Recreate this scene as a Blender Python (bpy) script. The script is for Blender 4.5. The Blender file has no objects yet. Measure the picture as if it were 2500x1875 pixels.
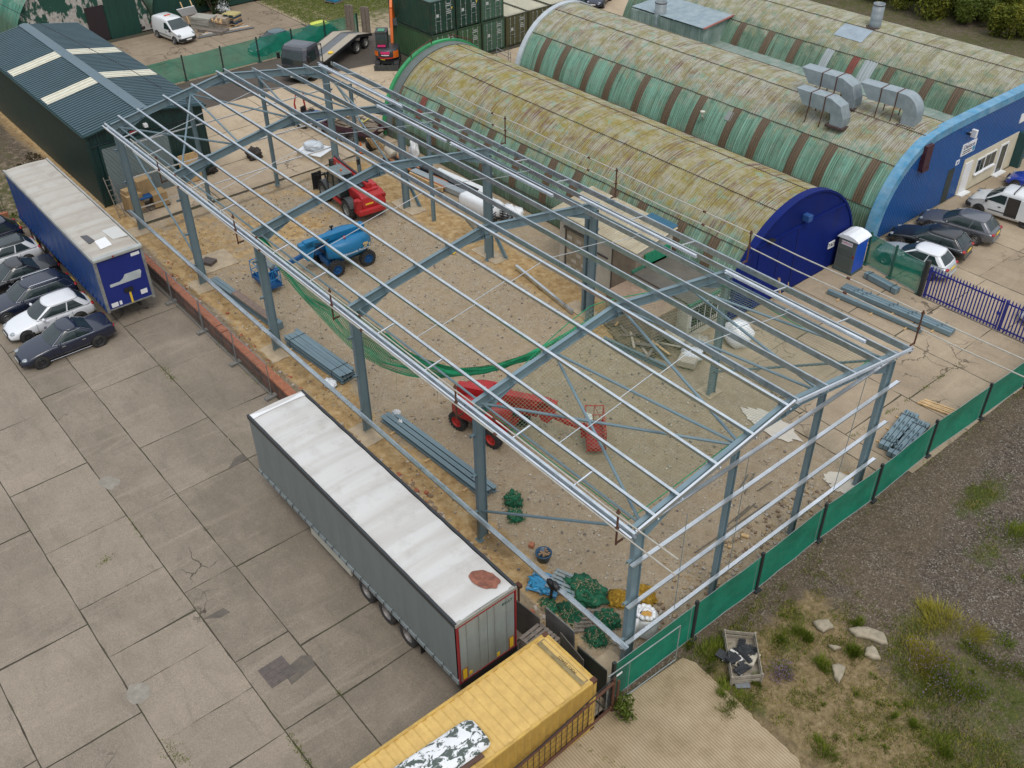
import bpy, math, random
import numpy as np
from mathutils import Vector, Matrix
from mathutils import noise as mnoise
random.seed(7); RNG = np.random.default_rng(7)
S = bpy.context.scene; COL = S.collection; PI = math.pi; R = math.radians
# ---------------------------------------------------------------- camera
CAM = (-13.969138, 16.340489, 28.487120)
RIGHT = (-0.641591023, -0.766998784, -0.008592117)
UP = (0.462473365, -0.395744901, 0.793413092)
BACK = (-0.611947176, 0.505073102, 0.608622884)
FPX = 2394.142
cd = bpy.data.cameras.new('camera'); cam = bpy.data.objects.new('camera', cd); COL.objects.link(cam)
cd.sensor_width = 36; cd.lens = FPX / 2500 * 36; cd.clip_start = .5; cd.clip_end = 1500
cam.matrix_world = Matrix(((RIGHT[0], UP[0], BACK[0], CAM[0]), (RIGHT[1], UP[1], BACK[1], CAM[1]),
                           (RIGHT[2], UP[2], BACK[2], CAM[2]), (0, 0, 0, 1)))
S.camera = cam
# ---------------------------------------------------------------- sky, sun, exposure
w = bpy.data.worlds.new('World'); S.world = w; w.use_nodes = True
nt = w.node_tree; sky = nt.nodes.new('ShaderNodeTexSky'); sky.sky_type = 'NISHITA'; sky.sun_disc = False
SUN_EL, SUN_AZ = R(58), R(295)
sky.sun_elevation = SUN_EL; sky.sun_rotation = SUN_AZ; sky.air_density = 1.0; sky.dust_density = 3.5; sky.ozone_density = 1.0
bg = nt.nodes['Background']; bg.inputs[1].default_value = .115
# overcast: the clear sky is mixed with a cloud layer that is brightest overhead
tc = nt.nodes.new('ShaderNodeTexCoord'); sp_ = nt.nodes.new('ShaderNodeSeparateXYZ'); nt.links.new(tc.outputs['Generated'], sp_.inputs[0])
mr = nt.nodes.new('ShaderNodeMapRange'); mr.inputs[1].default_value = 0; mr.inputs[2].default_value = 1; mr.inputs[3].default_value = .36; mr.inputs[4].default_value = 1.15; nt.links.new(sp_.outputs[2], mr.inputs[0])
cl = nt.nodes.new('ShaderNodeMix'); cl.data_type = 'RGBA'; cl.blend_type = 'MULTIPLY'; cl.inputs[0].default_value = 1; cl.inputs[6].default_value = (8.2, 8.6, 9.2, 1); nt.links.new(mr.outputs[0], cl.inputs[7])
mxs = nt.nodes.new('ShaderNodeMix'); mxs.data_type = 'RGBA'; mxs.inputs[0].default_value = .72; nt.links.new(sky.outputs[0], mxs.inputs[6]); nt.links.new(cl.outputs[2], mxs.inputs[7]); nt.links.new(mxs.outputs[2], bg.inputs[0])
sl = bpy.data.lights.new('sun', 'SUN'); sl.energy = .9; sl.angle = R(22); sl.color = (1, .95, .87)
so = bpy.data.objects.new('sun', sl); COL.objects.link(so)
d = Vector((math.sin(SUN_AZ) * math.cos(SUN_EL), math.cos(SUN_AZ) * math.cos(SUN_EL), math.sin(SUN_EL)))
so.rotation_euler = d.to_track_quat('Z', 'Y').to_euler(); so.location = d * 200
S.view_settings.view_transform = 'Standard'; S.view_settings.look = 'None'; S.view_settings.gamma = 1
S.view_settings.exposure = 0.44

def G(x, y, z=0):
    """point of the site at height z seen at source pixel x, y of the survey photograph (2500 x 1875)"""
    a = (x - 1250) / FPX; b = (937.5 - y) / FPX
    v = [a * RIGHT[i] + b * UP[i] - BACK[i] for i in range(3)]
    t = (z - CAM[2]) / v[2]
    return Vector([CAM[i] + t * v[i] for i in range(3)])

# ---------------------------------------------------------------- mesh builder
class B:
    def __init__(s): s.v = []; s.f = []; s.m = []; s.uv = None
    def add(s, vs, fs, m=0):
        o = len(s.v); s.v += [tuple(p) for p in vs]
        for f in fs: s.f.append([i + o for i in f]); s.m.append(m)
        return s
    def quad(s, a, b, c, d, m=0): return s.add([a, b, c, d], [(0, 1, 2, 3)], m)
    def boxm(s, M, sx, sy, sz, m=0):
        vs = [M @ Vector((x * sx / 2, y * sy / 2, z * sz / 2)) for x in (-1, 1) for y in (-1, 1) for z in (-1, 1)]
        return s.add(vs, [(0, 1, 3, 2), (4, 6, 7, 5), (0, 4, 5, 1), (2, 3, 7, 6), (0, 2, 6, 4), (1, 5, 7, 3)], m)
    def box(s, c, d, rz=0, m=0): return s.boxm(Matrix.Translation(c) @ Matrix.Rotation(rz, 4, 'Z'), *d, m)
    def bx(s, x0, x1, y0, y1, z0, z1, m=0): return s.box(((x0 + x1) / 2, (y0 + y1) / 2, (z0 + z1) / 2), (x1 - x0, y1 - y0, z1 - z0), 0, m)
    def frame(s, p, q, up=(0, 0, 1)):
        p = Vector(p); q = Vector(q); x = (q - p).normalized(); u = Vector(up)
        if abs(x.dot(u)) > .98: u = Vector((0, 1, 0)) if abs(x.y) < .9 else Vector((1, 0, 0))
        y = u.cross(x).normalized(); z = x.cross(y)
        return Matrix(((x.x, y.x, z.x, (p.x + q.x) / 2), (x.y, y.y, z.y, (p.y + q.y) / 2), (x.z, y.z, z.z, (p.z + q.z) / 2), (0, 0, 0, 1))), (q - p).length
    def bar(s, p, q, wd, ht, up=(0, 0, 1), m=0, off=(0, 0)):
        M, L = s.frame(p, q, up); return s.boxm(M @ Matrix.Translation((0, off[0], off[1])), L, wd, ht, m)
    def prof(s, p, q, poly, up=(0, 0, 1), m=0, cap=True):
        M, L = s.frame(p, q, up); n = len(poly); vs = [M @ Vector((x, a, b)) for x in (-L / 2, L / 2) for a, b in poly]
        fs = [(i, (i + 1) % n, n + (i + 1) % n, n + i) for i in range(n)]
        if cap: fs += [tuple(range(n))[::-1], tuple(range(n, 2 * n))]
        return s.add(vs, fs, m)
    def ibeam(s, p, q, dep, fl, up=(0, 0, 1), t=.016, m=0):
        h = dep / 2; k = fl / 2; w_ = t / 2
        return s.prof(p, q, [(-k, -h), (k, -h), (k, -h + t), (w_, -h + t), (w_, h - t), (k, h - t), (k, h), (-k, h), (-k, h - t), (-w_, h - t), (-w_, -h + t), (-k, -h + t)], up, m)
    def zsec(s, p, q, dep, fl, up=(0, 0, 1), t=.012, m=0, c=False):
        h = dep / 2; k = fl; a = t / 2; sg = 1 if c else -1
        if c: poly = [(-a, -h), (k, -h), (k, -h + t), (a, -h + t), (a, h - t), (k, h - t), (k, h), (-a, h)]
        else: poly = [(-a, -h + t), (-k, -h + t), (-k, -h), (a, -h), (a, h - t), (k, h - t), (k, h), (-a, h)]
        return s.prof(p, q, poly, up, m)
    def tube(s, pts, r, n=8, m=0, cap=True, taper=None):
        pts = [Vector(p) for p in pts]; rings = []
        for i, p in enumerate(pts):
            d = (pts[min(i + 1, len(pts) - 1)] - pts[max(i - 1, 0)]).normalized()
            u = Vector((0, 0, 1)) if abs(d.z) < .95 else Vector((1, 0, 0))
            a = d.cross(u).normalized(); b = a.cross(d); rr = r if taper is None else r * taper[i]
            rings.append([p + a * math.cos(2 * PI * k / n) * rr + b * math.sin(2 * PI * k / n) * rr for k in range(n)])
        vs = [v for ring in rings for v in ring]; fs = []
        for i in range(len(pts) - 1):
            for k in range(n): fs.append((i * n + k, i * n + (k + 1) % n, (i + 1) * n + (k + 1) % n, (i + 1) * n + k))
        if cap: fs += [tuple(range(n))[::-1], tuple(range((len(pts) - 1) * n, len(pts) * n))]
        return s.add(vs, fs, m)
    def lathe(s, prof, M=Matrix(), n=20, m=0):
        """prof: (radius, height) along local z"""
        vs = []; k = len(prof)
        for i in range(n):
            a = 2 * PI * i / n
            for r, z in prof: vs.append(M @ Vector((r * math.cos(a), r * math.sin(a), z)))
        fs = [(i * k + j, ((i + 1) % n) * k + j, ((i + 1) % n) * k + j + 1, i * k + j + 1) for i in range(n) for j in range(k - 1)]
        return s.add(vs, fs, m)
    def poly(s, pts, d, m=0):
        """flat polygon pts (3d) extruded by vector d"""
        n = len(pts); d = Vector(d); vs = [Vector(p) for p in pts] + [Vector(p) + d for p in pts]
        return s.add(vs, [tuple(range(n))[::-1], tuple(range(n, 2 * n))] + [(i, (i + 1) % n, n + (i + 1) % n, n + i) for i in range(n)], m)
    def grid(s, fn, nu, nv, m=0):
        vs = [fn(i / nu, j / nv) for i in range(nu + 1) for j in range(nv + 1)]
        return s.add(vs, [(i * (nv + 1) + j, (i + 1) * (nv + 1) + j, (i + 1) * (nv + 1) + j + 1, i * (nv + 1) + j + 1) for i in range(nu) for j in range(nv)], m)
    def loft(s, rings, m=0, closed=True, cap=True):
        n = len(rings[0]); vs = [p for r in rings for p in r]; fs = []
        for i in range(len(rings) - 1):
            for k in range(n if closed else n - 1): fs.append((i * n + k, i * n + (k + 1) % n, (i + 1) * n + (k + 1) % n, (i + 1) * n + k))
        if cap: fs += [tuple(range(n))[::-1], tuple(range((len(rings) - 1) * n, len(rings) * n))]
        return s.add(vs, fs, m)
    def blob(s, c, r, n=10, amp=.2, fr=1.5, seed=0, m=0):
        c = Vector(c); vs = []
        for i in range(n + 1):
            th = PI * i / n
            for j in range(2 * n):
                ph = PI * j / n; dv = Vector((math.sin(th) * math.cos(ph), math.sin(th) * math.sin(ph), math.cos(th)))
                k = 1 + amp * mnoise.noise(dv * fr + Vector((seed * 3.1, seed, 0)))
                vs.append(c + Vector((dv.x * r[0], dv.y * r[1], dv.z * r[2])) * k)
        N = 2 * n
        return s.add(vs, [(i * N + j, (i + 1) * N + j, (i + 1) * N + (j + 1) % N, i * N + (j + 1) % N) for i in range(n) for j in range(N)], m)
    def xf(s, M, start=0):
        for i in range(start, len(s.v)): s.v[i] = tuple(M @ Vector(s.v[i]))
        return s
    def done(s, name, mats, parent=None, smooth=False, sub=0, bevel=0, autos=None):
        me = bpy.data.meshes.new(name); off = Vector((0, 0, 0))
        if parent is not None and parent.name in WORLD: off = WORLD[parent.name]
        vs = s.v if off.length == 0 else [(a - off.x, b - off.y, c - off.z) for a, b, c in s.v]
        me.from_pydata([tuple(v) for v in vs], [], s.f)
        if not isinstance(mats, (list, tuple)): mats = [mats]
        for mm in mats: me.materials.append(mm)
        if len(mats) > 1: me.polygons.foreach_set('material_index', s.m)
        if smooth: me.polygons.foreach_set('use_smooth', [True] * len(me.polygons))
        if s.uv is not None:
            ul = me.uv_layers.new(name='UVMap'); li = np.zeros(len(me.loops), dtype=np.int32); me.loops.foreach_get('vertex_index', li)
            ul.data.foreach_set('uv', np.array(s.uv, dtype=np.float32)[li].ravel())
        me.update(); o = bpy.data.objects.new(name, me); COL.objects.link(o)
        if parent is not None:
            o.parent = parent
            if parent.name in WORLD: WORLD[o.name] = WORLD[parent.name]
        if bevel:
            md = o.modifiers.new('bevel', 'BEVEL'); md.width = bevel; md.segments = 2; md.limit_method = 'ANGLE'
        if sub:
            md = o.modifiers.new('sub', 'SUBSURF'); md.levels = sub; md.render_levels = sub
        return o
WORLD = {}
def tag(o, label, cat, group=None, kind=None):
    if kind: o['kind'] = kind
    if label: o['label'] = label
    if cat: o['category'] = cat
    if group: o['group'] = group
    return o
def thing(name, label, cat, loc=(0, 0, 0), rz=0, group=None, world=False):
    o = bpy.data.objects.new(name, None); COL.objects.link(o); o.empty_display_size = .3
    o.location = loc; o.rotation_euler = (0, 0, rz)
    if world: WORLD[o.name] = Vector(loc)
    return tag(o, label, cat, group)
def struct(o): o['kind'] = 'structure'; return o
def dup(o, loc=None, rz=None, label=None, group=None, parent=None):
    c = o.copy(); COL.objects.link(c)
    if parent is not None: c.parent = parent
    if loc is not None: c.location = loc
    if rz is not None: c.rotation_euler = (0, 0, rz)
    if label: c['label'] = label
    if group: c['group'] = group
    for ch in list(o.children): dup(ch, parent=c)
    return c
def text(s, size, M, mat, parent, name='lettering', depth=.004, align='CENTER'):
    cu = bpy.data.curves.new('t', 'FONT'); cu.body = s; cu.size = size; cu.extrude = depth; cu.align_x = align; cu.align_y = 'CENTER'; cu.resolution_u = 2
    t = bpy.data.objects.new('t', cu); COL.objects.link(t); dg = bpy.context.evaluated_depsgraph_get(); dg.update()
    me = bpy.data.meshes.new_from_object(t.evaluated_get(dg)); bpy.data.objects.remove(t); bpy.data.curves.remove(cu)
    me.transform(M); me.name = name
    if parent is not None and parent.name in WORLD: me.transform(Matrix.Translation(-WORLD[parent.name]))
    me.materials.clear(); me.materials.append(mat); o = bpy.data.objects.new(name, me); COL.objects.link(o); o.parent = parent
    return o
def axes(o, x, y):
    x = Vector(x).normalized(); y = Vector(y); z = x.cross(y).normalized(); y = z.cross(x)
    return Matrix(((x.x, y.x, z.x, o[0]), (x.y, y.y, z.y, o[1]), (x.z, y.z, z.z, o[2]), (0, 0, 0, 1)))
# ---------------------------------------------------------------- materials
class N:
    """small helper around a node tree"""
    def __init__(s, name):
        s.mat = bpy.data.materials.new(name); s.mat.use_nodes = True; s.t = s.mat.node_tree; s.b = s.t.nodes['Principled BSDF']; s.out = s.t.nodes['Material Output']
    def n(s, typ, **kw):
        o = s.t.nodes.new(typ)
        for k, v in kw.items(): setattr(o, k, v)
        return o
    def l(s, a, b): s.t.links.new(a, b)
    def coord(s, kind='Object'): return s.n('ShaderNodeTexCoord').outputs[kind]
    def mapp(s, vec, scale=(1, 1, 1), loc=(0, 0, 0), rot=(0, 0, 0)):
        m = s.n('ShaderNodeMapping'); s.l(vec, m.inputs[0]); m.inputs['Scale'].default_value = scale; m.inputs['Location'].default_value = loc; m.inputs['Rotation'].default_value = rot
        return m.outputs[0]
    def noise(s, vec, sc, det=4, rough=.6, dist=0):
        o = s.n('ShaderNodeTexNoise'); s.l(vec, o.inputs['Vector']); o.inputs['Scale'].default_value = sc; o.inputs['Detail'].default_value = det; o.inputs['Roughness'].default_value = rough; o.inputs['Distortion'].default_value = dist
        return o.outputs['Fac']
    def vor(s, vec, sc, out='Distance', feat='F1'):
        o = s.n('ShaderNodeTexVoronoi', feature=feat); s.l(vec, o.inputs['Vector']); o.inputs['Scale'].default_value = sc
        return o.outputs[out]
    def wave(s, vec, sc, dist=0, dirn='X', prof='SIN'):
        o = s.n('ShaderNodeTexWave', bands_direction=dirn, wave_profile=prof); s.l(vec, o.inputs['Vector']); o.inputs['Scale'].default_value = sc; o.inputs['Distortion'].default_value = dist
        return o.outputs['Fac']
    def ramp(s, fac, stops):
        o = s.n('ShaderNodeValToRGB'); s.l(fac, o.inputs[0]); e = o.color_ramp.elements
        while len(e) < len(stops): e.new(.5)
        for i, (p, c) in enumerate(stops):
            e[i].position = p; e[i].color = (c, c, c, 1) if isinstance(c, (int, float)) else (*c, 1)
        return o.outputs[0]
    def mix(s, fac, a, b, typ='MIX'):
        o = s.n('ShaderNodeMix', data_type='RGBA', blend_type=typ); o.clamp_factor = True
        for i, v in ((0, fac), (6, a), (7, b)):
            if hasattr(v, 'links'): s.l(v, o.inputs[i])
            elif i == 0: o.inputs[0].default_value = v
            else: o.inputs[i].default_value = (*v, 1) if len(v) == 3 else v
        return o.outputs[2]
    def math(s, op, a, b=0.0):
        o = s.n('ShaderNodeMath', operation=op)
        for i, v in ((0, a), (1, b)):
            if hasattr(v, 'links'): s.l(v, o.inputs[i])
            else: o.inputs[i].default_value = v
        return o.outputs[0]
    def attr(s, name, out='Fac'): o = s.n('ShaderNodeAttribute'); o.attribute_name = name; return o.outputs[out]
    def bump(s, h, st=.3, dist=.02):
        o = s.n('ShaderNodeBump'); s.l(h, o.inputs['Height']); o.inputs['Strength'].default_value = st; o.inputs['Distance'].default_value = dist; s.l(o.outputs[0], s.b.inputs['Normal'])
    def fin(s, col, rough=.6, metal=0, spec=.5, alpha=None, coat=0):
        for k, v in (('Base Color', col), ('Roughness', rough), ('Metallic', metal), ('Specular IOR Level', spec), ('Alpha', alpha), ('Coat Weight', coat)):
            if v is None: continue
            if hasattr(v, 'links'): s.l(v, s.b.inputs[k])
            else: s.b.inputs[k].default_value = (*v, 1) if k == 'Base Color' else v
        return s.mat
def mul(c, k): return tuple(min(1, x * k) for x in c)
def M(name, col, rough=.6, metal=0, var=.18, sc=1.2, dirt=None, damt=.35, dsc=2.5, bump=0, bsc=30, spec=.5, coat=0, alpha=None, fine=.1, rnd=0):
    """paint-like material with broad variation, fine speckle and optional dirt patches"""
    n = N(name); o = n.coord()
    a = n.noise(o, sc, 5); c = n.mix(n.ramp(a, [(.3, 0), (.7, 1)]), mul(col, 1 - var), mul(col, 1 + var))
    if fine: c = n.mix(fine, c, n.ramp(n.noise(o, 45, 2), [(.3, mul(col, .5)), (.7, mul(col, 1.5))]))
    if dirt: c = n.mix(n.ramp(n.noise(o, dsc, 6, .65), [(.62 - damt * .5, 0), (.72, damt)]), c, dirt)
    if rnd: rv = n.n('ShaderNodeObjectInfo').outputs['Random']; c = n.mix(1, c, n.ramp(rv, [(0, 1 - rnd), (1, 1 + rnd)]), 'MULTIPLY')
    if bump: n.bump(n.noise(o, bsc, 4), bump, .02)
    return n.fin(c, n.math('ADD', n.math('MULTIPLY', a, .2), rough - .1) if rough > .15 else rough, metal, spec, alpha, coat)
def corr(name, col, axis='x', pitch=.2, var=.12, rough=.45, depth=.5, dirt=None, damt=.4, metal=0, shade=.0, dsc=1.5):
    """corrugated or ribbed sheet: ribs in the bump along one object axis, weather streaks across"""
    n = N(name); o = n.coord(); sc = {'x': (1, .08, .08), 'y': (.08, 1, .08), 'z': (.08, .08, 1)}[axis]
    st = n.noise(n.mapp(o, tuple(q * 5 for q in sc)), 1, 5, .6)
    c = n.mix(n.ramp(st, [(.3, 0), (.7, 1)]), mul(col, 1 - var), mul(col, 1 + var))
    if dirt: c = n.mix(n.ramp(n.noise(o, dsc, 6, .65), [(.6 - damt * .4, 0), (.72, damt)]), c, dirt)
    wv = n.wave(o, 2 * PI / pitch / 20.0 * 1.0, 0, axis.upper()); n.bump(wv, depth, pitch * .25)
    return n.fin(c, rough, metal)
STEEL = M('painted_steel', (.145, .215, .245), .45, .1, .1, .8, (.20, .25, .26), .4, 3, 0, rnd=.12)
GALV = M('galvanised_steel', (.60, .645, .665), .30, .93, .16, 2.5, (.40, .44, .46), .4, 4, rnd=.08)
GALVB = M('bright_galvanised', (.74, .775, .80), .32, .8, .12, 2, rnd=.06)
TUBE = M('scaffold_tube', (.48, .46, .40), .5, .5, .15, 3, (.3, .2, .12), .3, 5)
RUST = M('rusty_steel', (.105, .043, .024), .8, .1, .35, 4, (.07, .035, .02), .6, 8)
BLACK = M('black_paint', (.015, .016, .018), .45, 0, .2)
RUBBER = M('rubber', (.022, .022, .022), .8, 0, .25, 5, (.10, .085, .065), .3, 6)
RIM = M('alloy_rim', (.35, .36, .37), .3, .7, .1)
DARKRIM = M('dark_rim', (.06, .06, .065), .35, .5, .1)
GLASS = M('window_glass', (.022, .035, .035), .04, 0, .3, 1.5, fine=0, spec=.7)
CHROME = M('chrome_trim', (.7, .72, .74), .12, .9, .05, fine=0)
RED = M('tail_red', (.30, .010, .012), .25, 0, .15)
LAMP = M('lamp_glass', (.30, .33, .35), .12, .2, .1)
PLATEY = M('plate_yellow', (.75, .5, .03), .4, 0, .05); PLATEW = M('plate_white', (.75, .75, .72), .4, 0, .05)
INK = M('ink_black', (.015, .015, .02), .6, 0, .1); INKW = M('ink_white', (.8, .8, .8), .6, 0, .03)
WOOD = M('pale_timber', (.50, .34, .17), .75, 0, .25, 5, (.25, .16, .08), .3, 6)
OLDWOOD = M('grey_timber', (.20, .17, .14), .85, 0, .3, 4, (.09, .08, .07), .5, 6)
CONC = M('concrete', (.42, .37, .29), .9, 0, .15, 2, (.25, .21, .16), .4, 3, .3, 60)
WHITE = M('white_paint', (.72, .73, .73), .4, 0, .04)
PLASTICW = M('white_sheet_plastic', (.72, .74, .75), .3, 0, .08, 2, bump=.5, bsc=6)
# green mesh of the fences (woven shade cloth: tiny holes let part of the light through)
def netcloth(name, col, al):
    n = N(name); o = n.coord(); c = n.mix(n.ramp(n.noise(o, .9, 4), [(.3, 0), (.7, 1)]), mul(col, .8), mul(col, 1.2))
    c = n.mix(n.ramp(n.noise(o, 2.2, 6, .7), [(.6, 0), (.75, .25)]), c, (.22, .30, .22)); n.bump(n.noise(o, 1.3, 3), .5, .12)
    return n.fin(c, .75, 0, .2, al)
GREENMESH = netcloth('green_debris_mesh', (.008, .175, .105), .94)
GREENTHIN = netcloth('thin_green_mesh', (.012, .24, .155), .72)
NETGREEN = M('green_net_cord', (.012, .27, .12), .8, 0, .3, 3)
NETPALE = M('pale_net_cord', (.16, .22, .12), .8, 0, .3, 3)
ROPE = M('pale_rope', (.34, .28, .17), .9, 0, .2)
# ---------------------------------------------------------------- ground
def terrain_mat():
    n = N('ground_earth'); o = n.coord()
    f1 = n.noise(o, .35, 6, .65); f2 = n.noise(o, 2.2, 6, .7); f3 = n.noise(o, 14, 3, .6)
    st = n.n('ShaderNodeTexVoronoi'); n.l(o, st.inputs['Vector']); st.inputs['Scale'].default_value = 20
    cellv = n.n('ShaderNodeSeparateColor'); n.l(st.outputs['Color'], cellv.inputs[0])
    stone = n.ramp(cellv.outputs[0], [(0, (.15, .12, .09)), (.3, (.28, .23, .17)), (.55, (.35, .285, .20)), (.75, (.40, .33, .235)), (.92, (.27, .245, .23)), (1, (.54, .48, .39))])
    fine = n.ramp(f2, [(.3, (.27, .205, .13)), (.55, (.36, .285, .185)), (.75, (.43, .35, .24))])
    grav = n.mix(n.ramp(n.noise(o, 1.1, 5, .7), [(.4, .1), (.66, .7)]), fine, stone)
    sand = n.ramp(f2, [(.25, (.20, .125, .055)), (.45, (.36, .235, .105)), (.6, (.47, .335, .17)), (.8, (.50, .42, .30))])
    sand = n.mix(n.ramp(f3, [(.55, 0), (.7, .35)]), sand, (.30, .20, .11))
    outer = n.mix(n.ramp(n.noise(o, .6, 6, .7), [(.3, .2), (.7, .8)]), n.ramp(f2, [(.3, (.060, .045, .028)), (.7, (.125, .095, .060))]), n.ramp(cellv.outputs[1], [(0, (.03, .025, .022)), (.5, (.11, .085, .062)), (.85, (.16, .128, .10)), (1, (.32, .28, .23))]))
    blue = n.ramp(cellv.outputs[2], [(0, (.022, .018, .015)), (.55, (.078, .063, .049)), (.85, (.13, .11, .09)), (1, (.26, .235, .20))])
    dry = n.ramp(n.noise(o, 5, 6, .75), [(.3, (.085, .065, .028)), (.5, (.19, .14, .070)), (.75, (.33, .255, .145))])
    grass = n.ramp(n.noise(o, 7, 6, .8), [(.3, (.022, .034, .006)), (.5, (.052, .070, .011)), (.7, (.10, .105, .022)), (.85, (.17, .14, .05))])
    def m(name, lo=.35, hi=.65, k=.55): return n.ramp(n.math('ADD', n.attr(name), n.math('MULTIPLY', n.math('SUBTRACT', n.noise(o, 1.7, 7, .7), .5), k * 2)), [(lo, 0), (hi, 1)])
    c = n.mix(m('outer'), grav, outer); c = n.mix(m('blue'), c, blue); c = n.mix(m('dry'), c, dry); c = n.mix(m('sand', .4, .6), c, sand); c = n.mix(n.math('MULTIPLY', m('grass', .38, .85, 1.0), .85), c, grass)
    c = n.mix(m('damp', .4, .7), c, n.mix(.5, c, (.10, .075, .05)))
    c = n.mix(n.ramp(f1, [(.35, 0), (.7, .35)]), c, n.mix(.45, c, (.20, .16, .11)))
    h = n.math('ADD', n.math('MULTIPLY', n.vor(o, 11), -.6), n.math('MULTIPLY', f3, .9)); n.bump(h, .55, .05)
    return n.fin(c, .95, 0, .15)
TERR = terrain_mat()
def smooth(a, b, x): t = np.clip((x - a) / (b - a), 0, 1); return t * t * (3 - 2 * t)
def axis_pts(lo, a, b, hi, fine, coarse):
    return np.concatenate([np.linspace(lo, a, coarse, endpoint=False), np.arange(a, b, fine), np.linspace(b, hi, coarse)])
gx = axis_pts(-160, -9, 47, 320, .28, 40); gy = axis_pts(-260, -32, 4, 160, .28, 40)
GX, GY = np.meshgrid(gx, gy, indexing='ij')
def vn(x, y, s, seed=0):
    out = np.zeros_like(x)
    for k, (f, a) in enumerate(((1, 1), (2.3, .5), (5.1, .3))):
        out += a * np.sin(x * s * f * 1.3 + 1.7 * np.sin(y * s * f * .9 + seed + k) + seed * 2.1) * np.cos(y * s * f * 1.1 + 1.3 * np.sin(x * s * f * .7 + seed * 1.3 + k))
    return out
site = smooth(-1.6, -1.0, GX)
nx = vn(GX, GY, .5, 1) * .45
sand = np.maximum.reduce([
    np.exp(-((GY + .1 + .35 * np.sin(GX * .7)) / 1.15) ** 2) * smooth(1.0, 4, GX) * .95,
    np.exp(-((GY + 14.6) / 1.5) ** 2) * smooth(11, 14, GX) * smooth(42, 40, GX) * .9,
    smooth(30.5, 35, GX + .5 * GY * .15) * smooth(42.5, 41, GX) * smooth(-14.8, -13, GY) * (.5 + .4 * nx) * smooth(2, .5, GY),
    np.exp(-(((GX - 14.6) / 1.7) ** 2 + ((GY + 14) / 1.0) ** 2)) * 1.1,
    np.exp(-(((GX - 2.2) / 1.2) ** 2 + ((GY - .9) / .7) ** 2)) * .9,
    np.exp(-(((GX - .2) / .8) ** 2 + ((GY + 13.8) / .8) ** 2)) * 1.0,
    np.exp(-(((GX - 36) / 6) ** 2 + ((GY + 3.0) / 4.5) ** 2)) * .55]) * site
outer = smooth(-.45, -.9, GX) + smooth(-56, -60, GY) + smooth(60, 64, GX) * smooth(0, 3, GY) + .6 * smooth(44, 46, GX) * smooth(-.5, 1.5, GY)
blue = smooth(-3.6, -5.0, GX + .25 * (GY + 11)) * smooth(-9, -11.5, GY) * smooth(-1, -3, GX) * .85 * smooth(-14, -8, GX + 6) * 1.0
blue = np.maximum(blue * .7 * smooth(0, -2, GX), .55 * np.exp(-(((GX + 2.6) / 1.0) ** 2 + ((GY + 8.2) / 1.6) ** 2)))
dry = smooth(-1.2, -3.0, GX) * smooth(-9.5, -6.5, GY + .35 * (GX + 3)) * .8
grass = np.maximum.reduce([
    np.exp(-(((GX + 1.9) / .55) ** 2 + ((GY + 3.1) / 1.5) ** 2)) * .95,
    np.exp(-(((GX + 3.9) / .9) ** 2 + ((GY + 2.1) / .45) ** 2)) * .9, np.exp(-(((GX + 2.9) / .8) ** 2 + ((GY + 2.2) / .6) ** 2)) * .9,
    np.exp(-(((GX + 3.1) / .7) ** 2 + ((GY + 5.0) / .8) ** 2)) * .85, np.exp(-(((GX + 2.7) / .5) ** 2 + ((GY + 6.3) / .6) ** 2)) * .8,
    smooth(-5.2, -7.5, GX) * smooth(-12.5, -9, GY) * smooth(-1.8, -4.5, GY) * (.62 + nx * .5) * smooth(-1, -2, GX),
    np.exp(-(((GX + 5.9) / 1.1) ** 2 + ((GY + 9.2) / 1.8) ** 2)) * .75,
    np.exp(-(((GX + 3.8) / .8) ** 2 + ((GY + 17.2) / 1.9) ** 2)) * .95, np.exp(-(((GX + 5.6) / .8) ** 2 + ((GY + 14.6) / 1.5) ** 2)) * .7,
    np.exp(-((GX + 1.35) / .3) ** 2) * smooth(-30, -22, -np.abs(GY)) * (.3 + nx * .5),
    smooth(65, 68, GX) * smooth(-27.2, -28.6, GY) * smooth(-62, -50, GY) * (.85 + .2 * nx),
    smooth(-61, -66, GY) * (.62 + nx * .4), smooth(45, 47, GX) * smooth(1.2, 2.4, GY) * (.55 + nx * .4), smooth(95, 110, GX) * .8, smooth(-70, -90, GY) * .8, smooth(60, 80, GY) * .7])
damp = np.maximum.reduce([np.exp(-((GY - .9) / .5) ** 2) * .7 * site, np.exp(-(((GX - 7.2) / 1.3) ** 2 + ((GY + .3) / .5) ** 2)), np.exp(-(((GX - 22) / 2.5) ** 2 + ((GY + .2) / .7) ** 2)) * .6,
    np.exp(-(((GX - 40.6) / .5) ** 2)) * smooth(-14, -12, GY) * smooth(0, -2, GY) * .9, np.exp(-((GY + 1.9) / .25) ** 2) * smooth(-1, -2, GX) * .8])
zz = -.03 + .022 * vn(GX, GY, 2.2, 3) * site * .5 + .02 * vn(GX, GY, 5.3, 9) * .4
zz = np.minimum(zz, -.006)
berm = np.exp(-((GY - 1.15) / .42) ** 2) * smooth(-.2, 2, GX) * smooth(41, 38, GX) * (.42 + .16 * vn(GX, GY, 1.6, 5)) * (GY < 1.5)
pit = np.exp(-(((GX - 8.0) / .9) ** 2 + ((GY - 0) / .55) ** 2)) * .38 + np.exp(-((GX - 40.9) / .35) ** 2) * smooth(-13.5, -12, GY) * smooth(0, -1.5, GY) * .25
zz = zz + np.maximum(berm, 0) - pit
zz = zz - np.where(GX < -1.2, .02, 0) + np.where((GX < -1.6) & (GY < -2.0), .05 * (vn(GX, GY, 1.3, 7) * .5 + .5) * smooth(-2.0, -2.6, GY), 0)
me = bpy.data.meshes.new('ground'); nu, nv = GX.shape
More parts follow.
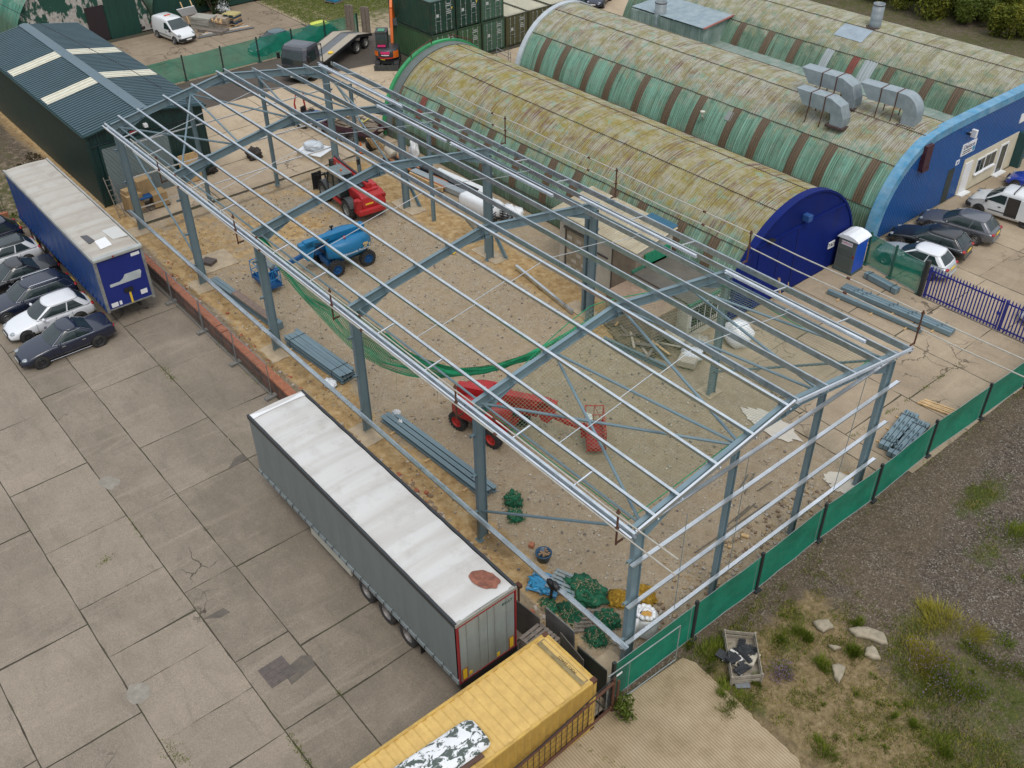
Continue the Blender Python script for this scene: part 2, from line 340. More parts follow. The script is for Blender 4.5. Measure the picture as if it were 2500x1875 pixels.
co = np.stack([GX, GY, zz], -1).reshape(-1, 3); idx = np.arange(nu * nv).reshape(nu, nv)
fq = np.stack([idx[:-1, :-1], idx[1:, :-1], idx[1:, 1:], idx[:-1, 1:]], -1).reshape(-1, 4)
me.vertices.add(len(co)); me.vertices.foreach_set('co', co.ravel()); me.loops.add(fq.size); me.loops.foreach_set('vertex_index', fq.ravel())
me.polygons.add(len(fq)); me.polygons.foreach_set('loop_start', np.arange(0, fq.size, 4)); me.polygons.foreach_set('use_smooth', np.ones(len(fq), bool)); me.update(calc_edges=True)
for k, a in (('sand', sand), ('outer', outer), ('blue', blue), ('dry', dry), ('grass', grass), ('damp', damp)):
    at = me.attributes.new(k, 'FLOAT', 'POINT'); at.data.foreach_set('value', np.clip(a, 0, 1.2).ravel().astype(np.float32))
me.materials.append(TERR); gnd = bpy.data.objects.new('ground', me); COL.objects.link(gnd); struct(gnd)

def slabmat(name, c0, c1, agg=.5, stain=(.12, .10, .085), stamt=.3, crack=.52):
    n = N(name); o = n.coord(); tint = n.attr('tint')
    c = n.mix(tint, c0, c1)
    c = n.mix(n.ramp(n.noise(o, .45, 8, .72), [(.4, 0), (.62, .6)]), c, n.mix(.5, c, mul(c1, 1.3)))
    c = n.mix(n.ramp(n.noise(n.mapp(o, (.5, 1.6, 1), rot=(0, 0, .5)), .9, 8, .72, .6), [(.5, 0), (.68, stamt)]), c, stain)
    c = n.mix(n.ramp(n.noise(n.mapp(o, (1.4, .16, 1), rot=(0, 0, -.25)), .8, 6, .7, 1.2), [(.54, 0), (.66, .35)]), c, mul(c1, 1.25))
    c = n.mix(n.ramp(n.noise(n.mapp(o, (1, 1, 1), loc=(40, 3, 0)), .2, 5, .55), [(.48, 0), (.7, .4)]), c, mul(c0, .7))
    c = n.mix(n.ramp(n.noise(o, 3.1, 6, .75), [(.66, 0), (.72, .35)]), c, mul(c0, .45))
    sp = n.n('ShaderNodeTexVoronoi'); n.l(o, sp.inputs['Vector']); sp.inputs['Scale'].default_value = 34
    sc_ = n.n('ShaderNodeSeparateColor'); n.l(sp.outputs['Color'], sc_.inputs[0])
    c = n.mix(n.math('MULTIPLY', n.ramp(n.noise(o, .8, 4), [(.3, .5), (.7, 1)]), agg), c, n.mix(1, c, n.ramp(sc_.outputs[0], [(0, .5), (.4, .9), (.7, 1.05), (1, 1.5)]), 'MULTIPLY'))
    wp = n.n('ShaderNodeVectorMath', operation='ADD'); nv = n.n('ShaderNodeTexNoise'); n.l(o, nv.inputs['Vector']); nv.inputs['Scale'].default_value = 1.6; nv.inputs['Detail'].default_value = 4; n.l(o, wp.inputs[0]); n.l(nv.outputs['Color'], wp.inputs[1])
    ck = n.math('LESS_THAN', n.vor(wp.outputs[0], .42, 'Distance', 'DISTANCE_TO_EDGE'), .011); c = n.mix(n.math('MULTIPLY', ck, n.ramp(n.noise(o, .16, 3), [(crack, 0), (crack + .06, .8)])), c, mul(c0, .3))
    n.bump(n.noise(o, 30, 4, .7), .35, .01)
    return n.fin(c, .9, 0, .25)
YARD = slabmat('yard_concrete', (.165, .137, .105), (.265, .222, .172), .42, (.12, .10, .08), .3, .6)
PALE = slabmat('pale_concrete', (.27, .21, .145), (.37, .30, .21), .32, (.17, .13, .09), .3)
FARC = slabmat('far_concrete', (.36, .28, .19), (.44, .355, .25), .3, (.24, .18, .12), .35)
JOINT = M('joint_soil', (.055, .045, .033), .95, 0, .3, 4, (.06, .09, .02), .4, 1.2)
TARMAC = slabmat('tarmac', (.085, .07, .058), (.11, .092, .077), .35, (.08, .07, .06), .4)
def sheet(name, pts, z, mat):
    b = B(); b.add([(x, y, z) for x, y in pts], [tuple(range(len(pts)))]); o = b.done(name, mat); return struct(o)
def slabs(name, rects, z, mat, jit=.035):
    """rects: (x0,x1,y0,y1,tint) - each slab a quad with its own tint and slightly wandering edges"""
    b = B(); tint = []
    for x0, x1, y0, y1, t in rects:
        g = .022; a, c = random.uniform(-jit, jit), random.uniform(-jit, jit)
        P = [(x0 + g + a, y0 + g), (x1 - g + c, y0 + g), (x1 - g - a, y1 - g), (x0 + g - c, y1 - g)]
        vs = []
        for i in range(4):
            p, q = P[i], P[(i + 1) % 4]; L = math.dist(p, q); k = max(1, int(L / .4))
            for j in range(k):
                u = j / k; e = random.uniform(-.014, .014) if 0 < j else 0
                vs.append((p[0] + (q[0] - p[0]) * u + e * (i % 2), p[1] + (q[1] - p[1]) * u + e * (1 - i % 2), z))
        b.add(vs, [tuple(range(len(vs)))]); tint += [t] * len(vs)
    o = b.done(name, mat); at = o.data.attributes.new('tint', 'FLOAT', 'POINT'); at.data.foreach_set('value', tint); return struct(o)
# yard on the left: five strips along X with their own cross joints
sheet('yard_subbase', [(-1.15, 1.72), (46, 1.72), (46, 60), (-1.15, 60)], -.012, JOINT)
strips = [((1.78, 4.9), [-1.1, 3.0, 7.8, 12.6, 18.05, 21.7, 26.6, 31.5, 36.4, 41.2, 45.9], 0), ((4.9, 8.2), [-1.1, 1.8, 5.15, 7.85, 12.7, 18.0, 21.8, 27.1, 32.5, 37.3, 42, 45.9], 0),
          ((8.2, 10.32), [-1.1, 2.3, 5.2, 8.7, 12.8, 18.0, 28.2, 33, 38, 45.9], -1), ((10.32, 13.62), [-1.1, 2.0, 5.15, 7.42, 10.0, 11.75, 14.55, 18.12, 22.35, 27.1, 33.9, 40, 45.9], 1),
          ((13.62, 16.9), [-1.1, 3.1, 8.9, 13.7, 19.85, 25, 31, 37, 45.9], .5), ((16.9, 20.1), [-1.1, 5, 9.4, 14.2, 19, 25, 31, 38, 45.9], 0), ((20.1, 23.3), [-1.1, 6, 11, 16, 22, 30, 38, 45.9], .5), ((23.3, 40), [-1.1, 8, 20, 32, 45.9], .3)]
rects = []
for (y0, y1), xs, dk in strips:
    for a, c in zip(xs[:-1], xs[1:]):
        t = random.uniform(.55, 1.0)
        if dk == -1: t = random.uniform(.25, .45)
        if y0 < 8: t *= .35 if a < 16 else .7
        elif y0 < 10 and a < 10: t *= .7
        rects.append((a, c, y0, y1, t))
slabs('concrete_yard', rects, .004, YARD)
# patched holes and an iron cover in the yard
PATCH = M('patch_mortar', (.275, .255, .215), .9, 0, .3, 2.5, (.19, .165, .13), .8, 3.5, .5, 18)
def disc_patch(x, y, rx, ry, seed, z=.009):
    b = B(); k = 22; vs = [(x + rx * math.cos(2 * PI * i / k) * (1 + .4 * mnoise.noise((math.cos(i / 3.5) * 2, math.sin(i / 3.5) * 2, seed))), y + ry * math.sin(2 * PI * i / k) * (1 + .4 * mnoise.noise((math.sin(i / 3.5) * 2, seed, math.cos(i / 3.5)))), z) for i in range(k)]
    b.add(vs, [tuple(range(k))]); return struct(b.done('concrete_patch', PATCH))
disc_patch(*G(267, 1178)[:2], .5, .36, 1); disc_patch(*G(338, 1692)[:2], .45, .4, 2)
DARKP = M('damp_patch', (.115, .097, .078), .9, 0, .3, 3, (.09, .08, .07), .5, 4)
b = B()
for P in ([(558, 1144), (572, 1118), (590, 1108), (606, 1120), (578, 1136)], [(690, 1640), (735, 1600), (760, 1600), (770, 1625), (712, 1672)], [(494, 1512), (545, 1484), (562, 1494), (540, 1508)]):
    b.add([tuple(G(x, y, .008)) for x, y in P], [tuple(range(len(P)))])
struct(b.done('damp_repair', DARKP))
IRON = M('cast_iron', (.10, .082, .075), .7, .1, .25, 6, (.14, .11, .08), .4, 8, .6, 18)
c = G(676, 1640); t = thing('manhole_cover', 'square cast iron inspection cover set in the concrete yard in front of the grey trailer', 'manhole cover', c, R(2), None)
b = B().box((0, 0, .012), (.95, .95, .024)); b.done('frame', IRON, t)
b = B()
for i in range(3):
    for j in range(3): b.box(((i - 1) * .27, (j - 1) * .27, .029), (.25, .25, .01))
b.done('cover_plate', IRON, t, bevel=.004)
# ribbed pad in the foreground
def padmat():
    n = N('ribbed_concrete'); o = n.coord()
    c = n.ramp(n.noise(o, .8, 6, .65), [(.3, (.25, .19, .11)), (.5, (.36, .28, .175)), (.75, (.45, .365, .245))])
    c = n.mix(n.ramp(n.noise(o, .35, 3), [(.5, 0), (.7, .5)]), c, (.27, .21, .13)); c = n.mix(n.ramp(n.noise(o, 9, 5, .7), [(.6, 0), (.75, .35)]), c, (.30, .235, .15))
    r = n.wave(n.mapp(o, (1, 1, 1), rot=(0, 0, R(2))), 2 * PI / .095 / 20, .8, 'Y'); c = n.mix(n.ramp(r, [(.0, .55), (.5, 0)]), c, (.14, .105, .065))
    c = n.mix(n.ramp(n.noise(o, 6, 2), [(.76, 0), (.8, .7)]), c, (.16, .13, .11)); n.bump(r, .5, .02)
    return n.fin(c, .92, 0, .2)
PAD = padmat(); rp = []
edge = [(-.95, 1.9), (-1.05, 1.2), (-1.25, -1.78), (-1.7, -1.92), (-3.3, -1.87), (-4.95, -1.7), (-6.3, -1.62), (-6.6, -1.3), (-9, -1.2), (-14, -1.1), (-14, 30), (-1.16, 30), (-1.16, 5)]
vs = []
for i in range(len(edge)):
    p, q = edge[i], edge[(i + 1) % len(edge)]; k = max(1, int(math.dist(p, q) / .18)) if i < 9 else 1
    for j in range(k):
        e = .05 if 2 <= i <= 8 else 0
        vs.append((p[0] + (q[0] - p[0]) * j / k + random.uniform(-e, e), p[1] + (q[1] - p[1]) * j / k + random.uniform(-e, e)))
sheet('ribbed_pad', vs, .004, PAD)
# concrete right of the frame, far apron, tarmac, yard behind the far fence
sheet('right_subbase', [(-.98, -15.2), (1.6, -15.2), (1.6, -14.75), (4.4, -14.75), (4.4, -15.9), (7.9, -15.9), (7.9, -16.2), (11.42, -16.2), (11.5, -70), (-1.6, -70)], -.012, JOINT)
rects = []
for y0, y1 in ((-20.6, -16.2), (-24.6, -20.6), (-28.9, -24.6), (-33.2, -28.9), (-37.4, -33.2), (-41.6, -37.4), (-45.8, -41.6), (-50, -45.8), (-58, -50), (-69, -58)):
    xs = [-1.2, 1.9 + random.uniform(-.4, .4), 5.1 + random.uniform(-.3, .3), 8.2 + random.uniform(-.3, .3), 11.42]
    for a, c in zip(xs[:-1], xs[1:]): rects.append((a, c, y0, y1, random.uniform(.2, .9)))
rects += [(-.95, 1.6, -16.2, -15.2, .6), (1.6, 4.4, -16.2, -14.75, .5), (4.4, 7.9, -16.2, -15.9, .5), (.9, 3.1, -14.75 - .0, -14.4, .45)][:3]
slabs('right_yard', rects, .004, PALE)
rects = [(41.7, 46, -5.6, -.2, .6), (41.6, 46, -10.2, -5.6, .4), (41.5, 46, -15, -10.2, .5), (41.6, 46.2, -19.4, -15, .7), (46, 51, -10.2, -7.2, .5), (46, 51, -15, -10.2, .7), (46.2, 51, -20, -15, .3), (51, 56.4, -20, -15, .6), (51, 56.4, -15, -7.2, .5), (46.2, 51, -28.8, -20, .7), (51, 56.4, -27.6, -20, .5), (42.9, 46.2, -32, -19.4, .4), (44.3, 51, -48, -28.8, .5), (51, 62, -60, -48, .5), (44.3, 51, -60, -48, .4)]
sheet('apron_subbase', [(41.5, 0), (45.2, -7.2), (62, -7.2), (62, -31), (51.3, -41), (62, -48), (62, -60), (44.2, -60), (44.2, -32), (42.7, -31.8), (42.7, -19), (41.4, -18)], -.012, JOINT)
slabs('site_apron', rects, .004, FARC)
sheet('tarmac_strip', [(56.3, -6.9), (62.1, -6.9), (62.6, -31.2), (57.6, -29.9), (55.6, -27.5), (56.2, -24), (56.0, -15)], .008, TARMAC)
rects = [(62.2, 67.5, -14, -7, .5), (62.2, 67.6, -19.5, -14, .3), (62.3, 69, -27.4, -19.5, .5), (67.6, 75.6, -16.4, -8, .4), (67.6, 73, -19.5, -16.4, .6), (69, 79.6, -27.6, -19.5, .35), (73, 77.4, -19.5, -16.4, .4)]
sheet('back_subbase', [(62.1, -6.9), (77, -6.9), (80, -27.7), (62.3, -27.7)], -.012, JOINT)
slabs('back_yard', rects, .004, slabmat('worn_concrete', (.21, .165, .115), (.28, .22, .155), .35, (.11, .085, .06), .45))
# concrete pads under the columns
PADC = M('footing_concrete', (.42, .34, .235), .9, 0, .2, 2, (.36, .26, .15), .45, 2.5, .4, 12)
def footing(x, y, sx, sy, seed, z0=-.3, z1=.0):
    b = B(); k = 16; ring = []
    for i in range(k):
        a = 2 * PI * i / k; ca, sa = math.cos(a), math.sin(a); q = max(abs(ca), abs(sa)); r = (1 / q) * .5
        e = 1 + .12 * mnoise.noise((ca * 1.5, sa * 1.5, seed)); ring.append((x + ca * r * sx * e, y + sa * r * sy * e))
    b.loft([[(px, py, z0) for px, py in ring], [(px, py, z1 + .025) for px, py in ring]]); return struct(b.done('column_footing', PADC))
# ---------------------------------------------------------------- steel portal frame
FW = 14.112; HALF = FW / 2; SL = .1701
FX = [0] + [i * 8.255 - .235 for i in range(1, 6)]
def ztop(y): a = HALF - abs(y + HALF); return 6.981 + SL * a          # top of purlins at y
FR = thing('portal_shed', 'bare grey steel portal frame of a new shed with galvanised purlins over the gravel site', 'steel frame', (20.5, -HALF, 0), 0, None, True)
RT = .27                                                              # purlin zone above the rafter top
for i, x in enumerate(FX):
    for y, sg in ((0, -1), (-FW, 1)):
        b = B(); zb = -.38 if (i == 1 and y == 0) else -.02
        b.ibeam((x, y + sg * .21, zb), (x, y + sg * .21, 6.31), .42, .19, (0, 1, 0))
        b.box((x, y + sg * .21, zb + .01), (.34, .58, .03))
        for bxx in (-.1, .1):
            for byy in (-.22, .22): b.box((x + bxx, y + sg * .21 + byy, zb + .05), (.035, .035, .06))
        for zc in ((1.3, 3.2, 5.2) if sg < 0 else (3.2, 5.2)):
            b.box((x + (.0), y - sg * .08, zc), (.12, .16, .012)); b.box((x + .05, y - sg * .1, zc - .06), (.012, .2, .14))
        b.done('column', STEEL, FR)
    for sg in (1, -1):
        y0 = 0 if sg > 0 else -FW; y1 = -HALF; b = B()
        p = Vector((x, y0, ztop(0) - RT - .2)); q = Vector((x, y1, ztop(y1) - RT - .2)); n = Vector((0, sg * -SL, 1)).normalized() if sg > 0 else Vector((0, SL, 1)).normalized()
        nn = Vector((0, sg * SL, 1)).normalized(); b.ibeam(p, q, .40, .17, nn)
        L = (q - p).length; dv = (q - p).normalized()
        for (a, e, d0, d1) in ((.43, 2.0, .42, .0), (L - 1.0, L, .0, .22)):   # haunches under the rafter
            P = p + dv * a - nn * .2; Q = p + dv * e - nn * .2
            b.add([P + Vector((-.006, 0, 0)), Q + Vector((-.006, 0, 0)), Q + Vector((-.006, 0, -d1 - .001)), P + Vector((-.006, 0, -d0 - .001)), P + Vector((.006, 0, 0)), Q + Vector((.006, 0, 0)), Q + Vector((.006, 0, -d1 - .001)), P + Vector((.006, 0, -d0 - .001))],
                  [(0, 1, 2, 3), (7, 6, 5, 4), (0, 4, 5, 1), (3, 2, 6, 7), (0, 3, 7, 4), (1, 5, 6, 2)])
            b.bar(P - Vector((0, 0, d0)), Q - Vector((0, 0, d1)), .17, .014, nn)
        b.bar(q - nn * .42, q + nn * .2, .2, .02, (0, 1, 0))
        b.done('rafter', STEEL, FR)
PF = [.126, .276, .517, .758, 1.0]
ye = .33; span = HALF - .25 + ye
for sg in (1, -1):
    for k, f in enumerate([0] + PF):
        y = ye - span * f
        if sg < 0: y = -FW - y
        zt = 6.925 + (8.139 - 6.925) * f; nn = Vector((0, sg * SL, 1)).normalized()
        x0, x1 = -.376, FX[5] - .18 + (.25 if k % 2 else 0)
        b = B(); P = Vector((x0, y, zt)) - nn * .13; Q = Vector((x1, y, zt)) - nn * .13
        if k == 0: b.zsec(P, Q, .26, .09 * sg, nn, .014, 0, True)
        else: b.zsec(P, Q, .255, .088, nn, .014)
        for x in FX:                                                    # cleats that carry it on the rafters
            b.box((x + .09, y - .05, zt - .17), (.012, .1, .24))
        b.done('eaves_beam' if k == 0 else 'purlin', GALV, FR)
        if k == 0:                                                      # fascia rail outside the eaves beam
            b = B(); b.zsec((x0, y + sg * .17, zt - .17), (x1, y + sg * .17, zt - .17), .16, .06, (0, 0, 1), .012); b.done('eaves_rail', GALVB, FR)
# verge members that close the front slope
for sg in (1, -1):
    y0 = ye if sg > 0 else -FW - ye; nn = Vector((0, sg * SL, 1)).normalized(); b = B()
    b.zsec((-.40, y0, 6.93), (-.40, -HALF, 8.17), .14, .07, nn, .012, 0, True); b.done('verge_angle', GALVB, FR)
# sag rods at mid bay, eaves struts at the third points
for i in range(5):
    a, c = FX[i], FX[i + 1]; xm = (a + c) / 2
    for sg in (1, -1):
        ys = [ye - span * f for f in [0] + PF]; b = B()
        for k in range(1, 5):
            s_ = .1 if k % 2 else -.1
            Y0, Y1 = ys[k], ys[k + 1]; Z0, Z1 = [6.925 + 1.214 * ([0] + PF)[j] - .06 for j in (k, k + 1)]
            if sg < 0: Y0, Y1 = -FW - Y0, -FW - Y1
            b.bar((xm + s_, Y0, Z0), (xm + s_, Y1, Z1), .022, .022)
        b.done('sag_rod', GALVB, FR)
        for u in (.3, .68):
            b = B()
            Y0, Y1 = ys[0], ys[1]
            if sg < 0: Y0, Y1 = -FW - Y0, -FW - Y1
            b.bar((a + (c - a) * u, Y0, 6.86), (a + (c - a) * u, Y1, 7.0), .05, .05); b.done('eaves_strut', GALVB, FR)
    for y in (-.42, -FW + .42):                                          # tube ties under the eaves
        b = B(); b.tube([(a + .1, y, 6.42), (c - .1, y, 6.42)], .045, 10); b.done('eaves_tie', STEEL, FR)
# gable posts, gable rails, slender posts of the right wall
for x in (FX[0], FX[5]):
    for y in (-4.704, -9.408):
        b = B(); b.ibeam((x, y, -.05), (x, y, ztop(y) - RT - .42), .2, .2, (0, 1, 0), .014); b.box((x, y, -.01), (.3, .3, .02)); b.done('gable_post', STEEL, FR)
for x in (38.6, 30.35, 25.2, 17.05):
    b = B(); b.ibeam((x, -14.2, -.02), (x, -14.2, 6.2), .2, .16, (0, 1, 0), .014)
    for zc in (1.3, 3.2, 5.2): b.box((x + .1, -14.36, zc), (.12, .14, .012))
    b.done('wall_post', STEEL, FR)
def rail(x, y0, y1, z, s): b = B(); b.zsec((x, y0, z), (x, y1, z), .175, .062, (s, 0, 0), .012, 0, False); b.box((x, y0, z), (.02, .02, .02)); b.done('gable_rail', GALVB, FR)
for z, y0, y1 in ((1.25, .35, -14.42), (3.2, .2, -14.5), (5.2, .2, -14.55), (6.78, -.75, -13.4)): rail(-.2, y0, y1, z, -1)
for z, y0, y1 in ((1.25, -.1, -13.9), (3.2, -.1, -13.9), (5.2, -.1, -13.9)): rail(FX[5] + .2, y0, y1, z, 1)
b = B(); b.zsec((-.4, .25, 1.33), (41.2, .25, 1.33), .175, .065, (0, 1, 0), .012)
for x in FX: b.box((x + .15, .28, 1.33), (.2, .16, .02))
b.done('side_rail', GALV, FR)
for ya, za, yb, zb, x in ((-5.2, 1.25, -5.2, 6.7, -.2), (-11.6, 1.25, -11.9, 6.9, -.2), (-2.3, 1.25, -2.3, 5.9, -.2)):
    b = B(); b.tube([(x, ya, za), (x, yb, zb)], .012, 6); b.done('hanger_rod', STEEL, FR)
# tube bracing of the two end bays, roof and walls
def brace(p, q, r=.055): b = B(); b.tube([p, q], r, 10); b.done('brace', STEEL, FR)
def zr(y): return ztop(y) - RT - .33
for xa, xb in ((FX[1], FX[0]), (FX[4], FX[5])):
    na = [-.35, -4.1, -HALF, -10.1, -13.8]; nb = [-.35, -4.9, -9.25, -13.8]
    for ya, yb in ((-.35, -4.9), (-3.9, -.35), (-3.9, -4.9), (-7.4, -4.9), (-7.4, -9.25), (-11.4, -9.25), (-11.4, -13.8)):
        brace((xa + .05, ya, zr(ya)), (xb - .05, yb, zr(yb)))
brace((FX[1], -.2, 1.15), (.3, -.2, 6.3)); brace((FX[4], -.2, 1.4), (39.6, -.2, 6.2)); brace((FX[1], -13.9, 1.3), (.4, -13.9, 6.2)); brace((FX[4], -13.9, 1.4), (40.3, -13.9, 6.2))
# loose gutter lengths laid along the right eaves
for xa, xb, y, z in ((31.3, 40.3, -13.2, 7.18), (25.5, 32.0, -12.0, 7.36), (17.2, 25.2, -12.05, 7.36), (9.2, 16.5, -13.15, 7.18), (.8, 7.6, -13.15, 7.18)):
    b = B(); b.zsec((xa, y, z), (xb, y, z), .13, .11, (0, 0, 1), .012, 0, True); b.done('gutter_length', GALVB, FR)
# ---------------------------------------------------------------- edge protection of scaffold tubes
def guard(y, sg, xs, z0, x0, x1, label):
    t = thing('guard_rail', label, 'guard rail', (xs[0], y, z0), 0, None, True)
    for x in xs:
        b = B(); b.bar((x, y, z0 - .02), (x, y, z0 + 1.5), .05, .05); b.bar((x, y, z0 + .05), (x, y - sg * .3, z0 + .05), .05, .06); b.box((x, y, z0 + .72), (.1, .1, .07)); b.box((x, y, z0 + 1.38), (.1, .1, .07)); b.done('post', RUST, t)
    for dz in (.72, 1.38):
        b = B(); k = 14; pts = [(x0 + (x1 - x0) * j / k, y + sg * .05 + random.uniform(-.02, .02), z0 + dz - .06 * math.sin(PI * ((j * 5 / k) % 1)) + random.uniform(-.015, .015)) for j in range(k + 1)]
        b.tube(pts, .027, 8); b.done('scaffold_tube', TUBE, t)
        b = B()
        for j in (3, 6, 9, 12): b.box(pts[j], (.16, .075, .075))
        b.done('coupler', RUST, t)
guard(.62, 1, [.15, 8.2, 16.5, 24.8, 33.1], 6.2, -2.3, 36.2, 'rusty posts and scaffold tubes clipped along the eaves above the grey trailer')
guard(-14.72, -1, [-.3, 7.75, 15.75, 24.0], 6.95, -4.4, 30.0, 'rusty posts and scaffold tubes clipped along the eaves facing the green arched hut')
# ---------------------------------------------------------------- safety nets
def net(fn, nu, nv, wd, name, mat, parent, su=10, sv=10):
    """cords of a net over fn(u,v): nu+1 cords one way, nv+1 the other"""
    b = B()
    def strip(pts, side):
        vs = []
        for p in pts: vs += [p - side * wd / 2, p + side * wd / 2]
        b.add(vs, [(2 * i, 2 * i + 1, 2 * i + 3, 2 * i + 2) for i in range(len(pts) - 1)])
    for i in range(nu + 1):
        pts = [fn(i / nu, j / sv) for j in range(sv + 1)]; sd = (fn(min(1, i / nu + .02), .5) - fn(max(0, i / nu - .02), .5)).normalized(); strip(pts, sd)
    for j in range(nv + 1):
        pts = [fn(i / su, j / nv) for i in range(su + 1)]; sd = (fn(.5, min(1, j / nv + .02)) - fn(.5, max(0, j / nv - .02))).normalized(); strip(pts, sd)
    return b.done(name, mat, parent)
t = thing('safety_net', 'pale green safety net slung under the front bay purlins over the red boom lift', 'safety net', (4, -7, 5.8), 0, None, True)
def n1(u, v):
    y = -.5 - 13.1 * v; x = .7 + (7.3 + 1.4 * math.sin(PI * v)) * u; base = ztop(y) - .95
    return Vector((x, y, base - 1.15 * math.sin(PI * v) ** .8 * math.sin(PI * min(1, u * .85 + .12)) + .05 * math.sin(9 * u + 7 * v)))
net(n1, 64, 96, .013, 'mesh', NETPALE, t, 14, 16)
b = B()
for k in range(4):
    pts = [n1(u, v) for u, v in ([(i / 14, 0) for i in range(15)], [(i / 14, 1) for i in range(15)], [(0, i / 14) for i in range(15)], [(1, i / 14) for i in range(15)])[k]]
    b.tube(pts, .02, 6)
b.done('border_rope', NETGREEN, t)
t = thing('safety_net', 'bunched bright green safety net drooping from the left eaves beside the blue boom lift', 'safety net', (16, -1, 5), 0, None, True)
low = [(24.6, -.25, 6.3), (23.2, -.7, 4.55), (20.6, -.8, 3.7), (17.6, -.8, 3.3), (15.2, -1.3, 3.35), (13.3, -2.1, 3.7), (11.6, -3.3, 4.6), (9.3, -4.3, 6.2)]
top = [(24.6, -.15, 6.5), (23.0, -.15, 6.42), (20.2, -.15, 6.42), (17.4, -.2, 6.45), (14.6, -.35, 6.3), (12.4, -.8, 5.85), (10.6, -2.1, 5.75), (9.2, -4.2, 6.3)]
def cr(P, t_):
    k = t_ * (len(P) - 1); i = min(int(k), len(P) - 2); f = k - i
    g = lambda j: Vector(P[max(0, min(len(P) - 1, j))]); a, b_, c_, d_ = g(i - 1), g(i), g(i + 1), g(i + 2)
    return .5 * (2 * b_ + (c_ - a) * f + (2 * a - 5 * b_ + 4 * c_ - d_) * f * f + (3 * b_ - a - 3 * c_ + d_) * f ** 3)
def n2(u, v):
    a, c = cr(top, u), cr(low, u); p = a.lerp(c, v); s_ = math.sin(PI * v)
    return p + Vector((.12 * math.sin(31 * v + 20 * u), -.25 * s_ + .1 * math.sin(40 * u + 6 * v) * s_, -.2 * s_ + .07 * math.sin(23 * u) * s_))
net(n2, 190, 36, .045, 'mesh', NETGREEN, t, 90, 8)
b = B(); roll = [(14.3, -.45, 6.2), (13.0, -.9, 5.5), (11.6, -1.7, 5.15), (10.6, -2.9, 5.3), (9.9, -4.3, 5.75), (9.3, -6.0, 6.45), (8.9, -8.0, 7.05)]
b.tube([cr(roll, i / 40) for i in range(41)], .1, 8, taper=[.35 + .75 * math.sin(PI * i / 40) + .12 * math.sin(i * 2.1) for i in range(41)]); b.done('rolled_edge', NETGREEN, t, smooth=True)
b = B()
for k in range(7):
    p = Vector(low[min(7, k)]); b.tube([p, p + Vector((.03, .05, -.8 - .25 * (k % 3)))], .006, 5)
b.tube([cr(low, i / 40) for i in range(41)], .012, 6)
b.done('tie_cord', NETPALE, t)
# ---------------------------------------------------------------- arched huts
def hutmat(name, lich, pale, green, teal, split, amt=1.0, red=.5):
    n = N(name); uv = n.coord('UV'); sx = n.n('ShaderNodeSeparateXYZ'); n.l(uv, sx.inputs[0]); U, V = sx.outputs[0], sx.outputs[1]
    def nz(su, sv, lo, det=5, ro=.65, di=0): return n.noise(n.mapp(uv, (su, sv, 1), lo), 1, det, ro, di)
    def st(f, a, b_, k=1): return n.ramp(f, [(a, 0), (b_, k)])
    big = nz(.42, .5, (0, 0, 0), 8, .72, .5); mot = nz(1.1, 1.0, (5, 2, 0), 8, .7, .1); m2 = nz(1.5, 1.3, (19, 12, 0), 8, .7, .1); m3 = nz(2.6, 2.2, (31, 7, 0), 8, .7); fine = nz(24, .3, (0, 4, 0), 2, .5); lines = nz(17, .3, (3, 9, 0), 3, .55); pan = nz(1.5, .14, (8, 1, 0), 3, .5)
    g = n.mix(st(pan, .42, .58), green, teal); g = n.mix(st(fine, .46, .62, .6), g, mul(teal, 1.55)); g = n.mix(st(mot, .5, .64, .45), g, (.22, .24, .18)); g = n.mix(st(lines, .57, .64, .5), g, (.065, .06, .035)); g = n.mix(st(m2, .54, .66, .4), g, mul(green, .7))
    u_ = n.mix(st(mot, .43, .57), lich, pale); u_ = n.mix(st(m2, .5, .62, .5), u_, (.34, .35, .325)); u_ = n.mix(st(m3, .53, .64, .6), u_, mul(lich, .85)); u_ = n.mix(st(nz(1.2, 1, (9, 39, 0), 8, .7), .54, .62, .6), u_, mul(teal, 1.2))
    u_ = n.mix(n.math('MULTIPLY', st(lines, .5, .58, red), st(big, .44, .58)), u_, (.135, .07, .075)); u_ = n.mix(st(fine, .54, .66, .4), u_, mul(lich, .5))
    f = n.math('ADD', n.math('ABSOLUTE', n.math('MULTIPLY', V, 1 / 5.05)), n.math('MULTIPLY', n.math('SUBTRACT', m2, .5), 1.0)); f = n.math('ADD', f, n.math('MULTIPLY', n.math('SUBTRACT', fine, .5), .35))
    c = n.mix(n.ramp(n.math('MULTIPLY', f, .5), [((split - .14) * .5, 0), ((split + .14) * .5, 1)]), u_, g)
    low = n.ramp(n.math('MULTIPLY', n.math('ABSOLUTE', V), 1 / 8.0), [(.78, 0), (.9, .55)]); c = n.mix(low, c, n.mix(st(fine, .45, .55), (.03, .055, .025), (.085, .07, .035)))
    jn = n.math('LESS_THAN', n.math('FRACT', n.math('DIVIDE', U, .66)), .035); c = n.mix(n.math('MULTIPLY', jn, .6), c, (.07, .035, .03))
    return n.fin(c, .85, 0, .2)
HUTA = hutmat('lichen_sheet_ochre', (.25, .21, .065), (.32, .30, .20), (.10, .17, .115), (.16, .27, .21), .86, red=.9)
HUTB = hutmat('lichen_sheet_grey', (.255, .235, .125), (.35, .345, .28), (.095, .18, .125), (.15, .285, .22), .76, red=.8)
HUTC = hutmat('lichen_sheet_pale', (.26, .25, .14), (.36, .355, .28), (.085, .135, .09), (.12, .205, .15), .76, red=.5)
BROWN = corr('brown_rooflight', (.098, .066, .036), 'x', .09, .25, .6, .5)
